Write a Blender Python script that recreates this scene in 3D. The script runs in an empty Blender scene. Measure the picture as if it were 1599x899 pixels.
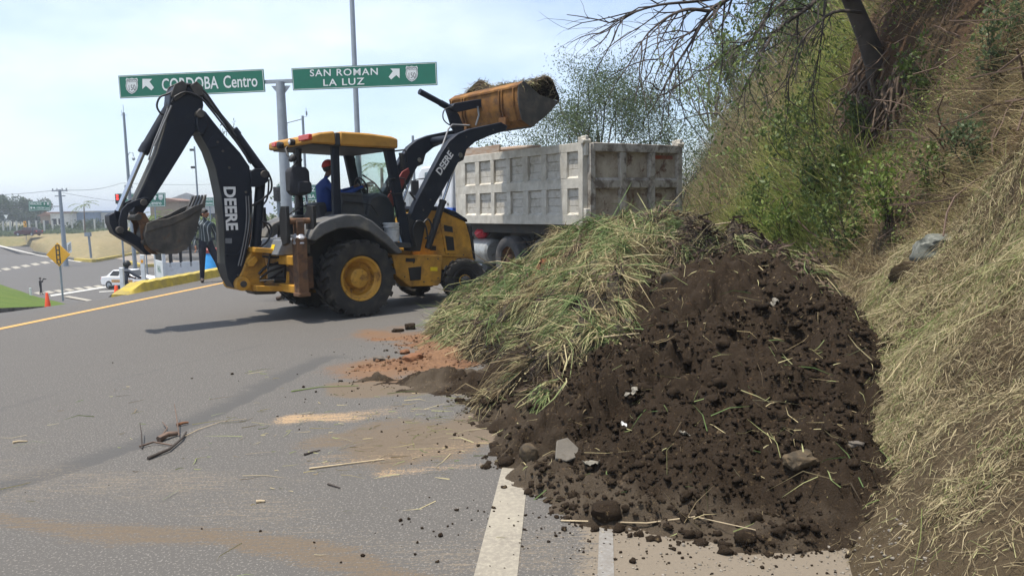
import bpy, bmesh, math, random
import numpy as np
from mathutils import Vector, Matrix, Quaternion
random.seed(7)
RNG = np.random.default_rng(11)
S = bpy.context.scene
COL = S.collection
rad = math.radians
# ------------------------------------------------------------------ camera
FPX, CXP, CYP, CAMH = 1160.0, 799.5, 449.5, 1.65       # measured on a 1599 px wide frame
PITCH, ROLL = math.atan(125 / FPX), 0.02
FW = Vector((0, math.cos(PITCH), -math.sin(PITCH)))
_u0 = Vector((0, math.sin(PITCH), math.cos(PITCH))); _r0 = Vector((1, 0, 0))
RI = _r0 * math.cos(ROLL) - _u0 * math.sin(ROLL)
UP = _r0 * math.sin(ROLL) + _u0 * math.cos(ROLL)
cam = bpy.data.cameras.new('camera'); camo = bpy.data.objects.new('camera', cam); COL.objects.link(camo)
mw = Matrix.Identity(4)
for i in range(3):
    mw[i][0] = RI[i]; mw[i][1] = UP[i]; mw[i][2] = -FW[i]
mw[2][3] = CAMH
camo.matrix_world = mw
cam.sensor_width = 36.0; cam.lens = 36.0 * FPX / 1599.0
cam.clip_start = 0.05; cam.clip_end = 6000
S.camera = camo
# ------------------------------------------------------------------ light
SUN_EL, SUN_AZ = rad(76), math.atan2(-0.46, -0.88)      # direction TO the sun, horizontally (from +X)
S.render.engine = 'CYCLES'
S.view_settings.view_transform = 'Standard'; S.view_settings.look = 'None'
S.view_settings.gamma = 1; S.view_settings.use_curve_mapping = False
S.view_settings.exposure = 0.68
W = bpy.data.worlds.new('World'); S.world = W; W.use_nodes = True
wn, wl = W.node_tree.nodes, W.node_tree.links
wn.clear()
wo = wn.new('ShaderNodeOutputWorld'); wb = wn.new('ShaderNodeBackground'); wb.inputs[1].default_value = 0.13
sky = wn.new('ShaderNodeTexSky'); sky.sky_type = 'NISHITA'; sky.sun_disc = False
sky.sun_elevation = SUN_EL; sky.sun_rotation = math.pi / 2 - SUN_AZ
sky.air_density = 1.0; sky.dust_density = 2.0; sky.ozone_density = 1.6; sky.altitude = 800
wt = wn.new('ShaderNodeTexCoord'); wm = wn.new('ShaderNodeMapping'); wm.inputs['Scale'].default_value = (1.0, 1.0, 2.6)
wm.inputs['Location'].default_value = (0.35, 0.1, 0.2)
ns = wn.new('ShaderNodeTexNoise'); ns.inputs['Scale'].default_value = 2.2; ns.inputs['Detail'].default_value = 7; ns.inputs['Roughness'].default_value = 0.55
rp = wn.new('ShaderNodeValToRGB'); rp.color_ramp.elements[0].position = 0.40; rp.color_ramp.elements[1].position = 0.72
rp.color_ramp.elements[0].color = (0.14, 0.14, 0.14, 1); rp.color_ramp.elements[1].color = (0.84, 0.84, 0.84, 1)
mx = wn.new('ShaderNodeMixRGB'); mx.inputs[2].default_value = (5.9, 6.45, 7.3, 1)
wl.new(wt.outputs['Generated'], wm.inputs['Vector']); wl.new(wm.outputs[0], ns.inputs['Vector'])
wl.new(ns.outputs['Fac'], rp.inputs[0]); wl.new(rp.outputs[0], mx.inputs[0]); wl.new(sky.outputs[0], mx.inputs[1])
wl.new(mx.outputs[0], wb.inputs[0]); wl.new(wb.outputs[0], wo.inputs[0])
sl = bpy.data.lights.new('sun', 'SUN'); sl.energy = 3.7; sl.angle = rad(0.7); sl.color = (1.0, 0.94, 0.85)
so = bpy.data.objects.new('sun', sl); COL.objects.link(so)
tosun = Vector((math.cos(SUN_AZ) * math.cos(SUN_EL), math.sin(SUN_AZ) * math.cos(SUN_EL), math.sin(SUN_EL)))
so.rotation_euler = tosun.to_track_quat('Z', 'Y').to_euler(); so.location = (0, 0, 40)

# ------------------------------------------------------------------ surveying: photo measurements to metres
def ray(px, py):
    return FW + RI * ((px - CXP) / FPX) - UP * ((py - CYP) / FPX)
def ground(px, py, z=0.0):
    d = ray(px, py); t = (z - CAMH) / d.z
    return Vector((d.x * t, d.y * t, z))
def at(px, py, Y):
    d = ray(px, py); t = Y / d.y
    return Vector((d.x * t, Y, CAMH + d.z * t))
class Pose:
    def __init__(s, x, y, deg):
        s.x, s.y, s.a = x, y, rad(deg); s.c, s.s = math.cos(s.a), math.sin(s.a)
    def side(s, px, py, yl):
        d = ray(px, py); t = (yl - s.s * s.x + s.c * s.y) / (-s.s * d.x + s.c * d.y)
        X, Y = d.x * t - s.x, d.y * t - s.y
        return (X * s.c + Y * s.s, CAMH + d.z * t)
    def poly(s, pts, yl): return [s.side(a, b, yl) for a, b in pts]
    def p3(s, px, py, yl):
        a, b = s.side(px, py, yl); return Vector((a, yl, b))
# ------------------------------------------------------------------ objects
def setp(o, label=None, cat=None, group=None, kind=None):
    if label: o['label'] = label
    if cat: o['category'] = cat
    if group: o['group'] = group
    if kind: o['kind'] = kind
    return o
def thing(name, label, cat, loc=(0, 0, 0), rz=0.0, group=None):
    o = bpy.data.objects.new(name, None); COL.objects.link(o)
    o.empty_display_size = 0.2
    o.location = loc; o.rotation_euler = (0, 0, rz)
    return setp(o, label, cat, group)
def copy_tree(o, parent=None):
    c = o.copy(); COL.objects.link(c)
    if parent is not None:
        mpi = o.matrix_parent_inverse.copy(); c.parent = parent; c.matrix_parent_inverse = mpi
    for ch in list(o.children): copy_tree(ch, c)
    return c
def link_mesh(name, me, mats, parent=None):
    o = bpy.data.objects.new(name, me); COL.objects.link(o)
    for m in (mats if isinstance(mats, (list, tuple)) else [mats]): me.materials.append(m)
    if parent is not None: o.parent = parent
    return o
class MB:
    def __init__(s): s.v, s.f, s.m = [], [], []
    def add(s, vs, fs, m=0):
        b = len(s.v); s.v += [tuple(v) for v in vs]
        s.f += [tuple(i + b for i in f) for f in fs]; s.m += [m] * len(fs); return s
    def box(s, c, d, rot=None, m=0):
        R_ = Matrix.Identity(3)
        if rot is not None:
            from mathutils import Euler
            R_ = Euler(rot).to_matrix()
        vs = []
        for i in (-.5, .5):
            for j in (-.5, .5):
                for k in (-.5, .5):
                    vs.append(Vector(c) + R_ @ Vector((d[0] * i, d[1] * j, d[2] * k)))
        return s.add(vs, [(0, 1, 3, 2), (4, 6, 7, 5), (0, 4, 5, 1), (2, 3, 7, 6), (0, 2, 6, 4), (1, 5, 7, 3)], m)
    def span(s, x0, x1, y0, y1, z0, z1, m=0):
        return s.box(((x0 + x1) / 2, (y0 + y1) / 2, (z0 + z1) / 2), (abs(x1 - x0), abs(y1 - y0), abs(z1 - z0)), None, m)
    def prism(s, poly, a, b, ax='y', m=0):
        n = len(poly)
        def P(p, t):
            return (p[0], t, p[1]) if ax == 'y' else (t, p[0], p[1]) if ax == 'x' else (p[0], p[1], t)
        vs = [P(p, a) for p in poly] + [P(p, b) for p in poly]
        fs = [tuple(range(n)), tuple(range(2 * n - 1, n - 1, -1))]
        fs += [(i, i + n, (i + 1) % n + n, (i + 1) % n) for i in range(n)]
        return s.add(vs, fs, m)
    def tube(s, pts, r, n=8, m=0, caps=True):
        pts = [Vector(p) for p in pts]; k = len(pts)
        rs = r if isinstance(r, (list, tuple)) else [r] * k
        vs = []; prev = None
        for i, p in enumerate(pts):
            t = (pts[min(i + 1, k - 1)] - pts[max(i - 1, 0)])
            if t.length < 1e-9: t = Vector((0, 0, 1))
            t.normalize()
            if prev is None:
                u = t.orthogonal().normalized()
            else:
                u = prev - t * prev.dot(t)
                u = u.normalized() if u.length > 1e-6 else t.orthogonal().normalized()
            prev = u; w = t.cross(u)
            for j in range(n):
                a = 2 * math.pi * j / n
                vs.append(p + (u * math.cos(a) + w * math.sin(a)) * rs[i])
        fs = [(i * n + j, i * n + (j + 1) % n, (i + 1) * n + (j + 1) % n, (i + 1) * n + j) for i in range(k - 1) for j in range(n)]
        if caps: fs += [tuple(range(n - 1, -1, -1)), tuple(range((k - 1) * n, k * n))]
        return s.add(vs, fs, m)
    def lathe(s, prof, o, axis=(0, 1, 0), n=36, m=0, closed=False, caps=True):
        ax = Vector(axis).normalized(); u = ax.orthogonal().normalized(); w = ax.cross(u); o = Vector(o); k = len(prof)
        vs = [o + ax * h + (u * math.cos(2 * math.pi * j / n) + w * math.sin(2 * math.pi * j / n)) * r for r, h in prof for j in range(n)]
        kk = k if closed else k - 1
        fs = [(i * n + j, i * n + (j + 1) % n, ((i + 1) % k) * n + (j + 1) % n, ((i + 1) % k) * n + j) for i in range(kk) for j in range(n)]
        if not closed and caps: fs += [tuple(range(n - 1, -1, -1)), tuple(range((k - 1) * n, k * n))]
        return s.add(vs, fs, m)
    def quad(s, a, b, c, d, m=0): return s.add([a, b, c, d], [(0, 1, 2, 3)], m)
    def build(s, name, mats, parent=None, smooth=35, bev=0, seg=2, fix=True):
        me = bpy.data.meshes.new(name); me.from_pydata(s.v, [], s.f)
        me.polygons.foreach_set('material_index', s.m)
        if fix:
            bm = bmesh.new(); bm.from_mesh(me); bmesh.ops.recalc_face_normals(bm, faces=bm.faces); bm.to_mesh(me); bm.free()
        if smooth:
            me.shade_smooth(); me.set_sharp_from_angle(angle=rad(smooth))
        o = link_mesh(name, me, mats, parent)
        if bev:
            b = o.modifiers.new('bevel', 'BEVEL'); b.width = bev; b.segments = seg; b.limit_method = 'ANGLE'; b.angle_limit = rad(40)
        return o
def np_mesh(name, V, Q, mats, parent=None, smooth=False, attrs=None, T=None):
    """V (n,3) floats, Q (m,4) quads, T (k,3) triangles"""
    me = bpy.data.meshes.new(name)
    V = np.ascontiguousarray(V, dtype=np.float32); parts = []; tot = []
    if Q is not None and len(Q): parts.append(np.asarray(Q, dtype=np.int32).ravel()); tot.append(np.full(len(Q), 4, np.int32))
    if T is not None and len(T): parts.append(np.asarray(T, dtype=np.int32).ravel()); tot.append(np.full(len(T), 3, np.int32))
    L = np.concatenate(parts); tt = np.concatenate(tot); st = np.concatenate([[0], np.cumsum(tt)[:-1]]).astype(np.int32)
    me.vertices.add(len(V)); me.vertices.foreach_set('co', V.ravel())
    me.loops.add(len(L)); me.loops.foreach_set('vertex_index', L)
    me.polygons.add(len(tt)); me.polygons.foreach_set('loop_start', st); me.polygons.foreach_set('loop_total', tt)
    me.update(calc_edges=True); me.validate()
    if smooth: me.shade_smooth()
    for k, a in (attrs or {}).items():
        me.attributes.new(k, 'FLOAT', 'POINT').data.foreach_set('value', np.ascontiguousarray(a, dtype=np.float32))
    return link_mesh(name, me, mats, parent)
def grid_faces(nr, nc):
    i = np.arange(nr * nc).reshape(nr, nc)
    return np.stack([i[:-1, :-1], i[:-1, 1:], i[1:, 1:], i[1:, :-1]], -1).reshape(-1, 4)
# ------------------------------------------------------------------ numeric noise
def _h(ix, iy, s):
    n = (ix * 374761393 + iy * 668265263 + s * 974634777).astype(np.int64) & 0xffffffff
    n = ((n ^ (n >> 13)) * 1274126177) & 0xffffffff
    return ((n ^ (n >> 16)) & 0xffff) / 65535.0
def vnoise(x, y, s=0):
    x = np.asarray(x, float); y = np.asarray(y, float)
    ix, iy = np.floor(x).astype(np.int64), np.floor(y).astype(np.int64); fx, fy = x - ix, y - iy
    fx = fx * fx * (3 - 2 * fx); fy = fy * fy * (3 - 2 * fy)
    a, b, c, d = _h(ix, iy, s), _h(ix + 1, iy, s), _h(ix, iy + 1, s), _h(ix + 1, iy + 1, s)
    return a + (b - a) * fx + (c - a) * fy + (a - b - c + d) * fx * fy
def fbm(x, y, o=4, s=0, g=0.5):
    t = 0; a = 1; n = 0
    for i in range(o):
        t = t + a * vnoise(x * 2 ** i + 17.3 * i, y * 2 ** i - 9.1 * i, s + i); n += a; a *= g
    return t / n
def worley(x, y, s=0):
    x = np.asarray(x, float); y = np.asarray(y, float)
    ix, iy = np.floor(x).astype(np.int64), np.floor(y).astype(np.int64); best = np.full(x.shape, 9.0)
    for i in (-1, 0, 1):
        for j in (-1, 0, 1):
            px = ix + i + _h(ix + i, iy + j, s); py = iy + j + _h(ix + i, iy + j, s + 5)
            best = np.minimum(best, (px - x) ** 2 + (py - y) ** 2)
    return np.sqrt(best)
def sstep(a, b, x):
    t = np.clip((x - a) / (b - a), 0, 1); return t * t * (3 - 2 * t)
# ------------------------------------------------------------------ leaves, blades, twigs in bulk
def blades(pos, dirs, length, width, droop, rnd):
    """bent strips: two quads each. pos, dirs (n,3); droop (n,3) displaces the tip"""
    n = len(pos); d = dirs / np.linalg.norm(dirs, axis=1, keepdims=True)
    a = RNG.normal(size=(n, 3)); sd = np.cross(d, a); sd /= np.linalg.norm(sd, axis=1, keepdims=True) + 1e-9
    L = np.asarray(length).reshape(-1, 1) * np.ones((n, 1)); Wd = np.asarray(width).reshape(-1, 1) * np.ones((n, 1)) * .5
    m = pos + d * L * .55 + droop * .25 + RNG.normal(0, .075, (n, 3)) * L; t = pos + d * L + droop
    V = np.stack([pos - sd * Wd, pos + sd * Wd, m - sd * Wd * .85, m + sd * Wd * .85, t - sd * Wd * .15, t + sd * Wd * .15], 1).reshape(-1, 3)
    b = (np.arange(n) * 6).reshape(-1, 1)
    Q = np.concatenate([b + [0, 1, 3, 2], b + [2, 3, 5, 4]])
    return V, Q, np.repeat(rnd, 6)
def leaves(pos, dirs, length, width, rnd):
    n = len(pos); d = dirs / (np.linalg.norm(dirs, axis=1, keepdims=True) + 1e-9)
    a = RNG.normal(size=(n, 3)); sd = np.cross(d, a); sd /= np.linalg.norm(sd, axis=1, keepdims=True) + 1e-9
    nn = np.cross(d, sd)
    L = np.asarray(length).reshape(-1, 1) * np.ones((n, 1)); Wd = np.asarray(width).reshape(-1, 1) * np.ones((n, 1)) * .5
    V = np.stack([pos, pos + d * L * .45 + sd * Wd - nn * Wd * .35, pos + d * L - nn * L * .12, pos + d * L * .45 - sd * Wd - nn * Wd * .35], 1).reshape(-1, 3)
    b = (np.arange(n) * 4).reshape(-1, 1)
    return V, b + [0, 1, 2, 3], np.repeat(rnd, 4)
def cat_meshes(parts):
    V, Q, A, o = [], [], [], 0
    for v, q, a in parts:
        V.append(v); Q.append(q + o); A.append(a); o += len(v)
    return np.concatenate(V), np.concatenate(Q), np.concatenate(A)
# ------------------------------------------------------------------ lettering
def text_obj(name, txt, origin, right, up, size, mat, parent=None, bold=0.0, align='CENTER', thick=0.003, sx=1.0, spacing=1.0):
    cu = bpy.data.curves.new('tmp', 'FONT'); cu.body = txt; cu.size = 1.0; cu.align_x = align; cu.align_y = 'CENTER'
    cu.offset = bold; cu.resolution_u = 3; cu.space_character = spacing
    to = bpy.data.objects.new('tmp', cu); COL.objects.link(to)
    dg = bpy.context.evaluated_depsgraph_get(); me = bpy.data.meshes.new_from_object(to.evaluated_get(dg))
    bpy.data.objects.remove(to); bpy.data.curves.remove(cu)
    r = Vector(right).normalized(); u = Vector(up); u = (u - r * u.dot(r)).normalized(); nrm = r.cross(u); o = Vector(origin)
    k = size / 0.70
    for v in me.vertices:
        v.co = o + r * (v.co.x * k * sx) + u * (v.co.y * k) + nrm * thick
    me.name = name
    me.materials.clear()
    return link_mesh(name, me, mat, parent)
# ------------------------------------------------------------------ materials
def _nt(name):
    m = bpy.data.materials.new(name); m.use_nodes = True; n = m.node_tree.nodes; l = m.node_tree.links
    return m, n, l, n['Principled BSDF']
def _noise(n, l, vec, scale, detail=4, rough=.55, dist=0.0):
    t = n.new('ShaderNodeTexNoise'); t.inputs['Scale'].default_value = scale; t.inputs['Detail'].default_value = detail
    t.inputs['Roughness'].default_value = rough; t.inputs['Distortion'].default_value = dist
    if vec is not None: l.new(vec, t.inputs['Vector'])
    return t.outputs['Fac']
def _ramp(n, l, fac, a, b, ca=(0, 0, 0, 1), cb=(1, 1, 1, 1)):
    r = n.new('ShaderNodeValToRGB'); r.color_ramp.elements[0].position = a; r.color_ramp.elements[1].position = b
    r.color_ramp.elements[0].color = ca; r.color_ramp.elements[1].color = cb; l.new(fac, r.inputs[0]); return r.outputs[0]
def _mix(n, l, fac, a, b, mode='MIX'):
    m = n.new('ShaderNodeMixRGB'); m.blend_type = mode
    for i, v in ((0, fac), (1, a), (2, b)):
        if isinstance(v, (int, float)): m.inputs[i].default_value = v if i == 0 else (v, v, v, 1)
        elif isinstance(v, tuple): m.inputs[i].default_value = v if len(v) == 4 else v + (1,)
        else: l.new(v, m.inputs[i])
    return m.outputs[0]
def _math(n, l, op, a, b=None, clamp=False):
    m = n.new('ShaderNodeMath'); m.operation = op; m.use_clamp = clamp
    for i, v in ((0, a), (1, b)):
        if v is None: continue
        if isinstance(v, (int, float)): m.inputs[i].default_value = v
        else: l.new(v, m.inputs[i])
    return m.outputs[0]
def _attr(n, name):
    a = n.new('ShaderNodeAttribute'); a.attribute_name = name; return a.outputs['Fac']
def _coord(n, l, kind='Object', scale=None):
    t = n.new('ShaderNodeTexCoord'); v = t.outputs[kind]
    if scale:
        mp = n.new('ShaderNodeMapping'); mp.inputs['Scale'].default_value = scale; l.new(v, mp.inputs['Vector']); v = mp.outputs[0]
    return v
def _bump(n, l, p, h, strength, dist=.02):
    b = n.new('ShaderNodeBump'); b.inputs['Strength'].default_value = strength; b.inputs['Distance'].default_value = dist
    l.new(h, b.inputs['Height']); l.new(b.outputs[0], p.inputs['Normal'])
def mat(name, col, rough=.6, metal=0.0, var=.18, scale=5.0, dirt=None, dthr=(.5, .7), dscale=3.0, dirt2=None, d2thr=(.58, .66), d2scale=9.0, bump=0.0, bscale=60.0, stretch=None, spec=.5):
    m, n, l, p = _nt(name); v = _coord(n, l, 'Object', stretch)
    f = _noise(n, l, v, scale, 5)
    dk = tuple(c * (1 - var) for c in col); lt = tuple(min(1, c * (1 + var)) for c in col)
    c = _ramp(n, l, f, .3, .7, dk + (1,), lt + (1,))
    r = rough
    if dirt:
        d = _ramp(n, l, _noise(n, l, v, dscale, 8, .65, .4), dthr[0], dthr[1])
        c = _mix(n, l, d, c, dirt)
        rr = _math(n, l, 'MULTIPLY_ADD', d, .3); rr.node.inputs[2].default_value = rough; rr.node.use_clamp = True; l.new(rr, p.inputs['Roughness'])
    else:
        p.inputs['Roughness'].default_value = rough
    if dirt2:
        d = _ramp(n, l, _noise(n, l, v, d2scale, 8, .7, .6), d2thr[0], d2thr[1]); c = _mix(n, l, d, c, dirt2)
    l.new(c, p.inputs['Base Color']); p.inputs['Metallic'].default_value = metal
    p.inputs['Specular IOR Level'].default_value = spec
    if bump: _bump(n, l, p, _noise(n, l, v, bscale, 5), bump)
    return m
def leafmat(name, stops, rough=.6, trans=.25):
    """colour picked per leaf from the attribute rnd"""
    m, n, l, p = _nt(name)
    r = n.new('ShaderNodeValToRGB'); r.color_ramp.interpolation = 'LINEAR'
    e = r.color_ramp.elements; e[0].position = stops[0][0]; e[0].color = stops[0][1] + (1,); e[1].position = stops[-1][0]; e[1].color = stops[-1][1] + (1,)
    for pos, c in stops[1:-1]:
        k = e.new(pos); k.color = c + (1,)
    l.new(_attr(n, 'rnd'), r.inputs[0]); l.new(r.outputs[0], p.inputs['Base Color'])
    p.inputs['Roughness'].default_value = rough; p.inputs['Specular IOR Level'].default_value = .25
    tr = n.new('ShaderNodeBsdfTranslucent'); l.new(r.outputs[0], tr.inputs['Color'])
    ms = n.new('ShaderNodeMixShader'); ms.inputs[0].default_value = trans
    out = n['Material Output']; l.new(p.outputs[0], ms.inputs[1]); l.new(tr.outputs[0], ms.inputs[2]); l.new(ms.outputs[0], out.inputs[0])
    return m
def glassmat(name, tint, alpha=.25, rough=.05):
    m, n, l, p = _nt(name); out = n['Material Output']
    tr = n.new('ShaderNodeBsdfTransparent'); tr.inputs[0].default_value = tint + (1,)
    gl = n.new('ShaderNodeBsdfGlossy'); gl.inputs['Roughness'].default_value = rough; gl.inputs[0].default_value = (.9, .95, .95, 1)
    ms = n.new('ShaderNodeMixShader'); lw = n.new('ShaderNodeLayerWeight'); lw.inputs[0].default_value = alpha
    l.new(lw.outputs['Fresnel'], ms.inputs[0]); l.new(tr.outputs[0], ms.inputs[1]); l.new(gl.outputs[0], ms.inputs[2]); l.new(ms.outputs[0], out.inputs[0])
    return m
def emitmat(name, col, s):
    m, n, l, p = _nt(name); p.inputs['Base Color'].default_value = col + (1,); p.inputs['Emission Color'].default_value = col + (1,); p.inputs['Emission Strength'].default_value = s
    return m
GRIME = (.07, .05, .035)
M = {}
M['yellow'] = mat('yellow_paint', (.50, .255, .034), .55, spec=.35, dirt=(.20, .11, .035), dthr=(.46, .70), dscale=2.6, dirt2=(.06, .035, .02), d2thr=(.60, .70), d2scale=7, bump=.05, bscale=25)
M['yellow_top'] = mat('roof_paint', (.42, .215, .04), .6, spec=.3, dirt=(.24, .13, .045), dthr=(.52, .8), dscale=3)
M['bucket_yellow'] = mat('worn_bucket_paint', (.27, .13, .034), .78, spec=.25, dirt=(.145, .072, .032), dthr=(.38, .60), dscale=3.2, dirt2=(.09, .06, .04), d2thr=(.56, .66), d2scale=6, bump=.15, bscale=22)
M['rim'] = mat('rim_paint', (.48, .25, .03), .55, dirt=(.12, .055, .02), dthr=(.50, .68), dscale=5)
M['rust'] = mat('rusty_steel', (.15, .075, .035), .8, dirt=(.08, .05, .035), dthr=(.45, .6), dscale=6, bump=.15)
M['dark'] = mat('charcoal_paint', (.011, .015, .024), .5, spec=.3, dirt=(.045, .043, .04), dthr=(.55, .92), dscale=2.5, bump=.03, bscale=20)
M['dark_worn'] = mat('worn_dark_steel', (.045, .042, .038), .55, dirt=(.13, .11, .085), dthr=(.45, .72), dscale=4, dirt2=(.10, .05, .025), d2thr=(.6, .72), d2scale=8, bump=.12, bscale=30)
M['black'] = mat('black_parts', (.014, .014, .015), .6, dirt=(.05, .045, .035), dthr=(.55, .8))
M['hose'] = mat('black_hose', (.016, .016, .018), .45)
M['hose_grey'] = mat('grey_hose', (.16, .16, .16), .5)
M['chrome'] = mat('chrome_rod', (.55, .57, .6), .22, metal=.9, var=.05)
M['rubber'] = mat('tyre_rubber', (.020, .019, .018), .85, dirt=(.075, .065, .05), dthr=(.45, .75), dscale=5, bump=.08, bscale=40)
M['rubber_grey'] = mat('dusty_rubber', (.05, .05, .052), .85, dirt=(.12, .11, .10), dthr=(.42, .7), dscale=4)
M['fender'] = mat('fender_plastic', (.085, .086, .086), .65, dirt=(.25, .22, .17), dthr=(.52, .75), dscale=2.2)
M['dash'] = mat('console_plastic', (.03, .033, .036), .6, dirt=(.09, .08, .065), dthr=(.5, .8))
M['grey_panel'] = mat('grey_panel', (.16, .17, .18), .5, dirt=(.09, .08, .06), dthr=(.5, .8))
M['sticker'] = mat('yellow_sticker', (.75, .55, .02), .5, var=.05)
M['white_letter'] = mat('white_lettering', (.72, .72, .70), .55, var=.06, dirt=(.35, .33, .3), dthr=(.58, .8), dscale=8)
M['red_lamp'] = mat('red_lamp', (.55, .05, .03), .25, var=.1)
M['amber'] = mat('amber_lens', (.65, .22, .03), .3)
M['lens'] = mat('clear_lens', (.65, .67, .68), .15, var=.05)
M['glass'] = glassmat('tinted_glass', (.72, .88, .82), .12)
M['glass_dark'] = glassmat('dark_glass', (.35, .42, .45), .3)
M['mirror'] = mat('mirror_glass', (.75, .78, .72), .08, metal=.95, var=.02)
M['bag'] = mat('bag_cloth', (.028, .030, .036), .9, bump=.25, bscale=16)
M['seat'] = mat('seat_vinyl', (.03, .03, .033), .65)
M['white_plastic'] = mat('white_plastic', (.62, .62, .60), .45, dirt=(.3, .28, .24), dthr=(.5, .75), dscale=8)
M['blue_plastic'] = mat('pale_blue_bottle', (.42, .55, .68), .3)
M['foil'] = mat('silver_wrap', (.6, .6, .62), .35, metal=.3, bump=.6, bscale=40)
M['red_paint'] = mat('faded_red_paint', (.22, .035, .03), .5, dirt=(.12, .05, .04), dthr=(.5, .8))
# truck
M['box'] = mat('truck_box_paint', (.53, .50, .43), .65, dirt=(.36, .325, .26), dthr=(.45, .72), dscale=2.4, dirt2=(.14, .085, .05), d2thr=(.66, .76), d2scale=6, bump=.06, bscale=30)
M['box_in'] = mat('truck_panel_boards', (.53, .50, .44), .65, dirt=(.32, .29, .23), dthr=(.46, .68), dscale=5, dirt2=(.05, .045, .04), d2thr=(.67, .72), d2scale=13, bump=.08)
M['gate'] = mat('dirty_tailgate', (.40, .345, .265), .75, dirt=(.21, .165, .115), dthr=(.42, .66), dscale=2.2, dirt2=(.12, .06, .035), d2thr=(.54, .64), d2scale=3.5, bump=.1, bscale=20)
M['gate_rib'] = mat('dirty_tailgate_ribs', (.36, .33, .28), .7, dirt=(.13, .105, .08), dthr=(.44, .60), dscale=4.5, dirt2=(.36, .34, .30), d2thr=(.62, .7), d2scale=7, bump=.1)
M['gate_red'] = mat('red_reflective_strip', (.33, .07, .04), .5, dirt=(.2, .12, .09), dthr=(.45, .7))
M['wood'] = mat('weathered_boards', (.32, .22, .15), .8, dirt=(.42, .38, .33), dthr=(.45, .7), stretch=(1, 8, 8))
M['truck_white'] = mat('truck_white', (.66, .68, .70), .4, var=.05, dirt=(.45, .43, .4), dthr=(.55, .8))
M['truck_blue'] = mat('truck_blue', (.02, .11, .52), .35, var=.08)
M['truck_frame'] = mat('truck_chassis', (.025, .024, .022), .7, dirt=(.07, .06, .05), dthr=(.5, .7))
M['flap'] = mat('mud_flap', (.075, .072, .065), .8, dirt=(.12, .11, .095), dthr=(.45, .7))
M['tank'] = mat('aluminium_tank', (.38, .39, .38), .4, metal=.35, dirt=(.2, .19, .16), dthr=(.45, .7), dscale=5)
M['red_cloth'] = mat('red_plastic_bag', (.50, .025, .04), .5, var=.2, bump=.3, bscale=12)
# people
M['skin'] = mat('brown_skin', (.24, .115, .065), .55, var=.06)
M['skin_dark'] = mat('deep_brown_skin', (.12, .058, .035), .55, var=.06)
M['hair'] = mat('black_hair', (.012, .010, .009), .6)
M['denim'] = mat('dark_denim', (.014, .017, .030), .85)
M['navy'] = mat('navy_work_shirt', (.012, .045, .21), .85, var=.2)
M['navy_trousers'] = mat('navy_trousers', (.013, .016, .028), .85)
M['redcap'] = mat('red_cap', (.40, .035, .025), .8)
M['shoe'] = mat('brown_shoes', (.05, .032, .022), .6)
M['black_cloth'] = mat('black_clothes', (.012, .012, .014), .85)
M['grey_cloth'] = mat('slate_shirt', (.05, .058, .075), .85)
M['pale_shirt'] = mat('pale_shirt', (.50, .53, .62), .8)
def stripes():
    m, n, l, p = _nt('striped_shirt'); v = _coord(n, l, 'Object')
    sp = n.new('ShaderNodeSeparateXYZ'); l.new(v, sp.inputs[0])
    s = _math(n, l, 'ADD', _math(n, l, 'MULTIPLY', sp.outputs[0], 110.0), _math(n, l, 'MULTIPLY', sp.outputs[1], 55.0))
    w = _math(n, l, 'SINE', s); f = _ramp(n, l, w, .80, .92)
    z = _math(n, l, 'SINE', _math(n, l, 'MULTIPLY', sp.outputs[2], 170.0)); g = _ramp(n, l, z, .3, .7)
    c = _mix(n, l, g, (.035, .050, .058), (.060, .078, .086)); c = _mix(n, l, f, c, (.34, .37, .38))
    l.new(c, p.inputs['Base Color']); p.inputs['Roughness'].default_value = .85
    return m
M['striped'] = stripes()
# roadside
M['galv'] = mat('galvanised_steel', (.30, .33, .36), .5, metal=.25, var=.1)
M['grey_pole'] = mat('grey_pole', (.20, .235, .27), .5, var=.1)
M['sign_green'] = mat('sign_green', (.000, .135, .078), .4, var=.06)
M['sign_green_far'] = mat('sign_green_faded', (.01, .14, .095), .45, var=.06)
M['sign_white'] = mat('sign_white', (.70, .73, .72), .45, var=.04)
M['sign_black'] = mat('sign_black', (.015, .015, .015), .5)
M['sign_yellow'] = mat('sign_yellow', (.72, .36, .015), .45, var=.05)
M['kerb_yellow'] = mat('kerb_yellow_paint', (.44, .33, .04), .75, dirt=(.30, .24, .08), dthr=(.48, .66), dscale=3, dirt2=(.12, .11, .08), d2thr=(.64, .74), d2scale=4, bump=.2, bscale=14)
M['kerb_grey'] = mat('kerb_concrete', (.12, .115, .10), .85, dirt=(.05, .05, .045), dthr=(.45, .65), bump=.2, bscale=20)
M['cone'] = mat('orange_cone', (.80, .085, .02), .45, var=.08)
M['bollard'] = mat('white_post', (.62, .65, .66), .5, dirt=(.4, .4, .38), dthr=(.5, .8))
M['orange_refl'] = mat('orange_reflector', (.75, .33, .03), .4)
M['conc_post'] = mat('concrete_post', (.42, .42, .39), .85)
M['car_white'] = mat('white_car_paint', (.70, .71, .72), .25, var=.03)
M['car_red'] = mat('dark_red_car_paint', (.05, .006, .012), .22, var=.05)
M['car_decal'] = mat('rust_decal', (.42, .24, .09), .5)
M['lit_red'] = emitmat('lit_red_lamp', (.9, .03, .02), 1.6)
M['cloth_blue'] = mat('bright_blue_paint', (.03, .27, .62), .45)
M['wall_white'] = mat('white_wall', (.58, .58, .55), .8, dirt=(.4, .39, .36), dthr=(.5, .75), dscale=1)
M['wall_blue'] = mat('blue_grey_wall', (.17, .23, .33), .8, var=.1, scale=1)
M['wall_brown'] = mat('tan_wall', (.26, .20, .14), .8)
M['roof_red'] = mat('tile_roof', (.20, .12, .085), .85, scale=3)
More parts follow.
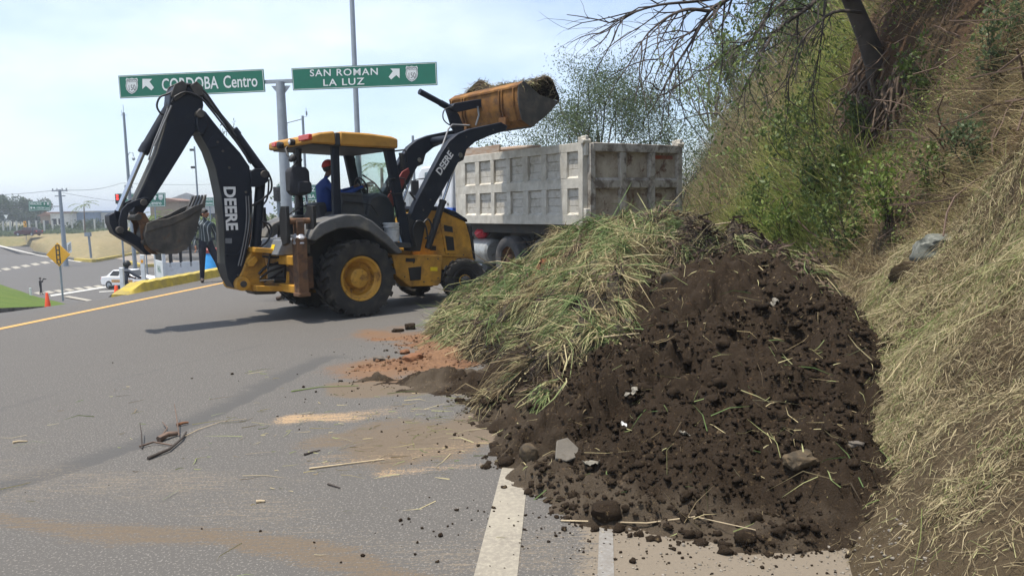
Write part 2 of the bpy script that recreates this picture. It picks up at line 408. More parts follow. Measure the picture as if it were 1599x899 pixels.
M['roof_metal'] = mat('metal_roof', (.33, .34, .34), .5)
M['wire'] = mat('cable', (.06, .07, .09), .6)
M['bark'] = mat('bark', (.12, .092, .068), .9, var=.3, bump=.5, bscale=30, stretch=(1, 1, .3))
M['bark_dark'] = mat('dark_twigs', (.055, .043, .035), .9, var=.3)
M['root'] = mat('root_bark', (.11, .075, .05), .9, var=.3)
M['stick'] = mat('dead_stick', (.13, .085, .06), .85, var=.3, scale=12)
M['stick_pale'] = mat('pale_stalk', (.48, .38, .24), .8, var=.2, scale=12)
M['stone'] = mat('grey_stone', (.125, .11, .09), .9, dirt=(.075, .058, .042), dthr=(.42, .65), dscale=6, bump=.5, bscale=18)
M['stone_dark'] = mat('dark_damp_stone', (.058, .047, .034), .95, dirt=(.115, .085, .052), dthr=(.42, .6), dscale=9, bump=.8, bscale=26, spec=.15)
M['stone_green'] = mat('lichen_stone', (.11, .115, .095), .9, dirt=(.20, .20, .17), dthr=(.48, .62), dscale=9, dirt2=(.03, .03, .025), d2thr=(.58, .68), d2scale=7, bump=.6, bscale=18)
M['brick'] = mat('orange_clod', (.19, .085, .04), .9, dirt=(.16, .07, .03), dthr=(.45, .65), dscale=9, bump=.4, bscale=30)
M['paper'] = mat('crumpled_paper', (.22, .20, .16), .85, dirt=(.10, .08, .058), dthr=(.5, .7), dscale=9)
# plants
M['straw'] = leafmat('cut_straw', [(0, (.075, .055, .032)), (.28, (.26, .205, .115)), (.62, (.45, .375, .225)), (.82, (.29, .285, .125)), (1, (.15, .20, .06))], .7, .2)
M['dry_grass'] = leafmat('dry_hill_grass', [(0, (.07, .05, .032)), (.35, (.21, .155, .09)), (.7, (.38, .30, .165)), (1, (.27, .26, .10))], .7, .25)
M['green_grass'] = leafmat('green_hill_grass', [(0, (.13, .17, .04)), (.5, (.30, .34, .08)), (.8, (.42, .42, .13)), (1, (.46, .40, .18))], .6, .3)
M['leaf'] = leafmat('shrub_leaf', [(0, (.045, .075, .022)), (.5, (.11, .155, .04)), (.85, (.20, .25, .065)), (1, (.28, .30, .09))], .5, .3)
M['leaf_bright'] = leafmat('bright_leaf', [(0, (.07, .115, .025)), (.6, (.16, .22, .045)), (1, (.27, .32, .09))], .5, .35)
M['leaf_grey'] = leafmat('grey_green_leaf', [(0, (.055, .085, .042)), (.6, (.11, .15, .066)), (1, (.18, .215, .10))], .55, .35)
M['leaf_far'] = leafmat('far_tree_leaf', [(0, (.03, .05, .022)), (.6, (.06, .09, .035)), (1, (.10, .13, .05))], .6, .25)
M['clip'] = leafmat('clippings', [(0, (.028, .022, .015)), (.22, (.11, .08, .045)), (.42, (.29, .225, .12)), (.62, (.48, .41, .225)), (.80, (.26, .29, .12)), (1, (.10, .155, .05))], .7, .2)
M['litter'] = leafmat('dead_litter', [(0, (.035, .022, .018)), (.6, (.085, .055, .04)), (1, (.19, .14, .095))], .8, .1)
# ------------------------------------------------------------------ the lie of the land
def zbase(Y): return np.interp(Y, [-60, 12.3, 31, 45, 58, 66, 121, 132, 3000], [-.06, -.06, -2.2, -3.3, -4.0, -4.2, -4.2, -1.9, -1.9])
def xleft(Y): return -8.25 + .08 * (np.asarray(Y, float) - 14)
def zlow(X, Y):                      # lower ground; meets the road's own level at its left edge
    k = sstep(0.0, 3.0, xleft(Y) - np.asarray(X, float))
    k = np.where(np.asarray(Y) > 46, 1.0, k)
    return -.06 + (zbase(Y) + .06) * (k if True else 1)
def distpoly(X, Y, pts):
    best = np.full(X.shape, 1e9)
    for (a, b), (c, d) in zip(pts[:-1], pts[1:]):
        dx, dy = c - a, d - b; t = np.clip(((X - a) * dx + (Y - b) * dy) / (dx * dx + dy * dy), 0, 1)
        best = np.minimum(best, np.hypot(X - a - t * dx, Y - b - t * dy))
    return best
# ground sheet out to the horizon
gx = np.concatenate([-np.geomspace(1500, 60, 16), np.linspace(-56, 30, 130), np.geomspace(34, 1500, 16)])
gy = np.concatenate([np.linspace(-40, 10, 8), np.linspace(11, 140, 150), np.geomspace(146, 4500, 24)])
GX, GY = np.meshgrid(gx, gy)
GZ = np.where(GX < 8, zlow(GX, GY), zbase(GY)) - .05
def earth_mat(name, a, b, c, sc=.6, fine=14):
    m, n, l, p = _nt(name); v = _coord(n, l, 'Object')
    f1 = _noise(n, l, v, sc, 6, .6); f2 = _noise(n, l, v, fine, 6, .7)
    col = _mix(n, l, _ramp(n, l, f1, .35, .65), a, b); col = _mix(n, l, _ramp(n, l, f2, .45, .7), col, c)
    l.new(col, p.inputs['Base Color']); p.inputs['Roughness'].default_value = .95; p.inputs['Specular IOR Level'].default_value = .15
    _bump(n, l, p, f2, .5, .06); return m
M['earth'] = earth_mat('dry_earth', (.20, .165, .075), (.12, .125, .045), (.25, .20, .10), .08, 2.0)
setp(np_mesh('ground', np.stack([GX, GY, GZ], -1).reshape(-1, 3), grid_faces(*GX.shape), M['earth'], smooth=True), kind='structure')

# ------------------------------------------------------------------ the ramp's carriageway
def asphalt_mat(name, stains=True, base=(.205, .190, .168)):
    m, n, l, p = _nt(name); v = _coord(n, l, 'Object')
    big = _noise(n, l, v, .45, 5, .6); st = _noise(n, l, _coord(n, l, 'Object', (.5, 4.5, 1)), 1.4, 6, .65); fine = _noise(n, l, v, 160, 3, .7); mid = _noise(n, l, v, 26, 5, .7)
    d = tuple(x * .80 for x in base); t = tuple(x * 1.22 for x in base)
    c = _mix(n, l, _ramp(n, l, big, .3, .7), d, t)
    c = _mix(n, l, _math(n, l, 'MULTIPLY', _ramp(n, l, st, .45, .72), .5), c, (.20, .172, .137))
    c = _mix(n, l, _math(n, l, 'MULTIPLY', _ramp(n, l, fine, .25, .78), .6), c, _mix(n, l, _ramp(n, l, fine, .45, .62), (.11, .103, .094), (.27, .255, .23)))
    sp2 = _noise(n, l, v, 75, 2, .6)
    c = _mix(n, l, _ramp(n, l, sp2, .63, .70), c, (.30, .28, .25)); c = _mix(n, l, _ramp(n, l, sp2, .40, .33), c, (.10, .093, .084))
    c = _mix(n, l, _math(n, l, 'MULTIPLY', _ramp(n, l, mid, .52, .70), .4), c, (.125, .116, .104))
    if stains:
        spk = _noise(n, l, v, 55, 6, .75); stk = _noise(n, l, _coord(n, l, 'Object', (1.3, 16, 1)), 3.2, 7, .7, .5)
        def lay(c, at_, col1, col2, k=1.0, lo=.32, hi=.62):
            s = _math(n, l, 'ADD', _math(n, l, 'MULTIPLY', _attr(n, at_), k), _math(n, l, 'MULTIPLY', _math(n, l, 'SUBTRACT', _math(n, l, 'ADD', _math(n, l, 'MULTIPLY', spk, .5), _math(n, l, 'MULTIPLY', stk, .5)), .5), 3.2))
            s = _ramp(n, l, _math(n, l, 'MULTIPLY', s, 1.0, True), lo, hi)
            s = _math(n, l, 'MULTIPLY', s, _math(n, l, 'MINIMUM', _math(n, l, 'MULTIPLY', _attr(n, at_), 2.5), .92))
            return _mix(n, l, s, c, _mix(n, l, spk, col1, col2))
        c = lay(c, 'dark', (.058, .056, .053), (.10, .096, .090))
        c = lay(c, 'tan', (.15, .122, .088), (.235, .195, .145))
        c = lay(c, 'dirt', (.075, .056, .038), (.19, .145, .098))
        c = lay(c, 'clay', (.115, .062, .032), (.215, .125, .066))
        c = lay(c, 'sand', (.30, .185, .095), (.46, .33, .19))
    l.new(c, p.inputs['Base Color']); p.inputs['Roughness'].default_value = .88; p.inputs['Specular IOR Level'].default_value = .3
    _bump(n, l, p, _math(n, l, 'ADD', fine, _math(n, l, 'MULTIPLY', mid, .6)), .55, .006)
    return m
M['asphalt'] = asphalt_mat('worn_asphalt')
M['asphalt_far'] = asphalt_mat('far_asphalt', False, (.115, .118, .122))
ry = [-4.0, -1, 1, 2]; y = 2.2
while y < 46:
    ry.append(y); y += .045 + max(0, y - 8) * .02
ry = np.array(ry); rs = np.linspace(0, 1, 250)
RY, RS = np.meshgrid(ry, rs, indexing='ij'); RX = xleft(RY) * (1 - RS) + 5.0 * RS
RZ = (fbm(RX * .5, RY * .5, 3, 3) - .5) * .03
def _g(pts): return [tuple(ground(*p))[:2] for p in pts]
wig = (fbm(RX * 2, RY * 2, 4, 5) - .5)
dirt = np.zeros(RX.shape); sand = dirt.copy(); dark = dirt.copy(); tan = dirt.copy(); clay = dirt.copy()
dd = distpoly(RX, RY, _g([(-60, 800), (120, 828), (330, 838), (480, 860), (640, 905), (760, 960)])); dirt = np.maximum(dirt, .62 * (1 - sstep(.02, .20, dd + wig * .16)))
dd = distpoly(RX, RY, _g([(620, 700), (730, 675), (800, 660)])); dirt = np.maximum(dirt, .95 * (1 - sstep(.15, .75, dd + wig * .5)))
dd = distpoly(RX, RY, _g([(520, 690), (640, 665)])); dirt = np.maximum(dirt, .6 * (1 - sstep(.08, .42, dd + wig * .35)))
dd = distpoly(RX, RY, _g([(600, 738), (790, 722)])); sand = np.maximum(sand, .42 * (1 - sstep(.02, .2, dd + wig * .3)))
dd = distpoly(RX, RY, _g([(560, 606), (700, 600), (760, 610)])); dirt = np.maximum(dirt, 1.0 * (1 - sstep(.15, .50, dd + wig * .4)))
dd = distpoly(RX, RY, _g([(452, 654), (560, 648), (640, 640)])); sand = np.maximum(sand, .70 * np.interp(RX, [-1.95, -1.5, -.8], [1, .8, .25]) * (1 - sstep(.02, .27, dd + wig * .34)))
dd = distpoly(RX, RY, _g([(585, 520), (680, 530), (740, 560), (600, 578)])); clay = np.maximum(clay, .72 * (1 - sstep(.05, .85, dd + wig * .9)))
dd = distpoly(RX, RY, _g([(500, 720), (640, 712), (760, 690)])); sand = np.maximum(sand, .30 * (1 - sstep(.05, .35, dd + wig * .3)))
# asphalt joint: crisp on its right side, fading to the left
jl = _g([(-120, 815), (0, 770), (120, 735), (230, 695), (330, 655), (430, 606), (520, 560)])
jd = distpoly(RX, RY, jl); jy = np.interp(RX, [p[0] for p in sorted(jl)], [p[1] for p in sorted(jl)])
fade = np.interp(RX, [-3.4, -2.2, -1.5], [1, .85, .25])
dark = np.where(RY > jy, 1.0 * (1 - sstep(.0, .5, jd + wig * .2)), .8 * (1 - sstep(.0, .03, jd))) * fade
dd = distpoly(RX, RY, _g([(-50, 655), (100, 610), (200, 588), (420, 535)])); dark = np.maximum(dark, .42 * (1 - sstep(.0, .12, dd + wig * .1)))
tan = np.maximum(tan, .8 * sstep(.12, .45, RX - .02 - .076 * (RY - 3.3) + wig * .3) * (RY < 9))
tan = np.maximum(tan, .36 * sstep(.35, .65, fbm(RX * .45 + 3, RY * .9, 4, 9)) * (1 - sstep(4.5, 7, RY)))
road = np_mesh('road', np.stack([RX, RY, RZ * 0], -1).reshape(-1, 3), grid_faces(*RX.shape), M['asphalt'], smooth=True,
               attrs=dict(clay=clay.ravel(), dirt=dirt.ravel(), sand=sand.ravel(), dark=dark.ravel(), tan=tan.ravel()))
setp(road, kind='structure')
def paint_mat(name, col, under, thr):
    m, n, l, p = _nt(name); v = _coord(n, l, 'Object')
    f = _ramp(n, l, _noise(n, l, v, 34, 8, .75), thr - .1, thr + .1); g = _ramp(n, l, _noise(n, l, v, 2.2, 5, .6), .35, .75)
    s = _math(n, l, 'MULTIPLY', f, _math(n, l, 'MULTIPLY_ADD', g, .5)); s.node.inputs[2].default_value = .5
    c = _mix(n, l, s, col, under); c = _mix(n, l, _math(n, l, 'MULTIPLY', _noise(n, l, v, 150, 3, .7), .35), c, under)
    l.new(c, p.inputs['Base Color']); p.inputs['Roughness'].default_value = .8; return m
M['line_white'] = paint_mat('worn_cream_paint', (.36, .325, .25), (.19, .168, .135), .44)
M['line_grey'] = paint_mat('worn_bluish_paint', (.27, .265, .25), (.15, .13, .105), .44)
M['line_yellow'] = paint_mat('orange_yellow_paint', (.62, .34, .08), (.16, .14, .11), .62)
M['line_far'] = paint_mat('far_white_paint', (.52, .51, .46), (.3, .29, .26), .62)
M['zebra'] = paint_mat('far_cream_paint', (.37, .335, .26), (.22, .205, .18), .56)
def strip(name, left, right, m, z=.004, n=60, zfun=None):
    V = []
    for i in range(n + 1):
        t = i / n
        for e in (left, right):
            k = t * (len(e) - 1); j = min(int(k), len(e) - 2); p = Vector(e[j]).lerp(Vector(e[j + 1]), k - j)
            V.append((p.x, p.y, (zfun(p.x, p.y) if zfun else 0) + z))
    Q = [(2 * i, 2 * i + 1, 2 * i + 3, 2 * i + 2) for i in range(n)]
    return setp(np_mesh(name, np.array(V), np.array(Q), m), kind='structure')
def gp(px, py, z=0): return tuple(ground(px, py, z))
a, b = Vector(gp(740, 899)), Vector(gp(775, 765)); c, d = Vector(gp(808, 899)), Vector(gp(822, 765))
strip('white_edge_line', [a + (a - b) * 1.5, b + (b - a) * 6], [c + (c - d) * 1.5, d + (d - c) * 6], M['line_white'])
a, b = Vector(gp(933, 899)), Vector(gp(936, 820)); c, d = Vector(gp(959, 899)), Vector(gp(957, 822))
strip('white_shoulder_line', [a + (a - b) * 2, b], [c + (c - d) * 2, d], M['line_grey'])
a, b = Vector(gp(0, 512)), Vector(gp(345, 441.5)); e = Vector((.15, 0, 0))
strip('yellow_edge_line', [a + (a - b) * .6, b + (b - a) * 4], [a + (a - b) * .6 + e, b + (b - a) * 4 + e], M['line_yellow'])
# ------------------------------------------------------------------ lower crossing, its markings, green bank and dry island
iy = np.concatenate([np.linspace(9, 70, 60), np.linspace(72, 126, 20)]); iu = np.linspace(0, 1, 40)
IY, IU = np.meshgrid(iy, iu, indexing='ij'); IX = -(30 + IY * .75) * (1 - IU) + np.where(IY < 46, xleft(IY) + .05, 2.0) * IU
crossing = np_mesh('crossing_road', np.stack([IX, IY, zlow(IX, IY) + .012], -1).reshape(-1, 3), grid_faces(*IX.shape), M['asphalt_far'], smooth=True)
setp(crossing, kind='structure')
def gz(px, py):                      # photo point onto the lower ground
    z = -2.0
    for _ in range(40):
        p = ground(px, py, z); z = .6 * z + .4 * float(zlow(p.x, p.y))
    return Vector((p.x, p.y, float(zlow(p.x, p.y))))
def flat_marks(name, quads, m, h=.03):
    V, Q = [], []
    for q in quads:
        b = len(V)
        for p in q:
            w = gz(*p); V.append((w.x, w.y, w.z + h))
        Q.append((b, b + 1, b + 2, b + 3))
    return setp(np_mesh(name, np.array(V), np.array(Q), m), kind='structure')
zq = []
for i in range(7):
    x0 = -14 + i * 15.2; y0 = 422.5 - i * 2.55
    zq.append([(x0, y0), (x0 + 9, y0 - 1.6), (x0 + 17, y0 + .9), (x0 + 8, y0 + 2.8)])
flat_marks('far_zebra_crossing', zq, M['zebra'])
zq = []
for i in range(8):
    x0 = 52 + i * 15.5; y0 = 457.5 - i * 1.75
    zq.append([(x0, y0), (x0 + 9, y0 - 1.4), (x0 + 19, y0 + 1.2), (x0 + 10, y0 + 3.0)])
flat_marks('near_zebra_crossing', zq, M['zebra'])
flat_marks('white_stop_line', [[(78, 461), (165, 447.5), (166, 449.5), (80, 463.4)], [(155, 455.5), (185, 454), (185, 455), (155, 456.8)]], M['line_far'])
flat_marks('white_lane_line', [[(-5, 389.5), (60, 398.2), (60, 399.2), (-5, 390.6)], [(60, 398.2), (128, 408.6), (124, 409.6), (60, 399.2)]], M['line_far'])
flat_marks('tan_gutter_strip', [[(108, 462.5), (152, 470.5), (146, 472.5), (97, 463.5)]], M['zebra'])
def loft(name, rows, m, sub=12, across=30, bulge=0.0, amp=.05, parent=None):
    """rows: list of equally long polylines; surface through them"""
    R_ = []
    for r in rows:
        r = [Vector(p) for p in r]; o = []
        for i in range(across + 1):
            k = i / across * (len(r) - 1); j = min(int(k), len(r) - 2); o.append(r[j].lerp(r[j + 1], k - j))
        R_.append(o)
    V = []
    nr = (len(R_) - 1) * sub + 1
    for i in range(nr):
        k = i / sub; j = min(int(k), len(R_) - 2); t = k - j
        for q in range(across + 1):
            p = R_[j][q].lerp(R_[j + 1][q], t); V.append((p.x, p.y, p.z))
    V = np.array(V); V[:, 2] += (fbm(V[:, 0] * .3, V[:, 1] * .3, 4, 2) - .5) * amp
    return np_mesh(name, V, grid_faces(nr, across + 1), m, parent, smooth=True)
def lift(p, h): return Vector((p.x, p.y, p.z + h))
M['lawn'] = earth_mat('mown_lawn', (.075, .125, .020), (.13, .165, .035), (.05, .09, .016), .5, 9)
M['dry_lawn'] = earth_mat('parched_lawn', (.235, .185, .095), (.18, .155, .075), (.29, .235, .13), .12, 1.6)
front = [at(-90, 486.5, 18.5), at(0, 482.0, 21), at(60, 479.6, 23.5), at(105, 477.6, 26), at(120, 477.6, 27)]
back = [at(-90, 425, 47), at(0, 444, 46), at(60, 463.5, 41), at(105, 474.5, 33), at(121, 476.8, 28)]
setp(loft('grass_bank', [front, back], M['lawn'], 14, 40, amp=.06), kind='structure')
kb = MB()
for i in range(4):
    p, q = front[i], front[i + 1]
    A = [Vector((p.x, p.y, p.z - .5)), Vector((q.x, q.y, q.z - .5)), q + Vector((0, 0, .02)), p + Vector((0, 0, .02))]
    off = Vector((0, -.16, 0)); kb.add([v + off for v in A] + [v + Vector((0, .02, 0)) for v in A], [(0, 1, 2, 3), (4, 7, 6, 5), (3, 2, 6, 7), (0, 4, 5, 1), (0, 3, 7, 4), (1, 5, 6, 2)])
setp(kb.build('bank_kerb', M['kerb_grey']), kind='structure')
ib = [(-80, 378), (0, 388.5), (60, 396), (122, 407), (150, 409.5), (190, 402), (230, 394), (290, 388.5), (360, 384)]
itp = [(-80, 374), (0, 372), (45, 369), (100, 368), (160, 361), (200, 360), (240, 360), (290, 362), (360, 366)]
base = [lift(ground(px, py, -4.2), .12) for px, py in ib]
top = [at(px, py, max(128, base[i].y + 8)) for i, (px, py) in enumerate(itp)]
mid = [base[i].lerp(top[i], .45) + Vector((0, 0, .5)) for i in range(len(ib))]
bk = [Vector((p.x * 1.25, p.y + 45, p.z - .1)) for p in top]
setp(loft('dry_island', [base, mid, top, bk], M['dry_lawn'], 12, 60, amp=.5), kind='structure')
def kerb_run(name, pts, w, h, m):
    k = MB(); pts = [Vector(p) for p in pts]
    for p, q in zip(pts[:-1], pts[1:]):
        t = (q - p); nrm = Vector((t.y, -t.x, 0)).normalized() * w
        if nrm.y > 0: nrm = -nrm
        k.add([p + nrm, q + nrm, q, p, p + nrm + Vector((0, 0, h)), q + nrm + Vector((0, 0, h)), q + Vector((0, 0, h)), p + Vector((0, 0, h))],
              [(0, 1, 2, 3), (4, 7, 6, 5), (0, 4, 5, 1), (1, 5, 6, 2), (2, 6, 7, 3), (3, 7, 4, 0)])
    return setp(k.build(name, m), kind='structure')
gl = [lift(p, -.15) for p in base]
kerb_run('island_kerb', gl[:4], .4, .36, M['kerb_grey'])
kerb_run('yellow_island_kerb', gl[3:], .5, .40, M['kerb_yellow'])
kerb_run('yellow_median_kerb', [ground(205, 411, -4.15), ground(226, 416.5, -4.15), ground(275, 414, -4.15), ground(340, 410, -4.15)], .5, .3, M['kerb_yellow'])
M['paver'] = mat('tan_pavers', (.24, .20, .155), .9, scale=2)
flat_marks('median_pavement', [[(175, 403), (235, 396), (285, 409), (225, 414)]], M['paver'], .05)
flat_marks('white_median_line', [[(228, 396.5), (242, 395.5), (262, 401.5), (248, 402.5)]], M['line_far'], .08)
# raised yellow kerb of the ramp
def kprof(p, q): return p, q
kp = [Vector((-8.05, 15.45, 0)), Vector((-7.72, 19.5, 0)), Vector((-6.2, 38, 0))]
km = MB(); L = (kp[1] - kp[0])
path = [kp[0].lerp(kp[1], i / 24) for i in range(25)] + [kp[1].lerp(kp[2], i / 30) for i in range(1, 31)]
prev = None
for i, p in enumerate(path):
    t = (path[min(i + 1, len(path) - 1)] - path[max(i - 1, 0)]).normalized(); s = Vector((t.y, -t.x, 0))     # to the right, towards the road
    h = .19 * min(1, .04 + i / 4.0) + .008 * math.sin(i * 2.1); j = .008 * math.sin(i * 3.3)
    ring = [p + s * (.02 + j), p + s * (-.03 + j) + Vector((0, 0, h)), p - s * .34 + Vector((0, 0, h + .005)), p - s * .42 - Vector((0, 0, .4))]
    b = len(km.v); km.v += [tuple(v) for v in ring]
    if prev is not None:
        for k in range(3): km.f.append((prev + k, b + k, b + k + 1, prev + k + 1)); km.m.append(0)
    else: km.f.append((0, 1, 2, 3)); km.m.append(0)
    prev = b
setp(km.build('yellow_ramp_kerb', M['kerb_yellow'], smooth=50), 'thick yellow painted concrete kerb along the left edge of the ramp', 'kerb', kind='structure')
# ------------------------------------------------------------------ hillside
FY = [-4, 2, 3, 4, 5, 8, 12, 16, 20, 40, 70]; FX = [1.1, 1.38, 1.6, 1.9, 2.25, 2.85, 3.25, 4.2, 4.9, 8.4, 14]
def foot(Y): return np.interp(Y, FY, FX)
def hillz(X, Y):
    X = np.asarray(X, float); Y = np.asarray(Y, float)
    w = (fbm(X * .35 + 5, Y * .35, 4, 21) - .5)
    t = X - foot(Y) + w * 1.1
    z = np.interp(t, [-1.5, -.3, 0, 1.25, 4.2, 7, 14], [-1.0, -.25, 0, 1.22, 6.6, 9.6, 13.5])
    z = z + (.3 - np.abs(fbm(X * 1.7, Y * 1.7, 4, 24) - .5) * 2) * .28 * sstep(.2, 1.4, t)
    z = z + (fbm(X * 1.1, Y * 1.1, 4, 22) - .5) * .62 * sstep(0, 1.2, t) + (fbm(X * 4, Y * 4, 4, 23) - .5) * .16 * sstep(-.1, .4, t)
    sc = np.exp(-((Y - 11.9) / 2.3) ** 4)          # earth scarp under the tree
    z = z + sc * (.95 * sstep(2.28, 2.52, t) - .35 * sstep(1.5, 2.2, t))
    hol = np.exp(-(((X - 4.45) / .30) ** 2 + ((Y - 6.55) / .55) ** 2))      # eroded pocket with the stone
    z = z - .28 * hol
    hol2 = np.exp(-(((X - 6.6) / .55) ** 2 + ((Y - 9.6) / 1.0) ** 2)); z = z - .8 * hol2
    return z
hy = [-3.0, -1, 0, 1]; y = 1.6
while y < 60: hy.append(y); y += .055 + max(0, y - 6) * .022
ht = np.concatenate([np.arange(-.9, 4.6, .06), np.arange(4.6, 16, .3)])
HY, HT = np.meshgrid(np.array(hy), ht, indexing='ij'); HX = foot(HY) + HT; HZ = hillz(HX, HY)
def hill_mat():
    m, n, l, p = _nt('hillside_earth'); v = _coord(n, l, 'Object')
    f1 = _noise(n, l, v, 1.3, 6, .65, .3); f2 = _noise(n, l, v, 22, 7, .75); f3 = _noise(n, l, v, .7, 4, .6)
    c = _mix(n, l, _ramp(n, l, f1, .40, .62), (.165, .125, .072), (.085, .060, .036))
    c = _mix(n, l, _ramp(n, l, f3, .56, .70), c, (.135, .068, .036))
    c = _mix(n, l, _ramp(n, l, f2, .42, .68), c, (.34, .275, .165))
    for (rz, sc_) in ((.5, (70, 5, 40)), (-.6, (6, 80, 40)), (1.1, (60, 6, 60))):
        mp = n.new('ShaderNodeMapping'); mp.inputs['Rotation'].default_value = (0, .6, rz); mp.inputs['Scale'].default_value = sc_; l.new(v, mp.inputs['Vector'])
        s_ = _noise(n, l, mp.outputs[0], 1.0, 3, .6); c = _mix(n, l, _ramp(n, l, s_, .54, .62), c, (.38, .31, .185)); c = _mix(n, l, _ramp(n, l, s_, .37, .30), c, (.085, .063, .038))
    c = _mix(n, l, _attr(n, 'bare'), c, _mix(n, l, f2, (.035, .022, .014), (.12, .07, .04)))
    l.new(c, p.inputs['Base Color']); p.inputs['Roughness'].default_value = .95; p.inputs['Specular IOR Level'].default_value = .1
    _bump(n, l, p, f2, .8, .03); return m
M['hill'] = hill_mat()
def barem(X, Y):
    t = X - foot(Y); return np.maximum(np.exp(-((Y - 11.9) / 1.7) ** 4 - ((t - 2.42) / .40) ** 4), .8 * np.exp(-((Y - 9.2) / 1.0) ** 4 - ((t - 2.75) / .30) ** 4))
bare = np.maximum(barem(HX, HY), np.exp(-(((HX - 4.45) / .4) ** 2 + ((HY - 6.5) / .6) ** 2)))
bare = np.maximum(bare, np.exp(-(((HX - 6.5) / .7) ** 2 + ((HY - 9.5) / 1.2) ** 2)))
setp(np_mesh('hillside', np.stack([HX, HY, HZ], -1).reshape(-1, 3), grid_faces(*HX.shape), M['hill'], smooth=True, attrs=dict(bare=bare.ravel())), kind='structure')
# ------------------------------------------------------------------ spoil heap: dark soil in front, cut vegetation behind
def ridge(X, Y, pts, slope, power=1.0):
    """height of a tipped ridge: crest polyline (x,y,z), falling off with the given slope"""
    best = np.full(X.shape, -9.0)
    for (a, b, za), (c, d, zc) in zip(pts[:-1], pts[1:]):
        dx, dy = c - a, d - b; t = np.clip(((X - a) * dx + (Y - b) * dy) / (dx * dx + dy * dy + 1e-9), 0, 1)
        best = np.maximum(best, za + (zc - za) * t - slope * np.hypot(X - a - t * dx, Y - b - t * dy) ** power)
    return best
def veg_height(X, Y):
    w1 = (fbm(X * 1.2, Y * 1.2, 3, 41) - .5) * .5; w2 = (fbm(X * 1.2 + 9, Y * 1.2, 3, 42) - .5) * .5
    x, y = X + w1, Y + w2
    h = ridge(x, y, [(.05, 10.4, .62), (.32, 10.3, 1.0), (.8, 9.9, 1.24), (1.5, 9.2, 1.56), (2.15, 8.4, 1.40), (2.6, 7.8, 1.22)], .66)
    h = np.maximum(h, ridge(x, y, [(.02, 6.0, .30), (.42, 6.0, .46), (.90, 6.75, .84), (1.3, 8.2, 1.15)], .72))
    h = np.maximum(h, ridge(x, y, [(-.12, 8.9, .30), (.3, 9.0, .66)], .62))
    return h
def soil_height(X, Y):
    w1 = (fbm(X * 1.5, Y * 1.5, 4, 43) - .5) * .45; w2 = (fbm(X * 1.5 + 9, Y * 1.5, 4, 44) - .5) * .45
    x, y = X + w1, Y + w2
    h = ridge(x, y, [(1.45, 6.7, .86), (1.85, 7.1, 1.14), (2.3, 7.1, 1.10), (2.5, 6.2, .80), (2.45, 5.4, .55), (2.2, 4.75, .34)], .52)
    h = np.maximum(h, ridge(x, y, [(.45, 5.3, .22), (1.0, 5.5, .44), (1.6, 5.8, .66), (2.0, 6.3, .85)], .34))
    h = np.maximum(h, ridge(x, y, [(.42, 4.45, .14), (.85, 4.2, .22), (1.35, 4.05, .24), (1.8, 4.0, .26)], .33))
    h = np.maximum(h, ridge(x, y, [(-1.45, 7.2, .012), (-.75, 7.05, .05), (.1, 6.85, .12)], .14))
    return h
def orange_height(X, Y):
    w = (fbm(X * 2.2, Y * 2.2, 4, 45) - .5)
    h = ridge(X, Y + w * .5, [(-1.55, 9.5, .015), (-.95, 9.3, .05), (-.55, 8.5, .09), (-.9, 8.0, .05), (-1.6, 7.75, .012)], .13)
    return h + (fbm(X * 5, Y * 5, 4, 46) - .52) * .09
px_ = np.arange(-2.3, 3.7, .022); py_ = []
y = 3.15
while y < 12.0: py_.append(y); y += .018 + max(0, y - 4.5) * .0045
PXG, PYG = np.meshgrid(px_, np.array(py_))
hv, hs, ho = veg_height(PXG, PYG), soil_height(PXG, PYG), orange_height(PXG, PYG)
hs = hs + (fbm(PXG * 4.5, PYG * 7.5, 5, 53) - .54) * .09 * (1 - sstep(.02, .16, hs))
lump = fbm(PXG * 3.2, PYG * 3.2, 5, 47) - .5
dome = lambda w_, r_: np.sqrt(np.clip(1 - (w_ / r_) ** 2, 0, 1))
wq = fbm(PXG * 7, PYG * 7, 4, 57) - .5; wq2 = fbm(PXG * 7 + 31, PYG * 7, 4, 58) - .5
wd1, wd2, wd3 = worley(PXG * 3.3 + wq * 1.5, PYG * 3.3 + wq2 * 1.5, 11), worley(PXG * 8 + wq * 2.4, PYG * 8 + wq2 * 2.4, 12), worley(PXG * 19 + wq * 4, PYG * 19 + wq2 * 4, 13)
wl1, wl2, wl3 = worley(PXG * 5 + lump * 2, PYG * 5, 1), worley(PXG * 11 + lump, PYG * 11, 2), worley(PXG * 24, PYG * 24, 3)
edge = lambda h: sstep(0, .18, h)
rdg = np.abs(fbm(PXG * 6 + 3, PYG * 6, 5, 48) - .5) * 2; rdg2 = np.abs(fbm(PXG * 17, PYG * 17 + 5, 4, 49) - .5) * 2
coarse = .5 + .75 * sstep(.42, .62, fbm(PXG * 1.1 + 4, PYG * 1.1, 3, 51)) * (1 - .6 * sstep(6.3, 7.0, PYG))
hs2 = hs + edge(hs) * (lump * .30 + coarse * ((dome(wd1, .75) - .55) * .17 + (.3 - rdg) * .13)) + sstep(0, .05, hs) * ((dome(wd2, .72) - .55) * .075 * coarse + (dome(wd3, .70) - .55) * .030 + (.3 - rdg2) * .05)
tuft = worley(PXG * 2.6 + lump * 1.5, PYG * 2.6, 9)
hv2 = hv + edge(hv) * (lump * .30 + (.5 - tuft) * .26 + (fbm(PXG * 9, PYG * 9, 4, 50) - .5) * .12)
ho2 = ho + sstep(0, .03, ho) * ((.5 - wl2) * .03 + (.5 - wl3) * .015)
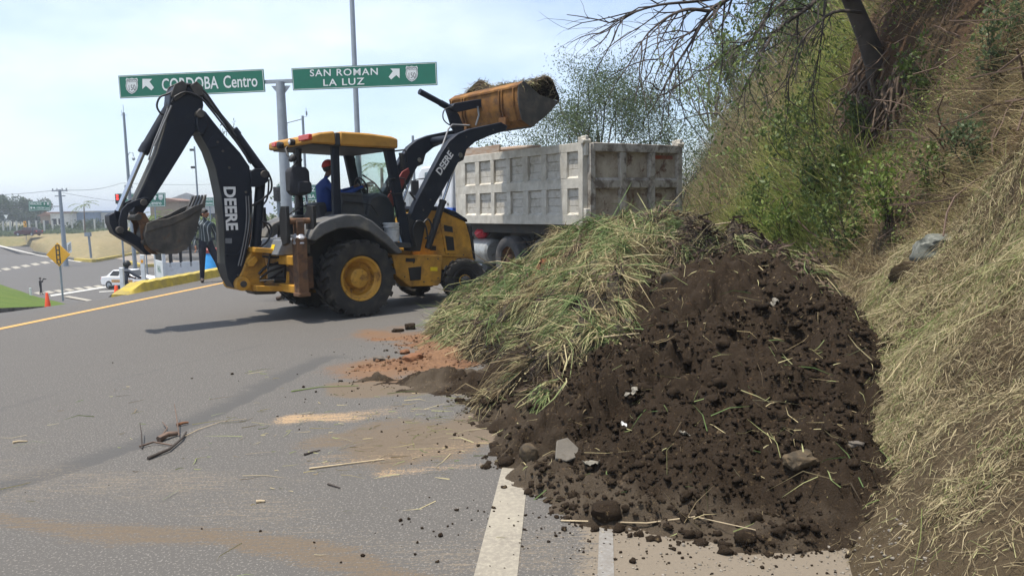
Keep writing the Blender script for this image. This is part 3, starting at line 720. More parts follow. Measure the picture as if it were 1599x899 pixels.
def field(hh, keep_over, name, m, attrs):
    keep = (hh > .0015) & keep_over
    idx = grid_faces(*hh.shape); kf = keep.ravel()[idx].any(1); F_ = idx[kf]
    used = np.unique(F_); mp_ = np.full(hh.size, -1); mp_[used] = np.arange(len(used))
    V = np.stack([PXG, PYG, np.maximum(hh, -.006)], -1).reshape(-1, 3)[used]
    return np_mesh(name, V, mp_[F_], m, smooth=True, attrs={k: a.ravel()[used] for k, a in attrs.items()})
def soil_mat():
    m, n, l, p = _nt('dark_soil'); v = _coord(n, l, 'Object')
    f1 = _noise(n, l, v, 1.6, 5, .6); f2 = _noise(n, l, v, 30, 7, .75); f3 = _noise(n, l, v, 4.5, 5, .6)
    c = _mix(n, l, _ramp(n, l, f1, .42, .58), (.064, .045, .026), (.150, .110, .062))
    c = _mix(n, l, _ramp(n, l, f3, .52, .68), c, (.105, .060, .032))
    c = _mix(n, l, _ramp(n, l, f2, .52, .74), c, (.175, .128, .076))
    c = _mix(n, l, _ramp(n, l, f2, .40, .28), c, (.036, .025, .016))
    c = _mix(n, l, _attr(n, 'dusty'), c, _mix(n, l, f2, (.14, .108, .075), (.25, .205, .15)))
    l.new(c, p.inputs['Base Color']); p.inputs['Roughness'].default_value = .95; p.inputs['Specular IOR Level'].default_value = .12
    _bump(n, l, p, _math(n, l, 'ADD', f2, _noise(n, l, v, 95, 5, .7)), .9, .02); return m
M['soil'] = soil_mat()
def orange_mat():
    m, n, l, p = _nt('orange_soil'); v = _coord(n, l, 'Object'); f2 = _noise(n, l, v, 28, 7, .75); f1 = _noise(n, l, v, 3, 5, .6)
    c = _mix(n, l, _ramp(n, l, f1, .35, .65), (.15, .072, .032), (.21, .115, .056)); c = _mix(n, l, _ramp(n, l, f2, .45, .68), c, (.105, .052, .027))
    l.new(c, p.inputs['Base Color']); p.inputs['Roughness'].default_value = .95; _bump(n, l, p, f2, .8, .02); return m
M['orange_soil'] = orange_mat()
def heap_mat():
    m, n, l, p = _nt('matted_clippings'); v = _coord(n, l, 'Object'); f2 = _noise(n, l, _coord(n, l, 'Object', (1, 1, .4)), 26, 7, .75); f1 = _noise(n, l, v, 2.4, 5, .6)
    c = _mix(n, l, _ramp(n, l, f1, .40, .60), (.075, .057, .034), (.030, .022, .016)); c = _mix(n, l, _ramp(n, l, f2, .45, .68), c, (.14, .11, .06))
    c = _mix(n, l, _math(n, l, 'MULTIPLY', _attr(n, 'red'), _ramp(n, l, f2, .3, .5)), c, (.30, .115, .05))
    l.new(c, p.inputs['Base Color']); p.inputs['Roughness'].default_value = .95; _bump(n, l, p, f2, .9, .04); return m
M['heap'] = heap_mat()
dusty = .35 * (1 - sstep(.03, .14, hs)) * sstep(.35, .6, fbm(PXG * 2.5, PYG * 2.5, 4, 61))
redp = np.maximum(np.exp(-(((PXG - .35) / .35) ** 2 + ((PYG - 9.3) / .45) ** 2)), np.exp(-(((PXG - 1.0) / .25) ** 2 + ((PYG - 9.6) / .35) ** 2)))
setp(field(hs2, hs2 > hv2 - .12, 'soil_heap', M['soil'], dict(dusty=dusty)), 'dark brown crumbly soil heap spilling onto the road edge in the foreground', 'soil heap')
heapo = setp(field(hv2, hv2 > hs2 - .12, 'clippings_heap', M['heap'], dict(red=redp)), 'tall heap of cut grass and weeds dumped on the road behind the dark soil', 'plant heap')
setp(field(ho2, ho2 > np.maximum(hs2, hv2) - .03, 'spilled_soil', M['orange_soil'], {}), 'thin spill of orange clay soil on the road left of the cut grass heap', 'spilled soil')
# lookup of the finished surface
def lookup(arr):
    ys = np.array(py_)
    def f(X, Y):
        i = np.clip(np.searchsorted(ys, Y), 0, len(ys) - 1); j = np.clip(((np.asarray(X) - px_[0]) / .022).round().astype(int), 0, len(px_) - 1)
        return arr[i, j]
    return f
top_h = lookup(np.maximum(np.maximum(hs2, hv2), np.maximum(ho2, 0))); lk_s, lk_v, lk_o = lookup(hs2), lookup(hv2), lookup(ho2)
def surf(X, Y): return np.maximum(top_h(X, Y), hillz(X, Y))
# loose clods of soil (a few base shapes, merged)
def clod_shapes(k):
    out = []
    for i in range(k):
        bm = bmesh.new(); bmesh.ops.create_icosphere(bm, subdivisions=2, radius=1)
        V = np.array([v.co[:] for v in bm.verts]); F_ = np.array([[v.index for v in f.verts] for f in bm.faces]); bm.free()
        r = .45 + 1.25 * (fbm(V[:, 0] * 2.1 + i * 7 + V[:, 2] * 1.3, V[:, 1] * 2.1 + V[:, 2] * 2.3, 3, 70 + i) - .1)
        out.append((V * r[:, None] * np.array([1, .8, .62]), F_))
    return out
CL = clod_shapes(7)
def clod_mesh(name, P, Rr, m, attrs=None):
    Vs, Fs, o = [], [], 0
    for i in range(len(P)):
        V, F_ = CL[RNG.integers(len(CL))]; q = Matrix.Rotation(RNG.uniform(0, 6.28), 3, 'Z') @ Matrix.Rotation(RNG.normal(0, .5), 3, 'X')
        Vs.append(V @ np.array(q).T * Rr[i] + P[i]); Fs.append(F_ + o); o += len(V)
    V = np.concatenate(Vs)
    return np_mesh(name, V, None, m, T=np.concatenate(Fs), smooth=False, attrs={'dusty': np.zeros(len(V))})
n = 26000
X = RNG.uniform(-.6, 3.3, n); Y = 3.3 + RNG.power(.8, n) * 4.6; hh = lk_s(X, Y); hz_ = hillz(X, Y); ok = (hh > -.02) & (hh > lk_v(X, Y)) & (hh > hz_ - .10 * RNG.random(n) ** 2)
ok &= RNG.random(n) < (.10 + .90 * sstep(.42, .60, fbm(X * 1.7, Y * 1.7, 4, 91))) * (1 - .55 * sstep(6.2, 7.0, Y)); hh = np.maximum(hh, hz_)
ok &= (hh > .02) | (RNG.random(n) < .5)
X, Y, hh = X[ok], Y[ok], hh[ok]; R_ = np.clip(np.exp(RNG.normal(-5.0, .72, len(X))), .003, .040) * (1 + .5 * (fbm(X * 3, Y * 3, 3, 77) > .55))
setp(clod_mesh('soil_clods', np.stack([X, Y, np.maximum(hh, 0) + R_ * .12], 1), R_, M['soil']), 'loose dark clods scattered over the soil heap', 'soil clods', kind='stuff')
# crumbs strewn on the road
cs = []
for (cx, cy, sx, sy, k) in ((-.9, 7.0, .55, .25, 260), (-.2, 5.8, .45, .5, 150), (-1.1, 8.6, .5, .7, 120), (.5, 3.7, .6, .2, 260), (1.3, 3.35, .5, .15, 160), (-2, 5.5, 1.6, 1.4, 22), (-.5, 9.8, .5, .4, 60)):
    cs.append(np.stack([RNG.normal(cx, sx, k), RNG.normal(cy, sy, k)], 1))
cs = np.concatenate(cs); t0 = top_h(cs[:, 0], cs[:, 1]); cs = cs[(t0 <= .02) & (cs[:, 0] < foot(cs[:, 1]))]; R_ = np.clip(np.exp(RNG.normal(-5.15, .5, len(cs))), .0025, .02)
setp(clod_mesh('soil_crumbs', np.column_stack([cs, R_ * .4]), R_, M['soil']), 'small crumbs of soil strewn over the asphalt', 'soil crumbs', kind='stuff')
n = 1100; X = RNG.uniform(-1.9, -.2, n); Y = RNG.uniform(7.3, 10, n); ho_ = lk_o(X, Y); ok = ho_ > -.015; X, Y, ho_ = X[ok], Y[ok], ho_[ok]; R_ = np.clip(np.exp(RNG.normal(-4.7, .5, len(X))), .004, .03)
setp(clod_mesh('clay_crumbs', np.column_stack([X, Y, np.maximum(ho_, 0) + R_ * .3]), R_, M['orange_soil']), 'orange clay crumbs over the clay spill', 'clay crumbs', kind='stuff')
# gravel on the shoulder
n = 2600; X = RNG.uniform(.25, 2.0, n); Y = 2.3 + RNG.random(n) ** 1.4 * 1.9; ok = (top_h(X, Y) < .03) & (X < foot(Y) + .1); X, Y = X[ok], Y[ok]; R_ = np.clip(np.exp(RNG.normal(-5.5, .45, len(X))), .002, .012)
M['gravel'] = mat('shoulder_gravel', (.21, .185, .15), .9, var=.5, scale=18)
setp(clod_mesh('shoulder_gravel', np.column_stack([X, Y, np.maximum(hillz(X, Y), 0) + R_ * .3]), R_, M['gravel']), 'fine gravel over the road shoulder', 'gravel', kind='stuff')

# --- cut vegetation: long stalks combed down the slope, short stuff, dark dead leaves
def slope_dirs(X, Y, f, e=.06):
    gx_ = (f(X + e, Y) - f(X - e, Y)) / (2 * e); gy_ = (f(X, Y + e) - f(X, Y - e)) / (2 * e); return gx_, gy_
hv_s = lookup(hv)
def veg_layer(name, n, L, Wd, lift_, align, mtl, rmean, label, dens=None, heap=True):
    X = RNG.uniform(-1.2, 3.2, n); Y = RNG.uniform(5.4, 11.2, n)
    ok = (lk_v(X, Y) > .03) & (lk_v(X, Y) > lk_s(X, Y) - .03) & (lk_v(X, Y) > hillz(X, Y) - .1)
    if dens is not None: ok &= RNG.random(n) < dens(X, Y)
    if dens is None: ok &= (X < 1.7) | (RNG.random(n) < .55)
    if dens is None: ok &= (X < 2.2) | (RNG.random(n) < .35)
    ok &= RNG.random(n) < .18 + 2.2 * np.clip(fbm(X * 3.1 + 2, Y * 3.1, 4, 86) - .36, 0, 1) * 1.9
    X, Y = X[ok], Y[ok]; n = len(X); gx_, gy_ = slope_dirs(X, Y, hv_s)
    swirl = (fbm(X * 2.3, Y * 2.3, 3, 85) - .5) * 9
    a = np.arctan2(-gy_, -gx_) + RNG.normal(0, align, n) + swirl * .55 + (RNG.random(n) < .4) * RNG.uniform(-2.6, 2.6, n)
    dirs = np.stack([np.cos(a), np.sin(a), gx_ * np.cos(a) + gy_ * np.sin(a) + RNG.normal(.14, .34, n)], 1)
    Ls = L[0] + (L[1] - L[0]) * RNG.random(n) ** 1.6
    pos = np.stack([X, Y, lk_v(X, Y) + RNG.uniform(-.01, lift_, n)], 1)
    droop = np.stack([RNG.normal(0, .10, n), RNG.normal(0, .10, n), -np.abs(RNG.normal(.12, .12, n))], 1) * Ls[:, None]
    patch = fbm(X * 1.8, Y * 1.8, 3, 81)
    r = np.clip(RNG.normal(rmean, .21, n) + (patch - .5) * 2.0 + (fbm(X * .9 + 5, Y * .9, 3, 87) - .48) * 2.2, 0, 1)
    V, Q, A = blades(pos, dirs, Ls, RNG.uniform(Wd[0], Wd[1], n), droop, r)
    return V, Q, A
parts = [veg_layer('', 52000, (.07, .26), (.004, .010), .06, .9, None, .42, ''), veg_layer('', 9500, (.25, .75), (.005, .012), .08, .5, None, .58, '')]
# tufts: whole handfuls of cut grass lying together
k = 700; X = RNG.uniform(-.8, 3.0, k); Y = RNG.uniform(5.5, 10.8, k); ok = (lk_v(X, Y) > .05) & (lk_v(X, Y) > lk_s(X, Y) - .02) & (lk_v(X, Y) > hillz(X, Y)); X, Y = X[ok], Y[ok]; k = len(X); gx_, gy_ = slope_dirs(X, Y, hv_s)
a0 = np.arctan2(-gy_, -gx_) + RNG.normal(0, 1.0, k); per = 46; i = np.repeat(np.arange(k), per); n = len(i); a = a0[i] + RNG.normal(0, .28, n); x = X[i] + RNG.normal(0, .035, n); y = Y[i] + RNG.normal(0, .035, n)
d = np.stack([np.cos(a), np.sin(a), (gx_[i] * np.cos(a) + gy_[i] * np.sin(a)) + RNG.normal(.38, .22, n)], 1); tl_ = RNG.uniform(.16, .48, k)[i] * RNG.uniform(.6, 1.1, n)
parts.append(blades(np.stack([x, y, lk_v(x, y) + .01], 1), d, tl_, RNG.uniform(.004, .010, n), np.column_stack([RNG.normal(0, .08, n), RNG.normal(0, .08, n), -RNG.uniform(.25, .75, n)]) * tl_[:, None], np.clip(RNG.choice([.42, .62, .78, .90, .25, .97], k)[i] + RNG.normal(0, .12, n), 0, 1)))
V, Q, A = cat_meshes(parts)
o = np_mesh('cut_stalks', V, Q, M['clip'], heapo, attrs=dict(rnd=A)); setp(o, kind='stuff')
dd_ = lambda X, Y: np.clip((fbm(X * 1.6, Y * 1.6, 3, 83) - .44) * 5, 0, 1) * .8 + .9 * sstep(1.6, 2.3, X) * (Y < 9.5)
lit2 = veg_layer('', 16000, (.05, .24), (.008, .026), .09, 1.3, None, .42, '', lambda X, Y: sstep(1.2, 1.9, X) * (Y < 9.6))
V, Q, A = veg_layer('', 17000, (.05, .20), (.010, .032), .07, 1.2, None, .4, '', dd_)
V, Q, A = cat_meshes([(V, Q, A), lit2])
o = np_mesh('dead_leaves', V, Q, M['litter'], heapo, attrs=dict(rnd=A)); setp(o, kind='stuff')
# sparse stalks lying in the soil and on the road
n = 900; X = RNG.uniform(-.3, 3.0, n); Y = RNG.uniform(3.5, 7.6, n); ok = (lk_s(X, Y) > .01) & (lk_s(X, Y) > lk_v(X, Y)) & (lk_s(X, Y) > hillz(X, Y)); X, Y = X[ok], Y[ok]; n = len(X)
a = RNG.uniform(0, 6.28, n); gx_, gy_ = slope_dirs(X, Y, lookup(hs)); d = np.stack([np.cos(a), np.sin(a), gx_ * np.cos(a) + gy_ * np.sin(a) + RNG.normal(.1, .3, n)], 1); Ls = .04 + .32 * RNG.random(n) ** 2.5
P1 = blades(np.stack([X, Y, lk_s(X, Y) + .012], 1), d, Ls, RNG.uniform(.003, .008, n), np.stack([RNG.normal(0, .15, n), RNG.normal(0, .15, n), -np.abs(RNG.normal(.1, .1, n))], 1) * Ls[:, None], np.clip(RNG.normal(.6, .25, n), 0, 1))
n = 520; X = np.concatenate([RNG.normal(.1, .45, 200), RNG.normal(-.8, .8, 220), RNG.uniform(-4, 0, 100)]); Y = np.concatenate([RNG.normal(6.25, .25, 200), RNG.normal(5.4, .5, 220), RNG.uniform(3, 8, 100)])
ok = top_h(X, Y) < .03; X, Y = X[ok], Y[ok]; n = len(X); a = RNG.normal(.15, .35, n) + (RNG.random(n) < .3) * RNG.uniform(0, 6, n); d = np.stack([np.cos(a), np.sin(a), RNG.normal(0.02, .03, n)], 1); Ls = .03 + .25 * RNG.random(n) ** 2
P2 = blades(np.stack([X, Y, np.full(n, .008)], 1), d, Ls, RNG.uniform(.003, .007, n), np.stack([RNG.normal(0, .1, n), RNG.normal(0, .1, n), np.zeros(n)], 1) * Ls[:, None], np.clip(RNG.normal(.65, .2, n), 0, 1))
V, Q, A = cat_meshes([P1, P2]); setp(np_mesh('loose_stalks', V, Q, M['clip'], attrs=dict(rnd=A)), 'loose straw stalks over the soil and the asphalt', 'straw', kind='stuff')

# --- things lying about, one by one
def rock(name, p, s, m, label, cat, rz=0.0, flat=1.0, tilt=(0, 0), group=None, seed=1, sub=3, rough=.75):
    bm = bmesh.new(); bmesh.ops.create_icosphere(bm, subdivisions=sub, radius=1)
    V = np.array([v.co[:] for v in bm.verts])
    r = .62 + rough * (fbm(V[:, 0] * 1.1 + seed * 7.7 + V[:, 2] * .9, V[:, 1] * 1.1 + V[:, 2] * 1.3, 3, 90 + seed) - .12)
    V = np.sign(V) * np.abs(V) ** .72 * r[:, None]
    V = V * np.array(s) * np.array([1, 1, flat])
    for v, c in zip(bm.verts, V): v.co = c
    me = bpy.data.meshes.new(name); bm.to_mesh(me); bm.free(); me.shade_smooth(); me.set_sharp_from_angle(angle=rad(38))
    o = link_mesh(name, me, m); o.location = p; o.rotation_euler = (tilt[0], tilt[1], rz)
    return setp(o, label, cat, group)
def on(px, py, h=0.0):                # where a sight line meets the heaps, road or slope
    d = ray(px, py); t = 2.0
    while t < 40:
        x, y, z = d.x * t, d.y * t, CAMH + d.z * t
        if z < max(float(surf(np.array([x]), np.array([y]))[0]), 0): break
        t += .02
    return Vector((x, y, z + h))
rock('stone', on(826, 706, -.005), (.06, .075, .08), M['stone_dark'], 'brown rounded stone at the left tip of the soil heap', 'stone', .4, seed=2)
sq = MB(); sq.prism([(-.085, -.06), (-.02, -.085), (.06, -.055), (.085, .01), (.03, .09), (-.045, .07)], 0, .022, 'z'); M['slab'] = mat('pale_slab', (.135, .12, .098), .9, dirt=(.09, .075, .056), dscale=8, bump=.3, bscale=30)
sl_o = setp(sq.build('stone_slab', M['slab'], bev=.006), 'flat pale grey slab of stone lying on the front of the soil heap', 'stone'); sl_o.location = on(883, 712, .03); sl_o.rotation_euler = (rad(38), rad(6), .3)
rock('clod', on(948, 800, .01), (.075, .07, .055), M['soil'], 'large dark clod at the very front edge of the soil heap', 'clod', .2, seed=4)
rock('stone', on(1250, 712, -.02), (.10, .065, .045), M['stone_dark'], 'dark angular stone half buried at the right side of the soil heap', 'stone', .5, seed=5)
rock('stone', on(885, 813, .012), (.022, .02, .017), M['soil'], 'small dark pebble on the asphalt just in front of the soil heap', 'stone', .2, seed=6)
rock('clay_lump', on(647, 563, .03), (.11, .085, .065), M['brick'], 'largest orange clay lump on the spill beside the heap', 'clay lump', .4, seed=7)
rock('clay_lump', on(632, 552, .02), (.09, .06, .035), M['brick'], 'second orange clay lump lying right behind the largest one', 'clay lump', 1.2, seed=8)
rock('stone', on(592, 563, .02), (.075, .05, .035), M['stone'], 'pale tan stone on the asphalt at the left end of the clay spill', 'stone', .1, seed=9)
rock('clod', on(641, 514, .04), (.085, .07, .055), M['soil'], 'dark clod on top of the far end of the clay spill', 'clod', .3, seed=10)
rock('clod', on(622, 518, .02), (.10, .05, .03), M['soil'], 'flat dark clod on the clay spill left of the taller clod', 'clod', .3, seed=11)
rock('embedded_stone', on(1472, 389, 0) + Vector((.03, .05, -.01)), (.23, .21, .145), M['stone_green'], 'grey lichen covered stone sticking out of the mown slope', 'stone', -.3, seed=12, sub=4)
rock('earth_lump', on(1412, 372, -.02), (.13, .15, .12), M['hill'], 'brown lump of earth left of the lichen covered stone in the slope', 'earth lump', .3, seed=13)
rock('earth_lump', on(1425, 425, -.04), (.16, .16, .16), M['hill'], 'brown earth lump under the lichen covered stone in the slope', 'earth lump', .9, seed=14)
rock('stone', on(1336, 696, .01), (.05, .03, .02), M['stone'], 'small flat grey stone on the straw right of the soil heap', 'stone', .1, seed=15)
rock('stone', on(1046, 437, .0), (.10, .08, .08), M['stone_dark'], 'dark grey stone caught in the cut grass near the heap top', 'stone', .4, seed=16)
rock('stone', on(978, 508, .02), (.055, .05, .045), M['stone'], 'small pale grey stone between the clippings and the dark soil', 'stone', .4, seed=17)
def crumple(name, p, s, label, seed, m='paper'):
    xs = np.linspace(-1, 1, 9); A_, B_ = np.meshgrid(xs, xs); q = fbm(A_ * 1.6 + seed, B_ * 1.6, 3, seed)
    V = np.stack([A_ * (.7 + .3 * q), B_ * (.5 + .5 * vnoise(A_ * 2 + seed, B_ * 2, 3)), (q - .4) * 1.5], -1).reshape(-1, 3) * s
    mb = MB(); mb.add([tuple(v) for v in V], [tuple(f) for f in grid_faces(9, 9)]); o = mb.build(name, M[m], smooth=0, fix=False)
    sol = o.modifiers.new('thickness', 'SOLIDIFY'); sol.thickness = .002
    o.location = p; o.rotation_euler = (rad(30), rad(10), seed); return setp(o, label, 'litter')
crumple('dry_leaf', on(925, 733, .03), .055, 'large crumpled pale leaf lying on the soil heap beside the grey slab', 3)
crumple('litter_scrap', on(985, 617, .03), .06, 'torn pinkish paper scrap on the soil below the cut grass', 5)
crumple('litter_scrap', on(1070, 682, .02), .035, 'small white shell like scrap in the middle of the dark soil', 8)
crumple('litter_scrap', on(1208, 477, .02), .05, 'grey crumpled scrap near the top right of the soil heap', 11)
crumple('litter_scrap', on(975, 668, .02), .03, 'narrow white plastic strip on the soil under the pinkish scrap', 14, 'white_plastic')
def stick(name, pts, r, m, label, cat='stick', group=None):
    mb = MB(); k = len(pts); mb.tube(pts, [r * (1 - .5 * i / (k - 1)) for i in range(k)], 6); o = mb.build(name, m, smooth=60); return setp(o, label, cat, group)
stick('pale_stalk', [on(918, 533, .02), on(955, 531, .035), on(998, 524, .02)], .012, M['stick_pale'], 'pale split stalk lying across the front of the cut grass heap')
stick('cut_branch', [on(978, 322, .28), on(988, 345, .05), on(994, 360, .0)], .018, M['stick_pale'], 'broken pale branch poking up from the top of the cut grass heap')
stick('thin_twig', [on(876, 685 + 130, .01), on(1010, 822, .02), on(1085, 812, .02), on(1180, 830, .01)], .005, M['stick_pale'], 'long thin pale twig lying along the front of the soil heap')
stick('cut_branch', [on(700, 388, .1), on(745, 398, .25), on(790, 417, .06)], .012, M['stick_pale'], 'thin curved dead branch sticking out towards the truck wheel')
stick('thin_twig', [on(1160, 352, .1), on(1100, 360, .05), on(1010, 372, .0)], .014, M['stick_pale'], 'long dry stem across the right top of the heap')
# twig bundle on the asphalt
tb = thing('twig_bundle', 'small tangle of broken twigs and bark lying alone on the asphalt', 'twigs', tuple(ground(255, 692)))
def tw(name, a, r, m):
    pts = [ground(x, y) + Vector((0, 0, h)) - tb.location for x, y, h in a]; mb = MB(); k = len(pts); mb.tube(pts, [r * (1 - .4 * i / (k - 1)) for i in range(k)], 6); return mb.build(name, m, tb, 60)
tw('twig', [(231, 718, .012), (265, 705, .02), (285, 688, .02), (291, 677, .015)], .012, M['bark_dark'])
tw('twig', [(218, 700, .015), (240, 694, .02), (268, 697, .012)], .008, M['stick'])
tw('twig', [(222, 702, .01), (222, 690, .06), (220, 680, .10)], .005, M['bark_dark'])
tw('twig', [(248, 690, .02), (262, 676, .04), (254, 664, .03)], .006, M['stick'])
tw('twig', [(280, 684, .02), (277, 668, .08), (274, 655, .13)], .005, M['stick'])
tw('twig', [(284, 686, .015), (310, 672, .01), (345, 660, .01), (385, 655, .008)], .003, M['stick_pale'])
tw('bark_piece', [(248, 690, .02), (262, 685, .035), (277, 680, .02)], .026, M['stick'])
tw('bark_piece', [(276, 666, .015), (286, 664, .02), (294, 662, .015)], .014, M['brick'])
for (nm, a, r, m, lb) in (('thin_stalk', [(455, 612), (500, 605), (560, 603)], .006, 'leafgreen', 'long green stalk lying on the asphalt left of the dirt band'),
                          ('pale_stalk', [(483, 733), (530, 727), (600, 718)], .007, 'stick_pale', 'longest pale stalk flattened on the asphalt left of the soil heap'),
                          ('stick', [(475, 711), (488, 707), (500, 704)], .008, 'bark_dark', 'short dark stick on the asphalt above the flattened pale stalk'),
                          ('stick', [(512, 757), (522, 760), (531, 763)], .007, 'bark_dark', 'short dark stick on the asphalt nearest the camera among the stalks'),
                          ('dry_leaf', [(400, 785), (407, 784), (414, 784)], .012, 'stick_pale', 'single tan dry leaf curl alone in the middle of the asphalt'),
                          ('dry_leaf', [(20, 692), (30, 690), (43, 690)], .010, 'stick_pale', 'single pale dry leaf near the left edge of the asphalt')):
    if 'leafgreen' not in M: M['leafgreen'] = mat('green_stalk', (.16, .22, .05), .6)
    stick(nm, [ground(x, y) + Vector((0, 0, .008)) for x, y in a], r, M[m], lb, 'stalk' if 'stalk' in nm else 'stick' if nm == 'stick' else 'leaf')
# ------------------------------------------------------------------ backhoe loader
MP = Pose(-3.02, 12.35, 40)
def cross(px, py, xl):
    d = ray(px, py); t = (xl + MP.c * MP.x + MP.s * MP.y) / (MP.c * d.x + MP.s * d.y)
    X, Y = d.x * t - MP.x, d.y * t - MP.y
    return Vector((xl, -X * MP.s + Y * MP.c, CAMH + d.z * t))
BH = thing('backhoe_loader', 'yellow and charcoal backhoe loader with raised front bucket parked across the road', 'backhoe loader', (MP.x, MP.y, 0), MP.a)
def pr(pts, y0, y1, at_y=None): return MB().prism(MP.poly(pts, y0 if at_y is None else at_y), y0, y1)
def part(mb, name, m, parent=None, bev=.008, smooth=35, label=None):
    o = mb.build(name, m, parent or BH, smooth, bev)
    if label: o['label'] = label
    return o
# --- wheels
def tyre_mb(R, w, rim, lugs, lug_h):
    b = MB(); h = w / 2
    prof = [(rim, -h * .72), (rim + .03, -h * .90), (R * .80, -h * 1.0), (R * .93, -h * .95), (R - lug_h, -h * .80), (R - lug_h, h * .80), (R * .93, h * .95), (R * .80, h), (rim + .03, h * .90), (rim, h * .72)]
    b.lathe(prof, (0, 0, 0), (0, 1, 0), 48, closed=True)
    for k in range(lugs):
        for sgn in (-1, 1):
            a0 = 2 * math.pi * (k + (.5 if sgn > 0 else 0)) / lugs; vs = []
            for (f, da) in ((.02, .17), (.55, .06), (.97, 0.0), (1.03, 0.0)):
                for dw in (-.040 / R, .040 / R):
                    for rr in ((R - lug_h - .015, R) if f < 1 else (R * .84, R * .955)):
                        a = a0 + da + dw; vs.append((math.cos(a) * rr, sgn * h * f * (1.0 if f < 1 else .985), math.sin(a) * rr))
            fs = []
            for i in range(3):
                o = i * 4; q = o + 4
                fs += [(o, q, q + 1, o + 1), (o + 2, o + 3, q + 3, q + 2), (o + 1, q + 1, q + 3, o + 3)]
            fs += [(0, 1, 3, 2), (12, 14, 15, 13)]
            b.add(vs, fs)
    return b
def rim_mb(rim, w, hub, depth):
    b = MB(); o = -w / 2
    b.lathe([(rim + .012, o * .74), (rim + .004, o * .86), (rim - .03, o * .82), (rim - .05, o * .60), (rim - .075, o * .5), (rim - .09, o + depth), (hub + .03, o + depth + .02), (hub + .01, o + depth - .05), (hub, o + depth - .11), (hub - .03, o + depth - .125), (.01, o + depth - .125),
             (.01, .1), (rim - .05, .1), (rim + .004, -o * .86)], (0, 0, 0), (0, 1, 0), 40, caps=False)
    for k in range(8):
        a = k * math.pi / 4; b.lathe([(.016, 0), (.016, -.025), (.002, -.027)], (math.cos(a) * (hub + .055), o + depth + .015, math.sin(a) * (hub + .055)), (0, 1, 0), 8)
    return b
def wheel(name, loc, R, w, rim, hub, depth, lugs, lug_h, rm, rz=0, flip=False):
    t = tyre_mb(R, w, rim, lugs, lug_h).build(name, M['rubber'], BH, 30)
    r = rim_mb(rim, w, hub, depth).build('rim', rm, t, 35)
    t.location = loc; t.rotation_euler = (0, 0.2, rz + (math.pi if flip else 0)); return t
wheel('rear_wheel', (0, -.86, .60), .605, .46, .345, .15, .21, 20, .045, M['rim'])
wheel('rear_wheel', (0, .86, .60), .605, .46, .345, .15, .21, 20, .045, M['rim'], flip=True)
fm = [M['black'], M['rim']]
for sy in (-1, 1):
    t = tyre_mb(.39, .27, .235, 16, .022).build('front_wheel', M['rubber'], BH, 30); t.location = (2.16, sy * .80, .39); t.rotation_euler = (0, .1, rad(-20) + (math.pi if sy > 0 else 0))
    rim_mb(.235, .27, .085, .10).build('rim', M['black'], t)
    hb = MB(); hb.lathe([(.105, -.03), (.105, -.075), (.075, -.10), (.06, -.135), (.005, -.137)], (0, 0, 0), (0, 1, 0), 20)
    for k in range(6): hb.lathe([(.014, -.075), (.014, -.095), (.002, -.096)], (math.cos(k * 1.047) * .088, 0, math.sin(k * 1.047) * .088), (0, 1, 0), 6)
    hb.build('hub', M['rim'], t)
# --- chassis
b = MB(); b.span(-.95, 2.35, -.33, .33, .42, .84); b.span(2.02, 2.30, -.70, .70, .30, .47); b.span(-.16, .16, -.66, .66, .46, .74); b.span(2.2, 2.62, -.38, .38, .45, .78)
part(b, 'chassis', M['black'])
for sy in (-1, 1):
    y0, y1 = (-.64, -.32) if sy < 0 else (.32, .64)
    P = MP.poly([(612, 398), (691, 399), (689, 440), (684, 446), (655, 447), (640, 448), (618, 430)], -.64)
    sb = part(MB().prism(P, y0, y1), 'side_body', M['yellow'], bev=.015)
    v = MB(); yo = -.655 if sy < 0 else .655; yi = -.635 if sy < 0 else .635
    for q in ([(634, 403), (648, 403.5), (648, 409), (634, 408.5)], [(638, 418), (658, 416), (657, 437), (641, 438)]): v.prism(MP.poly(q, -.65), min(yo, yi), max(yo, yi))
    part(v, 'vent', M['black'], sb, bev=.003)
    s = MB(); s.prism(MP.poly([(672, 417), (683, 417), (683, 423), (672, 423)], -.645), min(yi, yo * .992), max(yi, yo * .992)); part(s, 'sticker', M['sticker'], sb, bev=0)
part(pr([(689, 399), (741, 403), (741, 413), (720, 413), (700, 421), (690, 421)], -.40, .40), 'front_frame', M['yellow'], bev=.012)
hood = part(pr([(641, 400), (652, 346), (664, 327), (690, 328), (728, 346), (735, 370), (740, 404)], -.42, .42), 'hood', M['yellow'], bev=.035)
part(pr([(660, 327.5), (663, 321), (690, 322.5), (712, 330), (730, 342), (731, 347), (690, 329.5)], -.43, .43), 'hood_top', M['dark'], hood, bev=.02)
part(pr([(734, 350), (738, 352), (744, 406), (740, 406)], -.40, .40, -.42), 'grille', M['black'], hood, bev=.01)
part(pr([(687, 344), (708, 346), (713, 396), (696, 396)], -.434, -.42), 'vent_panel', M['yellow'], hood, bev=.006)
v = MB()
for q in ([(693, 351), (706.5, 354), (707.5, 363), (694, 361)], [(695, 368), (708, 370), (710, 391), (698.5, 391)]): v.prism(MP.poly(q, -.437), -.438, -.425)
part(v, 'vent', M['black'], hood, bev=.002)
part(pr([(672, 383), (681, 384), (681, 391), (672, 391)], -.428, -.41), 'hood_slot', M['black'], hood, bev=.002)
b = MB()
for i in range(5): b.span(1.75 + i * .012, 1.752 + i * .012, -.431, -.4305, 1.64, 1.66)
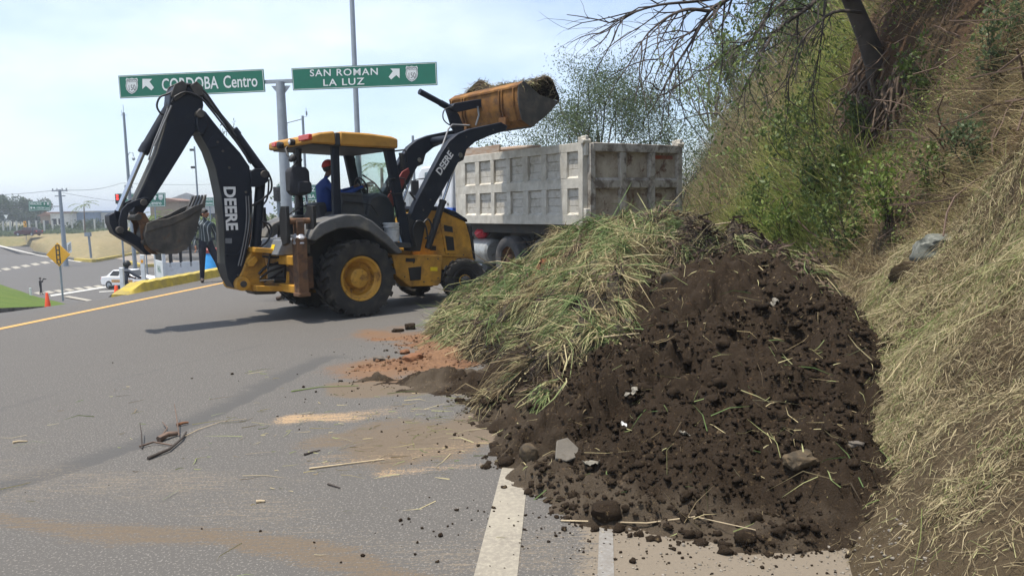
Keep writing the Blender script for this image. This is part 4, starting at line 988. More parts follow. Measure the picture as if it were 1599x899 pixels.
# --- cab
for sy in (-1, 1):
    ya, yb = sorted((sy * .73, sy * .645))
    part(MB().prism(MP.poly([(519, 226), (530, 226), (534, 348), (522, 348)], -.73), ya, yb), 'cab_post', M['dark'], bev=.012)
    part(MB().prism(MP.poly([(601, 232), (616, 232), (634, 330), (645, 386), (632, 386), (615, 300)], -.73), ya, yb), 'cab_post', M['dark'], bev=.012)
roof_px = [(486, 223), (486, 211), (500, 206.5), (526, 204.5), (576, 208), (612, 213), (622, 217), (622, 232), (575, 229)]
R1 = MP.poly(roof_px, -.82)
xm = (R1[3][0] + .03)
rear_piece = [(486, 223), (486, 211), (500, 206.5), (523, 204.5), (525, 226)]
front_piece = [(532, 227), (531, 205), (576, 208), (612, 213), (622, 217), (622, 232), (575, 229.5)]
mid_piece = [(523, 226.5), (524, 207), (532, 207.5), (533, 227)]
roof = part(MB().prism(MP.poly(front_piece, -.82), -.82, .82), 'roof', M['yellow_top'], bev=.03)
part(MB().prism(MP.poly(rear_piece, -.82), -.82, .82), 'rear_roof_panel', M['yellow_top'], roof, bev=.03)
part(MB().prism(MP.poly(mid_piece, -.80), -.80, .80), 'roof_seam', M['dash'], roof, bev=.01)
part(MB().prism(MP.poly([(490, 222.5), (490, 226), (618, 235), (618, 230)], -.78), -.76, .76), 'roof_liner', M['dash'], roof, bev=.01)
xr = MP.side(486, 215, -.82)[0]
def lamp_box(px0, px1, py0, py1, m, name, d=.05):
    a, c = cross(px0, py1, xr - .005), cross(px1, py0, xr - .005)
    q = MB(); q.span(xr - d, xr + .01, min(a.y, c.y), max(a.y, c.y), min(a.z, c.z), max(a.z, c.z)); return part(q, name, M[m], roof, bev=.012)
lamp_box(470, 486, 209, 221, 'red_lamp', 'tail_lamp')
lamp_box(427, 433, 222, 230, 'red_lamp', 'tail_lamp', .04)
def work_lamp(px, py, r, m):
    c = cross(px, py, xr - .05); q = MB(); q.lathe([(r * .6, .10), (r * 1.1, .03), (r * 1.15, -.03), (r * 1.0, -.035)], c, (1, 0, 0), 16); o = part(q, 'work_lamp', M['black'], roof, bev=0)
    q = MB(); q.lathe([(r * .95, -.031), (r * .6, -.045), (.002, -.05)], c, (1, 0, 0), 16); part(q, 'lens', M[m], roof, bev=0)
work_lamp(455, 222, .045, 'lens'); work_lamp(437, 227, .05, 'black')
c0 = cross(446, 233, xr - .02); c1 = cross(449, 243, xr - .06); c2 = cross(456, 248, xr - .08)
q = MB(); q.tube([c0 + Vector((.06, 0, .06)), c0, c1, c2], .018, 8); q.lathe([(.03, .05), (.055, .0), (.055, -.05), (.045, -.055)], c2, (-.6, -.1, -.5), 12); part(q, 'work_lamp', M['black'], roof, bev=0)
# glass: windscreen, far side pane, rear quarter
Ax, Az = MP.side(611, 236, -.68); Bx, Bz = MP.side(634, 345, -.68)
q = MB(); q.add([(Ax, -.64, Az), (Ax, .64, Az), (Bx, .64, Bz), (Bx, -.64, Bz)], [(0, 1, 2, 3)]); part(q, 'windscreen', M['glass'], bev=0, smooth=0)
# interior
b = pr([(534, 304), (566, 305), (572, 348), (534, 350)], -.56, -.24); b.prism(MP.poly([(533, 300.5), (566, 301.5), (567, 306), (533, 305)], -.58), -.58, -.22)
part(b, 'side_console', M['dash'], bev=.012)
part(pr([(568, 352), (577, 308), (590, 301), (606, 304), (616, 322), (624, 384), (598, 384)], -.46, .52), 'front_cowl', M['dash'], bev=.05)
part(pr([(519, 352), (527, 330), (534, 332), (572, 336), (598, 355), (603, 386), (560, 390), (520, 380)], -.60, .60), 'cab_floor', M['dash'], bev=.02)
b = MB(); b.prism(MP.poly([(489, 318), (505, 315), (512, 350), (524, 352), (530, 360), (500, 360)], -.1), -.20, .26); part(b, 'seat', M['seat'], bev=.04)
b = MB(); b.span(-.62, -.25, -.56, .56, 1.02, 1.28); part(b, 'rear_deck', M['dash'], bev=.02)
c = MP.p3(560, 292, 0.02); c = Vector((c.x + .05, c.y, c.z))
b = MB(); b.tube([c + Vector((.28, 0, -.5)), c + Vector((.02, 0, -.03))], .03, 8)
ring = [c + Vector((.10 * math.cos(a) * -.5, .19 * math.sin(a), .17 * math.cos(a) * .9)) for a in np.linspace(0, 2 * math.pi, 25)]
b.tube(ring, .015, 6, caps=False); b.tube([ring[0], c, ring[8]], .012, 6); b.tube([c, ring[16]], .012, 6); part(b, 'steering_wheel', M['black'], bev=0, smooth=60)
b = MB(); b.tube([MP.p3(566, 273, .35), MP.p3(585, 286, .35), MP.p3(596, 300, .35), MP.p3(600, 320, .35)], .015, 6); part(b, 'hand_rail', M['black'], bev=0, smooth=60); b = MB(); b.tube([MP.p3(535, 315, -.58), MP.p3(560, 316, -.58), MP.p3(580, 320, -.58), MP.p3(590, 335, -.58)], .012, 6); part(b, 'hand_rail', M['black'], bev=0, smooth=60)
b = MB(); b.tube([MP.p3(616, 236, -.75), MP.p3(632, 234, -.80), MP.p3(635, 240, -.80), MP.p3(635, 254, -.80)], .014, 6); b.tube([MP.p3(617, 279, -.74), MP.p3(608, 279, -.80), MP.p3(604, 284, -.82), MP.p3(606, 300, -.82), MP.p3(614, 303, -.80), MP.p3(626, 302, -.74)], .013, 6); b.tube([MP.p3(624, 278, -.74), MP.p3(632, 279, -.78), MP.p3(634, 296, -.78)], .012, 6)
part(b, 'grab_handle', M['black'], bev=0, smooth=60)
part(pr([(626, 238), (631, 240), (634, 264), (629, 262)], -.88, -.80), 'side_mirror', M['black'], bev=.01)
b = pr([(546, 247), (555, 246), (558, 281), (550, 282)], .86, .90, .86); mo = part(b, 'side_mirror', M['black'], bev=.01)
part(pr([(547, 249), (554, 248), (556.5, 280), (551, 280.5)], .853, .858, .86), 'mirror_glass', M['mirror'], mo, bev=0)
b = MB(); b.tube([MP.p3(549, 246, .88), MP.p3(556, 240, .74)], .012, 6); part(b, 'mirror_arm', M['black'], mo, bev=0)
# fenders and wheel wells
out = [(483, 374), (489, 360), (498, 349), (516, 341), (540, 334.5), (562, 335), (582, 345), (606, 366), (630, 394)]
inn = [(622, 397), (600, 378), (578, 362), (556, 355), (530, 357), (508, 366), (494, 376)]
for sy in (-1, 1):
    P = MP.poly(out + inn, -1.09); ya, yb = sorted((sy * 1.09, sy * .60))
    f = part(MB().prism(P, ya, yb), 'fender', M['fender'], bev=.02)
    P = MP.poly([(500, 352), (540, 337), (562, 338), (605, 369), (626, 395), (622, 440), (500, 445)], -1.0); ya, yb = sorted((sy * .60, sy * .57))
    part(MB().prism(P, ya, yb), 'wheel_well', M['black'], f, bev=0)
part(pr([(600, 377), (641, 379), (643, 387), (603, 386)], -.74, -.30), 'step_tray', M['dash'], bev=.008)
# --- loader arms
arm_px = [(640, 342), (648, 318), (690, 238), (702, 220), (716, 208.5), (735, 201), (783, 191), (793, 197), (790, 204), (765, 212), (742, 222), (728, 234), (718, 250), (700, 283), (668, 340), (655, 347)]
red_px = [(652, 330), (690, 262), (700, 256), (702, 264), (672, 326), (660, 336)]
for sy in (-1, 1):
    ya, yb = sorted((sy * .72, sy * .59))
    a = part(MB().prism(MP.poly(arm_px, -.72), ya, yb), 'loader_arm', M['dark'], bev=.012)
    tw_ = part(MB().prism(MP.poly([(636, 334), (664, 330), (664, 350), (656, 392), (640, 392)], -.70), *sorted((sy * .715, sy * .50))), 'arm_tower', M['black'], bev=.01)
    if sy > 0: part(MB().prism(MP.poly(red_px, -.72), .555, .588), 'inner_gusset', M['red_paint'], a, bev=.005)
    lc = MB(); p0, p1, p2 = MP.p3(668, 388, -.66), MP.p3(692, 313, -.66), MP.p3(715, 243, -.66)
    for p in (p0, p1, p2): p.y *= -sy
    lc.tube([p0, p0.lerp(p1, .98)], .058, 14); lc.tube([p0.lerp(p1, .55), p0.lerp(p1, .60)], .068, 14); lc.tube([p0.lerp(p1, .95), p1], .066, 14)
    cy = part(lc, 'lift_cylinder', M['black'], bev=0)
    rd = MB(); rd.tube([p1, p2], .026, 12); rd.lathe([(.045, -.09), (.045, .09)], p2, (0, 1, 0), 14); part(rd, 'cylinder_rod', M['chrome'], cy, bev=0)
    gd = MB(); q0 = MP.p3(712, 236, -.66); q1 = MP.p3(722, 244, -.66); gd.prism(MP.poly([(706, 236), (718, 226), (728, 228), (722, 250), (714, 254)], -.66), -.70, -.60)
    if sy > 0: gd.v = [(x, -y, z) for x, y, z in gd.v]
    part(gd, 'rod_bracket', M['black'], a, bev=.006)
cA, cB = MP.side(738, 210, -.65), MP.side(668, 325, -.65)
b = MB(); b.lathe([(.075, -.59), (.075, .59)], (cA[0], 0, cA[1] - .02), (0, 1, 0), 18); part(b, 'cross_tube', M['dark'], bev=0)
fs = [MP.p3(*p, -.722) for p in ((685, 270), (704, 240))]; rt = (fs[1] - fs[0]).normalized()
text_obj('lettering', 'DEERE', (fs[0] + fs[1]) / 2, rt, Vector((-rt.z, 0, rt.x)) if True else None, .125, M['white_letter'], BH, bold=.03, thick=.003, sx=.92)
# loader bucket
A_, B_, C_, C2, D_, E_, F_, G_ = [MP.side(*p, -1.06) for p in ((818, 126), (809, 133), (809, 148), (810, 166), (815, 187), (828, 197), (852, 178), (871, 158))]
outer = [B_, C_, C2, D_, E_, F_, G_]
cen = (sum(p[0] for p in outer) / 7 + .06, sum(p[1] for p in outer) / 7 + .06)
inner = [(p[0] + (cen[0] - p[0]) * .07, p[1] + (cen[1] - p[1]) * .07) for p in outer]; inner[-1] = (G_[0] - .01, G_[1] + .012)
bk = part(MB().prism(outer + inner[::-1], -1.05, 1.05), 'bucket', M['bucket_yellow'], bev=.006)
for y0, y1 in ((-1.065, -1.045), (1.045, 1.065)):
    part(MB().prism([A_, B_, C_, C2, D_, E_, F_, G_, (.55 * A_[0] + .45 * G_[0], .55 * A_[1] + .45 * G_[1] - .09)], y0, y1), 'end_plate', M['dark_worn'], bk, bev=.003)
b = MB().prism([A_, (A_[0] - .01, A_[1] - .05), (B_[0] - .02, B_[1] - .05), (B_[0] - .02, B_[1])], -1.06, 1.06); part(b, 'top_rail', M['bucket_yellow'], bk, bev=.012)
b = MB()
for yy in (-.62, -.54, .54, .62, -.95, .95): b = MB().prism([B_, C_, C2, D_, (D_[0] - .03, D_[1] - .02), (C2[0] - .05, C2[1]), (B_[0] - .04, B_[1] - .05)], yy - .012, yy + .012); part(b, 'back_rib', M['bucket_yellow'], bk, bev=.004)
for yy in (-.6, .6): b = MB(); b.span(D_[0] - .09, D_[0] + .02, yy - .1, yy + .1, D_[1] - .06, D_[1] + .08); part(b, 'bucket_hinge', M['bucket_yellow'], bk, bev=.004)
b = MB(); b.prism([E_, (E_[0] + .03, E_[1] - .03), (F_[0] + .03, F_[1] - .025), (G_[0] + .04, G_[1] - .005), G_, F_], -1.06, 1.06); part(b, 'cutting_edge', M['dark_worn'], bk, bev=.003)
# bucket linkage on the centre
tl = MB(); tl.tube([MP.p3(655, 143, .1), MP.p3(690, 162, .1)], .055, 14); tl.tube([MP.p3(688, 161, .1), MP.p3(706, 171, .1)], .062, 14); part(tl, 'tilt_cylinder', M['dark'], bev=0)
part(pr([(700, 170), (706, 162), (755, 154), (759, 158), (757, 166), (712, 176)], .02, .18, .1), 'bucket_link', M['dark'], bev=.01)
part(pr([(697, 172), (704, 166), (712, 176), (724, 206), (716, 214), (706, 200)], .06, .14, .1), 'bell_crank', M['dark'], bev=.006)
part(pr([(712, 178), (718, 176), (728, 200), (722, 204)], .15, .21, .1), 'bell_crank', M['dark'], bev=.006)
b = MB(); b.tube([MP.p3(746, 166, .0), MP.p3(748, 180, .0), MP.p3(743, 196, .0)], .02, 8); part(b, 'link_rod', M['grey_panel'], bev=0)
b = MB(); b.tube([MP.p3(733, 196, -.3), MP.p3(706, 195, -.3), MP.p3(700, 202, -.35), MP.p3(688, 236, -.55), MP.p3(668, 296, -.55), MP.p3(655, 325, -.55)], .016, 6); part(b, 'hydraulic_hose', M['hose_grey'], bev=0, smooth=60)
def hose(pts, y, r=.016, m='hose'):
    P = [MP.p3(p[0], p[1], y if len(p) < 3 else p[2]) for p in pts]
    Q = []
    for i in range(len(P) - 1):                    # Catmull-Rom
        a, b_, c_, d_ = P[max(i - 1, 0)], P[i], P[i + 1], P[min(i + 2, len(P) - 1)]
        for k in range(5):
            t = k / 5; Q.append(.5 * ((2 * b_) + (c_ - a) * t + (2 * a - 5 * b_ + 4 * c_ - d_) * t * t + (3 * b_ - a - 3 * c_ + d_) * t ** 3))
    Q.append(P[-1]); q = MB(); q.tube(Q, r, 7); return part(q, 'hydraulic_hose', M[m], bev=0, smooth=70)
hose([(708, 166), (694, 172), (692, 185), (700, 194), (712, 198)], .0, .012)
hose([(660, 350), (668, 342), (674, 352), (672, 368), (664, 372)], -.74, .016); hose([(650, 385), (645, 360), (652, 345), (664, 352), (668, 375)], -.76, .016)
hose([(640, 300), (652, 320), (655, 350), (650, 380)], -.66, .02); hose([(655, 300), (650, 330), (645, 360)], -.60, .014)
# --- stabiliser legs at the rear
for sy in (-1, 1):
    Y0 = sy * .94
    b = MB(); b.span(-1.02, -.86, Y0 - .09, Y0 + .09, .42, 1.28); b.span(-1.035, -.845, Y0 - .105, Y0 + .105, .40, .46)
    st = part(b, 'stabiliser_leg', M['rust'], bev=.012)
    b = MB(); b.span(-1.0, -.88, Y0 - .07, Y0 + .07, 1.28, 1.52); b.tube([(-1.16, Y0, 1.52), (-.72, Y0, 1.52)], .045, 10); part(b, 'stabiliser_ram', M['rust'], st, bev=.01)
    for xx in (-1.15, -.74):
        P = [(Y0 - .10, 1.20), (Y0 + .05, 1.16), (Y0 + .13, 1.30), (Y0 + .13, 1.62), (Y0 + .06, 1.74), (Y0 - .12, 1.74), (Y0 - .12, 1.30)]
        part(MB().prism(P, xx - .03, xx + .03, 'x'), 'foot_pad', M['black'], st, bev=.01)
    if sy < 0:
        q = MB(); q.lathe([(.06, -.02), (.10, .02), (.085, .06), (.105, .10), (.08, .15), (.06, .17)], (-.94, Y0, 1.17), (0, 0, 1), 12); w_ = part(q, 'foil_wrap', M['foil'], st, bev=0, smooth=20)
b = MB(); b.span(-1.02, -.86, -.86, .86, .86, 1.0); b.span(-1.02, -.86, -.86, .86, .44, .56); part(b, 'rear_beam', M['yellow'], bev=.012)
b = MB(); b.span(-.9, -.7, -.84, .84, .5, .98); part(b, 'rear_plate', M['rust'], bev=0)
b = MB(); b.prism([(-1.16, 1.01), (-.62, 1.01), (-.62, 1.24), (-1.06, 1.24)], -.62, .62); tb_ = part(b, 'tool_box', M['grey_panel'], bev=.015)
b = MB()
for (y0, y1) in ((-.42, -.30), (.38, .50)):
    b.add([(-1.1335, y0, 1.08), (-1.1335, y1, 1.08), (-1.099, y1, 1.165), (-1.099, y0, 1.165)], [(0, 1, 2, 3)])
part(b, 'sticker', M['sticker'], tb_, bev=0)
# --- swing frame and boom foot
b = pr([(368, 442), (374, 452), (398, 455), (412, 449), (418, 428), (414, 402), (406, 386), (396, 389), (386, 404), (378, 424)], -.20, .20)
sw = part(b, 'swing_casting', M['yellow'], bev=.02)
q = MB(); c = MP.p3(378, 443, -.24); q.lathe([(.105, -.06), (.105, .54)], c, (0, 1, 0), 20); part(q, 'pivot_boss', M['yellow'], sw, bev=.008)
q = MB(); q.lathe([(.05, -.075), (.05, .0)], c, (0, 1, 0), 14); part(q, 'pivot_pin', M['dark_worn'], sw, bev=.004)
part(pr([(386, 410), (398, 399), (403, 406), (396, 416), (388, 416)], -.30, -.18, -.28), 'lock_lug', M['yellow'], sw, bev=.01)
part(pr([(390, 452), (436, 451), (430, 459), (400, 460)], -.18, .18), 'swing_saddle', M['dark_worn'], bev=.01)
b = MB(); b.prism(MP.poly([(398, 386), (470, 391), (470, 399), (398, 394)], -.40), -.40, .40); b.prism(MP.poly([(400, 446), (466, 447), (466, 455), (402, 455)], -.40), -.40, .40)
b.prism(MP.poly([(446, 396), (464, 397), (464, 450), (448, 450), (451, 420)], -.40), -.42, -.30); b.prism(MP.poly([(446, 396), (464, 397), (464, 450), (448, 450)], -.40), .30, .42); part(b, 'swing_frame', M['yellow'], bev=.01)
for sy in (-1, 1):
    q = MB(); q.tube([MP.p3(452, 436, -.30 if sy < 0 else .30), MP.p3(428, 437, -.28 if sy < 0 else .28)], .05, 12); cc = part(q, 'swing_cylinder', M['black'], bev=0)
    q = MB(); q.tube([MP.p3(430, 437, -.28 if sy < 0 else .28), MP.p3(405, 438, -.24 if sy < 0 else .24)], .024, 10); part(q, 'cylinder_rod', M['chrome'], cc, bev=0)
hose([(404, 428), (415, 417), (432, 411), (450, 404)], -.30, .022); hose([(406, 434), (420, 424), (438, 418), (450, 414)], -.32, .018); hose([(410, 400), (430, 402), (450, 398)], -.34, .02); hose([(412, 440), (430, 430), (446, 420)], -.26, .018)
# --- boom
boom_px = [(306, 176), (313, 169), (322, 175), (332, 188), (352, 213), (375, 238), (390, 260), (394, 300), (392, 340), (387, 385), (381, 420), (375, 446), (366, 450), (356, 434), (352, 412), (350, 350), (346, 305), (337, 263), (327, 235), (314, 212), (306, 198)]
boom = part(pr(boom_px, -.17, .17), 'boom', M['dark'], bev=.012)
M['pale_plate'] = mat('paler_dark_plate', (.055, .055, .05), .7, dirt=(.10, .095, .08), dthr=(.4, .8))  # lighter tone for the rear faces of boom and dipper
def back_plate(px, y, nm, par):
    P = MP.poly(px, -y); return part(MB().prism(P + [(a - .008, b_) for a, b_ in P[::-1]], -y + .004, y - .004), nm, M['pale_plate'], par, bev=0)
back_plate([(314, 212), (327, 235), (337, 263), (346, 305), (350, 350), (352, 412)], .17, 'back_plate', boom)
b = pr([(324, 226), (330, 214), (338, 210), (346, 216), (350, 226), (328, 232)], -.178, -.165); part(b, 'boom_gusset', M['dark'], boom, bev=.006)
b = pr([(308, 172), (314, 168), (321, 176), (326, 196), (318, 212), (309, 205), (306, 190)], -.21, .21, -.2); part(b, 'boom_nose', M['dark'], boom, bev=.02)
q = MB(); c = MP.p3(313, 178, -.24); q.lathe([(.055, -.02), (.055, .50)], c, (0, 1, 0), 18); part(q, 'pivot_pin', M['dark_worn'], boom, bev=.006)
b = MB(); P = MP.poly([(390, 268), (398, 263), (416, 264), (421, 272), (418, 284), (406, 292), (392, 292)], -.2); b.prism(P, -.21, -.17); b.prism(P, .17, .21); lug = part(b, 'cylinder_lug', M['dark'], boom, bev=.008)
q = MB(); c = MP.p3(413, 272, -.23); q.lathe([(.055, -.02), (.055, .48)], c, (0, 1, 0), 16); part(q, 'pivot_pin', M['dark_worn'], boom, bev=.006)
q = MB(); q.tube([MP.p3(413, 272, 0), MP.p3(366, 207, 0)], .072, 16); q.tube([MP.p3(370, 212, 0), MP.p3(363, 203, 0)], .082, 16); cc = part(q, 'crowd_cylinder', M['dark'], bev=0)
q = MB(); q.tube([MP.p3(366, 207, 0), MP.p3(305, 134, 0)], .035, 12); part(q, 'cylinder_rod', M['dark_worn'], cc, bev=0)
q = MB(); q.tube([MP.p3(407, 280, 0), MP.p3(399, 386, 0)], .075, 16); q.tube([MP.p3(400, 375, 0), MP.p3(398, 392, 0)], .085, 16); part(q, 'boom_cylinder', M['dark'], bev=0)
t0, t1 = MP.p3(357, 289, -.17), MP.p3(361.5, 361, -.17); rt = (t1 - t0).normalized()
text_obj('lettering', 'DEERE', (t0 + t1) / 2, rt, Vector((-rt.z, 0, rt.x)), .165, M['white_letter'], boom, bold=.035, thick=.005, sx=.97)
hose([(390, 300), (388, 345), (378, 385), (368, 398), (352, 397)], -.172, .008, 'dark')
for (o_, yy) in ((0, -.185), (4, -.185)):
    hose([(388 - o_, 306), (389 - o_, 345), (383 - o_, 385), (376 - o_, 415)], yy, .010, 'hose_grey')
# bolts, grease points, small plates
for (px, py, y) in ((348, 236, -.175), (358, 262, -.175), (340, 222, -.175), (384, 300, -.175), (372, 430, -.175)):
    bo = MB(); c = MP.p3(px, py, y); bo.lathe([(.018, .01), (.018, -.012), (.003, -.014)], c, (0, 1, 0), 8); part(bo, 'bolt', M['dark_worn'], boom, bev=0)
q = MB(); q.prism(MP.poly([(352, 372), (362, 372), (362, 380), (352, 380)], -.172), -.174, -.169); part(q, 'data_plate', M['grey_panel'], boom, bev=0)
for (px, py) in ((700, 232), (728, 214), (770, 203), (690, 262), (672, 312), (661, 328)):
    bo = MB(); c = MP.p3(px, py, -.722); bo.lathe([(.016, .01), (.016, -.012), (.003, -.014)], c, (0, 1, 0), 8); part(bo, 'bolt', M['dark_worn'], BH, bev=0)
for (px, py) in ((646, 410), (668, 404), (684, 404), (684, 434), (662, 440), (632, 432), (724, 398), (700, 396), (668, 374)):
    bo = MB(); c = MP.p3(px, py, -.642 if px < 690 and py > 400 else -.425); bo.lathe([(.013, .008), (.013, -.008), (.003, -.010)], c, (0, 1, 0), 6); part(bo, 'bolt', M['dark_worn'], BH, bev=0)
# --- dipper
dip_px = [(266, 146), (274, 134), (290, 129), (306, 131), (315, 142), (318, 165), (312, 192), (303, 208), (285, 238), (262, 275), (243, 305), (232, 320), (222, 335), (213, 340), (208, 330), (213, 312), (226, 285), (246, 240), (260, 195), (264, 165)]
dip = part(pr(dip_px, -.14, .14), 'dipper', M['dark'], bev=.012)
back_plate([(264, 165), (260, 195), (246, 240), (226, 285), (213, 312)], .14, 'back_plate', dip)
b = MB(); P = MP.poly([(266, 150), (272, 132), (284, 126), (292, 133), (288, 148), (274, 158)], -.14); b.prism(P, -.17, -.13); b.prism(P, .13, .17); P = MP.poly([(296, 134), (306, 127), (316, 136), (316, 150), (304, 150)], -.14); b.prism(P, -.17, -.13); b.prism(P, .13, .17)
part(b, 'cylinder_lug', M['dark_worn'], dip, bev=.008)
q = MB(); q.tube([MP.p3(279, 142, 0), MP.p3(226, 233, 0)], .066, 16); q.tube([MP.p3(230, 226, 0), MP.p3(223, 239, 0)], .074, 16); cc = part(q, 'bucket_cylinder', M['dark'], bev=0)
q = MB(); q.tube([MP.p3(224, 237, 0), MP.p3(184, 330, 0)], .035, 14); part(q, 'cylinder_rod', M['chrome'], cc, bev=0)
hose([(262, 178), (252, 178), (245, 166), (250, 152), (264, 146), (280, 134)], -.1, .014); hose([(268, 160), (280, 136), (300, 133), (318, 142), (336, 166), (354, 192), (368, 214)], -.15, .016)
hose([(272, 152), (290, 144), (312, 152), (330, 172), (352, 200), (372, 226), (392, 256)], -.17, .014); hose([(318, 150), (345, 185), (372, 222), (390, 254)], -.05, .018)
hose([(268, 165), (255, 195), (246, 218), (241, 228)], -.15, .014, 'hose_grey'); hose([(262, 170), (250, 200), (240, 224), (232, 250)], -.13, .012, 'hose_grey')
hose([(418, 268), (424, 284), (422, 300), (408, 312), (392, 322)], -.1, .016); hose([(420, 280), (417, 310), (406, 325)], .05, .014); hose([(408, 346), (420, 350), (424, 362), (416, 378), (402, 388)], -.15, .016); hose([(395, 340), (408, 345), (418, 355), (421, 368)], .1, .014); hose([(392, 300), (393, 345), (386, 388)], -.19, .012)
hose([(418, 420), (424, 392), (440, 372), (454, 345)], -.35, .016)
# bucket linkage and bucket
b = MB(); P = MP.poly([(231, 316), (224, 321), (210, 323), (201, 330), (198, 342), (199, 358), (193, 366), (186, 362), (185, 345), (189, 328), (198, 318), (212, 312), (226, 308), (232, 310)], -.18); b.prism(P, -.21, -.17); b.prism(P, .17, .21); part(b, 'tipping_link', M['dark'], bev=.006)
b = MB(); P = MP.poly([(178, 332), (170, 336), (171, 348), (178, 364), (190, 372), (212, 384), (228, 398), (236, 398), (232, 380), (205, 362), (188, 354), (182, 342)], -.13); b.prism(P, -.14, .14); part(b, 'bucket_link', M['dark'], bev=.008)
q = MB()
for p in ((225, 316), (188, 359), (216, 339), (228, 378)):
    c = MP.p3(*p, -.24); q.lathe([(.045, -.01), (.045, .50)], c, (0, 1, 0), 14)
part(q, 'link_pin', M['dark_worn'], bev=.004)
ears = [(209, 338), (216, 331), (226, 333), (232, 344), (228, 362), (232, 380), (246, 397), (236, 397), (226, 388), (220, 372), (217, 350)]
prof = [(230, 352), (226, 366), (229, 380), (240, 391), (258, 397), (276, 396.5), (291, 389), (301, 375), (308, 357), (312, 338), (317, 321)]
prin = [(312, 323), (307, 337), (303, 355), (296, 371), (287, 383), (274, 391), (258, 391.5), (243, 386), (234, 377), (231, 366), (234, 354)]
bb = part(pr(prof + prin, -.31, .31), 'digging_bucket', M['dark_worn'], bev=.004)
side = [(230, 350), (240, 346), (262, 343), (285, 334), (303, 324), (317, 319)] + prof[::-1]
for y0, y1 in ((-.325, -.30), (.30, .325)): part(pr(side, y0, y1, -.325), 'bucket_side', M['dark_worn'], bb, bev=.004)
b = pr([(228, 349), (240, 344), (262, 341), (285, 332), (303, 322), (318, 317), (318, 324), (300, 335), (270, 350), (242, 358), (229, 362)], -.34, -.32, -.325); part(b, 'side_cutter', M['dark_worn'], bb, bev=.004)
b = MB(); P = MP.poly(ears, -.16); b.prism(P, -.19, -.15); b.prism(P, .15, .19); part(b, 'bucket_ear', M['rust'], bb, bev=.008)
l0, l1 = Vector((0, 0, 0)), Vector((0, 0, 0)); lx, lz = MP.side(317, 321, -.31); tx, tz = MP.side(322, 304, -.31); dx, dz = tx - lx, tz - lz
for k in range(5):
    yy = -.29 + k * .145; t = MB()
    t.add([(lx - .05, yy - .04, lz - .04), (lx - .05, yy + .04, lz - .04), (lx + .02, yy + .04, lz - .03), (lx + .02, yy - .04, lz - .03), (lx + dx - .012, yy - .03, lz + dz), (lx + dx - .012, yy + .03, lz + dz), (lx + dx + .006, yy + .03, lz + dz), (lx + dx + .006, yy - .03, lz + dz)],
          [(0, 1, 2, 3), (4, 7, 6, 5), (0, 4, 5, 1), (1, 5, 6, 2), (2, 6, 7, 3), (3, 7, 4, 0)])
    part(t, 'bucket_tooth', M['dark_worn'], bb, bev=.004)
# --- what the machine carries (things of their own)
def mworld(v): v = Vector(v); return Vector((MP.x + MP.c * v.x - MP.s * v.y, MP.y + MP.s * v.x + MP.c * v.y, v.z))
def mthing(name, label, cat, v, m=None, mb=None, **k):
    o = thing(name, label, cat, mworld(v), MP.a); return o
pk = mthing('backpack', 'dark cloth backpack hanging from the rear post of the yellow machine', 'backpack', MP.p3(466, 262, -.10))
o0 = MP.p3(466, 262, -.10)
q = MB()
P = [Vector(MP.p3(*p, -.18)) - o0 for p in ((449, 265), (455, 261), (476, 261), (480, 268), (482, 296), (478, 305), (457, 306), (451, 298))]
q.prism([(p.x, p.z) for p in P], -.18, .06); o = q.build('bag', M['bag'], pk, 35, .05, 3)
q = MB(); q.prism([(p.x * .72 + .03, p.z * .45 - .22) for p in P], -.23, -.17); q.build('pocket', M['bag'], pk, 35, .03, 3)
q = MB(); q.tube([P[1] + Vector((.05, .1, 0)), Vector((.06, .08, .14)), Vector((.10, .08, .14)), P[2] + Vector((-.05, .1, 0))], .012, 6); q.build('strap', M['bag'], pk, 60); q = MB(); q.tube([P[5], P[5] + Vector((.01, 0, -.10))], .01, 5); q.build('strap', M['bag'], pk, 60)
# post the bag hangs on
q = MB(); q.tube([MP.p3(466, 232, -.0), MP.p3(466, 330, -.0)], .05, 10); q.tube([MP.p3(452, 335, -.3), MP.p3(464, 325, -.2), MP.p3(478, 321, -.2), MP.p3(494, 323, -.2)], .014, 6); part(q, 'rear_post', M['black'], bev=0)
pb = mthing('plastic_bucket', 'white plastic bucket standing on the step of the yellow machine', 'bucket', MP.p3(613, 377, -.56)); b0 = MP.p3(613, 377, -.56)
q = MB(); q.lathe([(.115, 0), (.145, .30), (.135, .30), (.11, .01)], (0, 0, .0), (0, 0, 1), 24); q.build('bucket_body', M['white_plastic'], pb, 35)
q = MB(); q.lathe([(.148, .235), (.153, .24), (.153, .25), (.148, .255)], (0, 0, 0), (0, 0, 1), 24, closed=True); q.lathe([(.15, .29), (.155, .295), (.155, .31), (.14, .315), (.01, .315)], (0, 0, 0), (0, 0, 1), 24); q.build('lid', M['white_plastic'], pb, 35)
q = MB(); q.tube([Vector((.15 * math.cos(a), .15 * math.sin(a) - .02 * math.sin(a / 1), .25 - .06 * math.sin(a - math.pi))) if False else Vector((.155 * math.cos(a), .155 * math.sin(a), .24 + .05 * math.sin(a))) for a in np.linspace(math.pi, 2 * math.pi, 13)], .004, 5); q.build('handle', M['galv'], pb, 60)
bt = mthing('water_bottle', 'pale blue water bottle standing beside the white bucket on the machine step', 'bottle', MP.p3(628, 381, -.64))
q = MB(); q.lathe([(.04, 0), (.045, .02), (.045, .16), (.03, .19), (.016, .21)], (0, 0, 0), (0, 0, 1), 16); q.build('bottle_body', M['blue_plastic'], bt, 35)
q = MB(); q.lathe([(.017, .21), (.017, .235), (.003, .236)], (0, 0, 0), (0, 0, 1), 12); q.build('cap', M['white_plastic'], bt, 35)
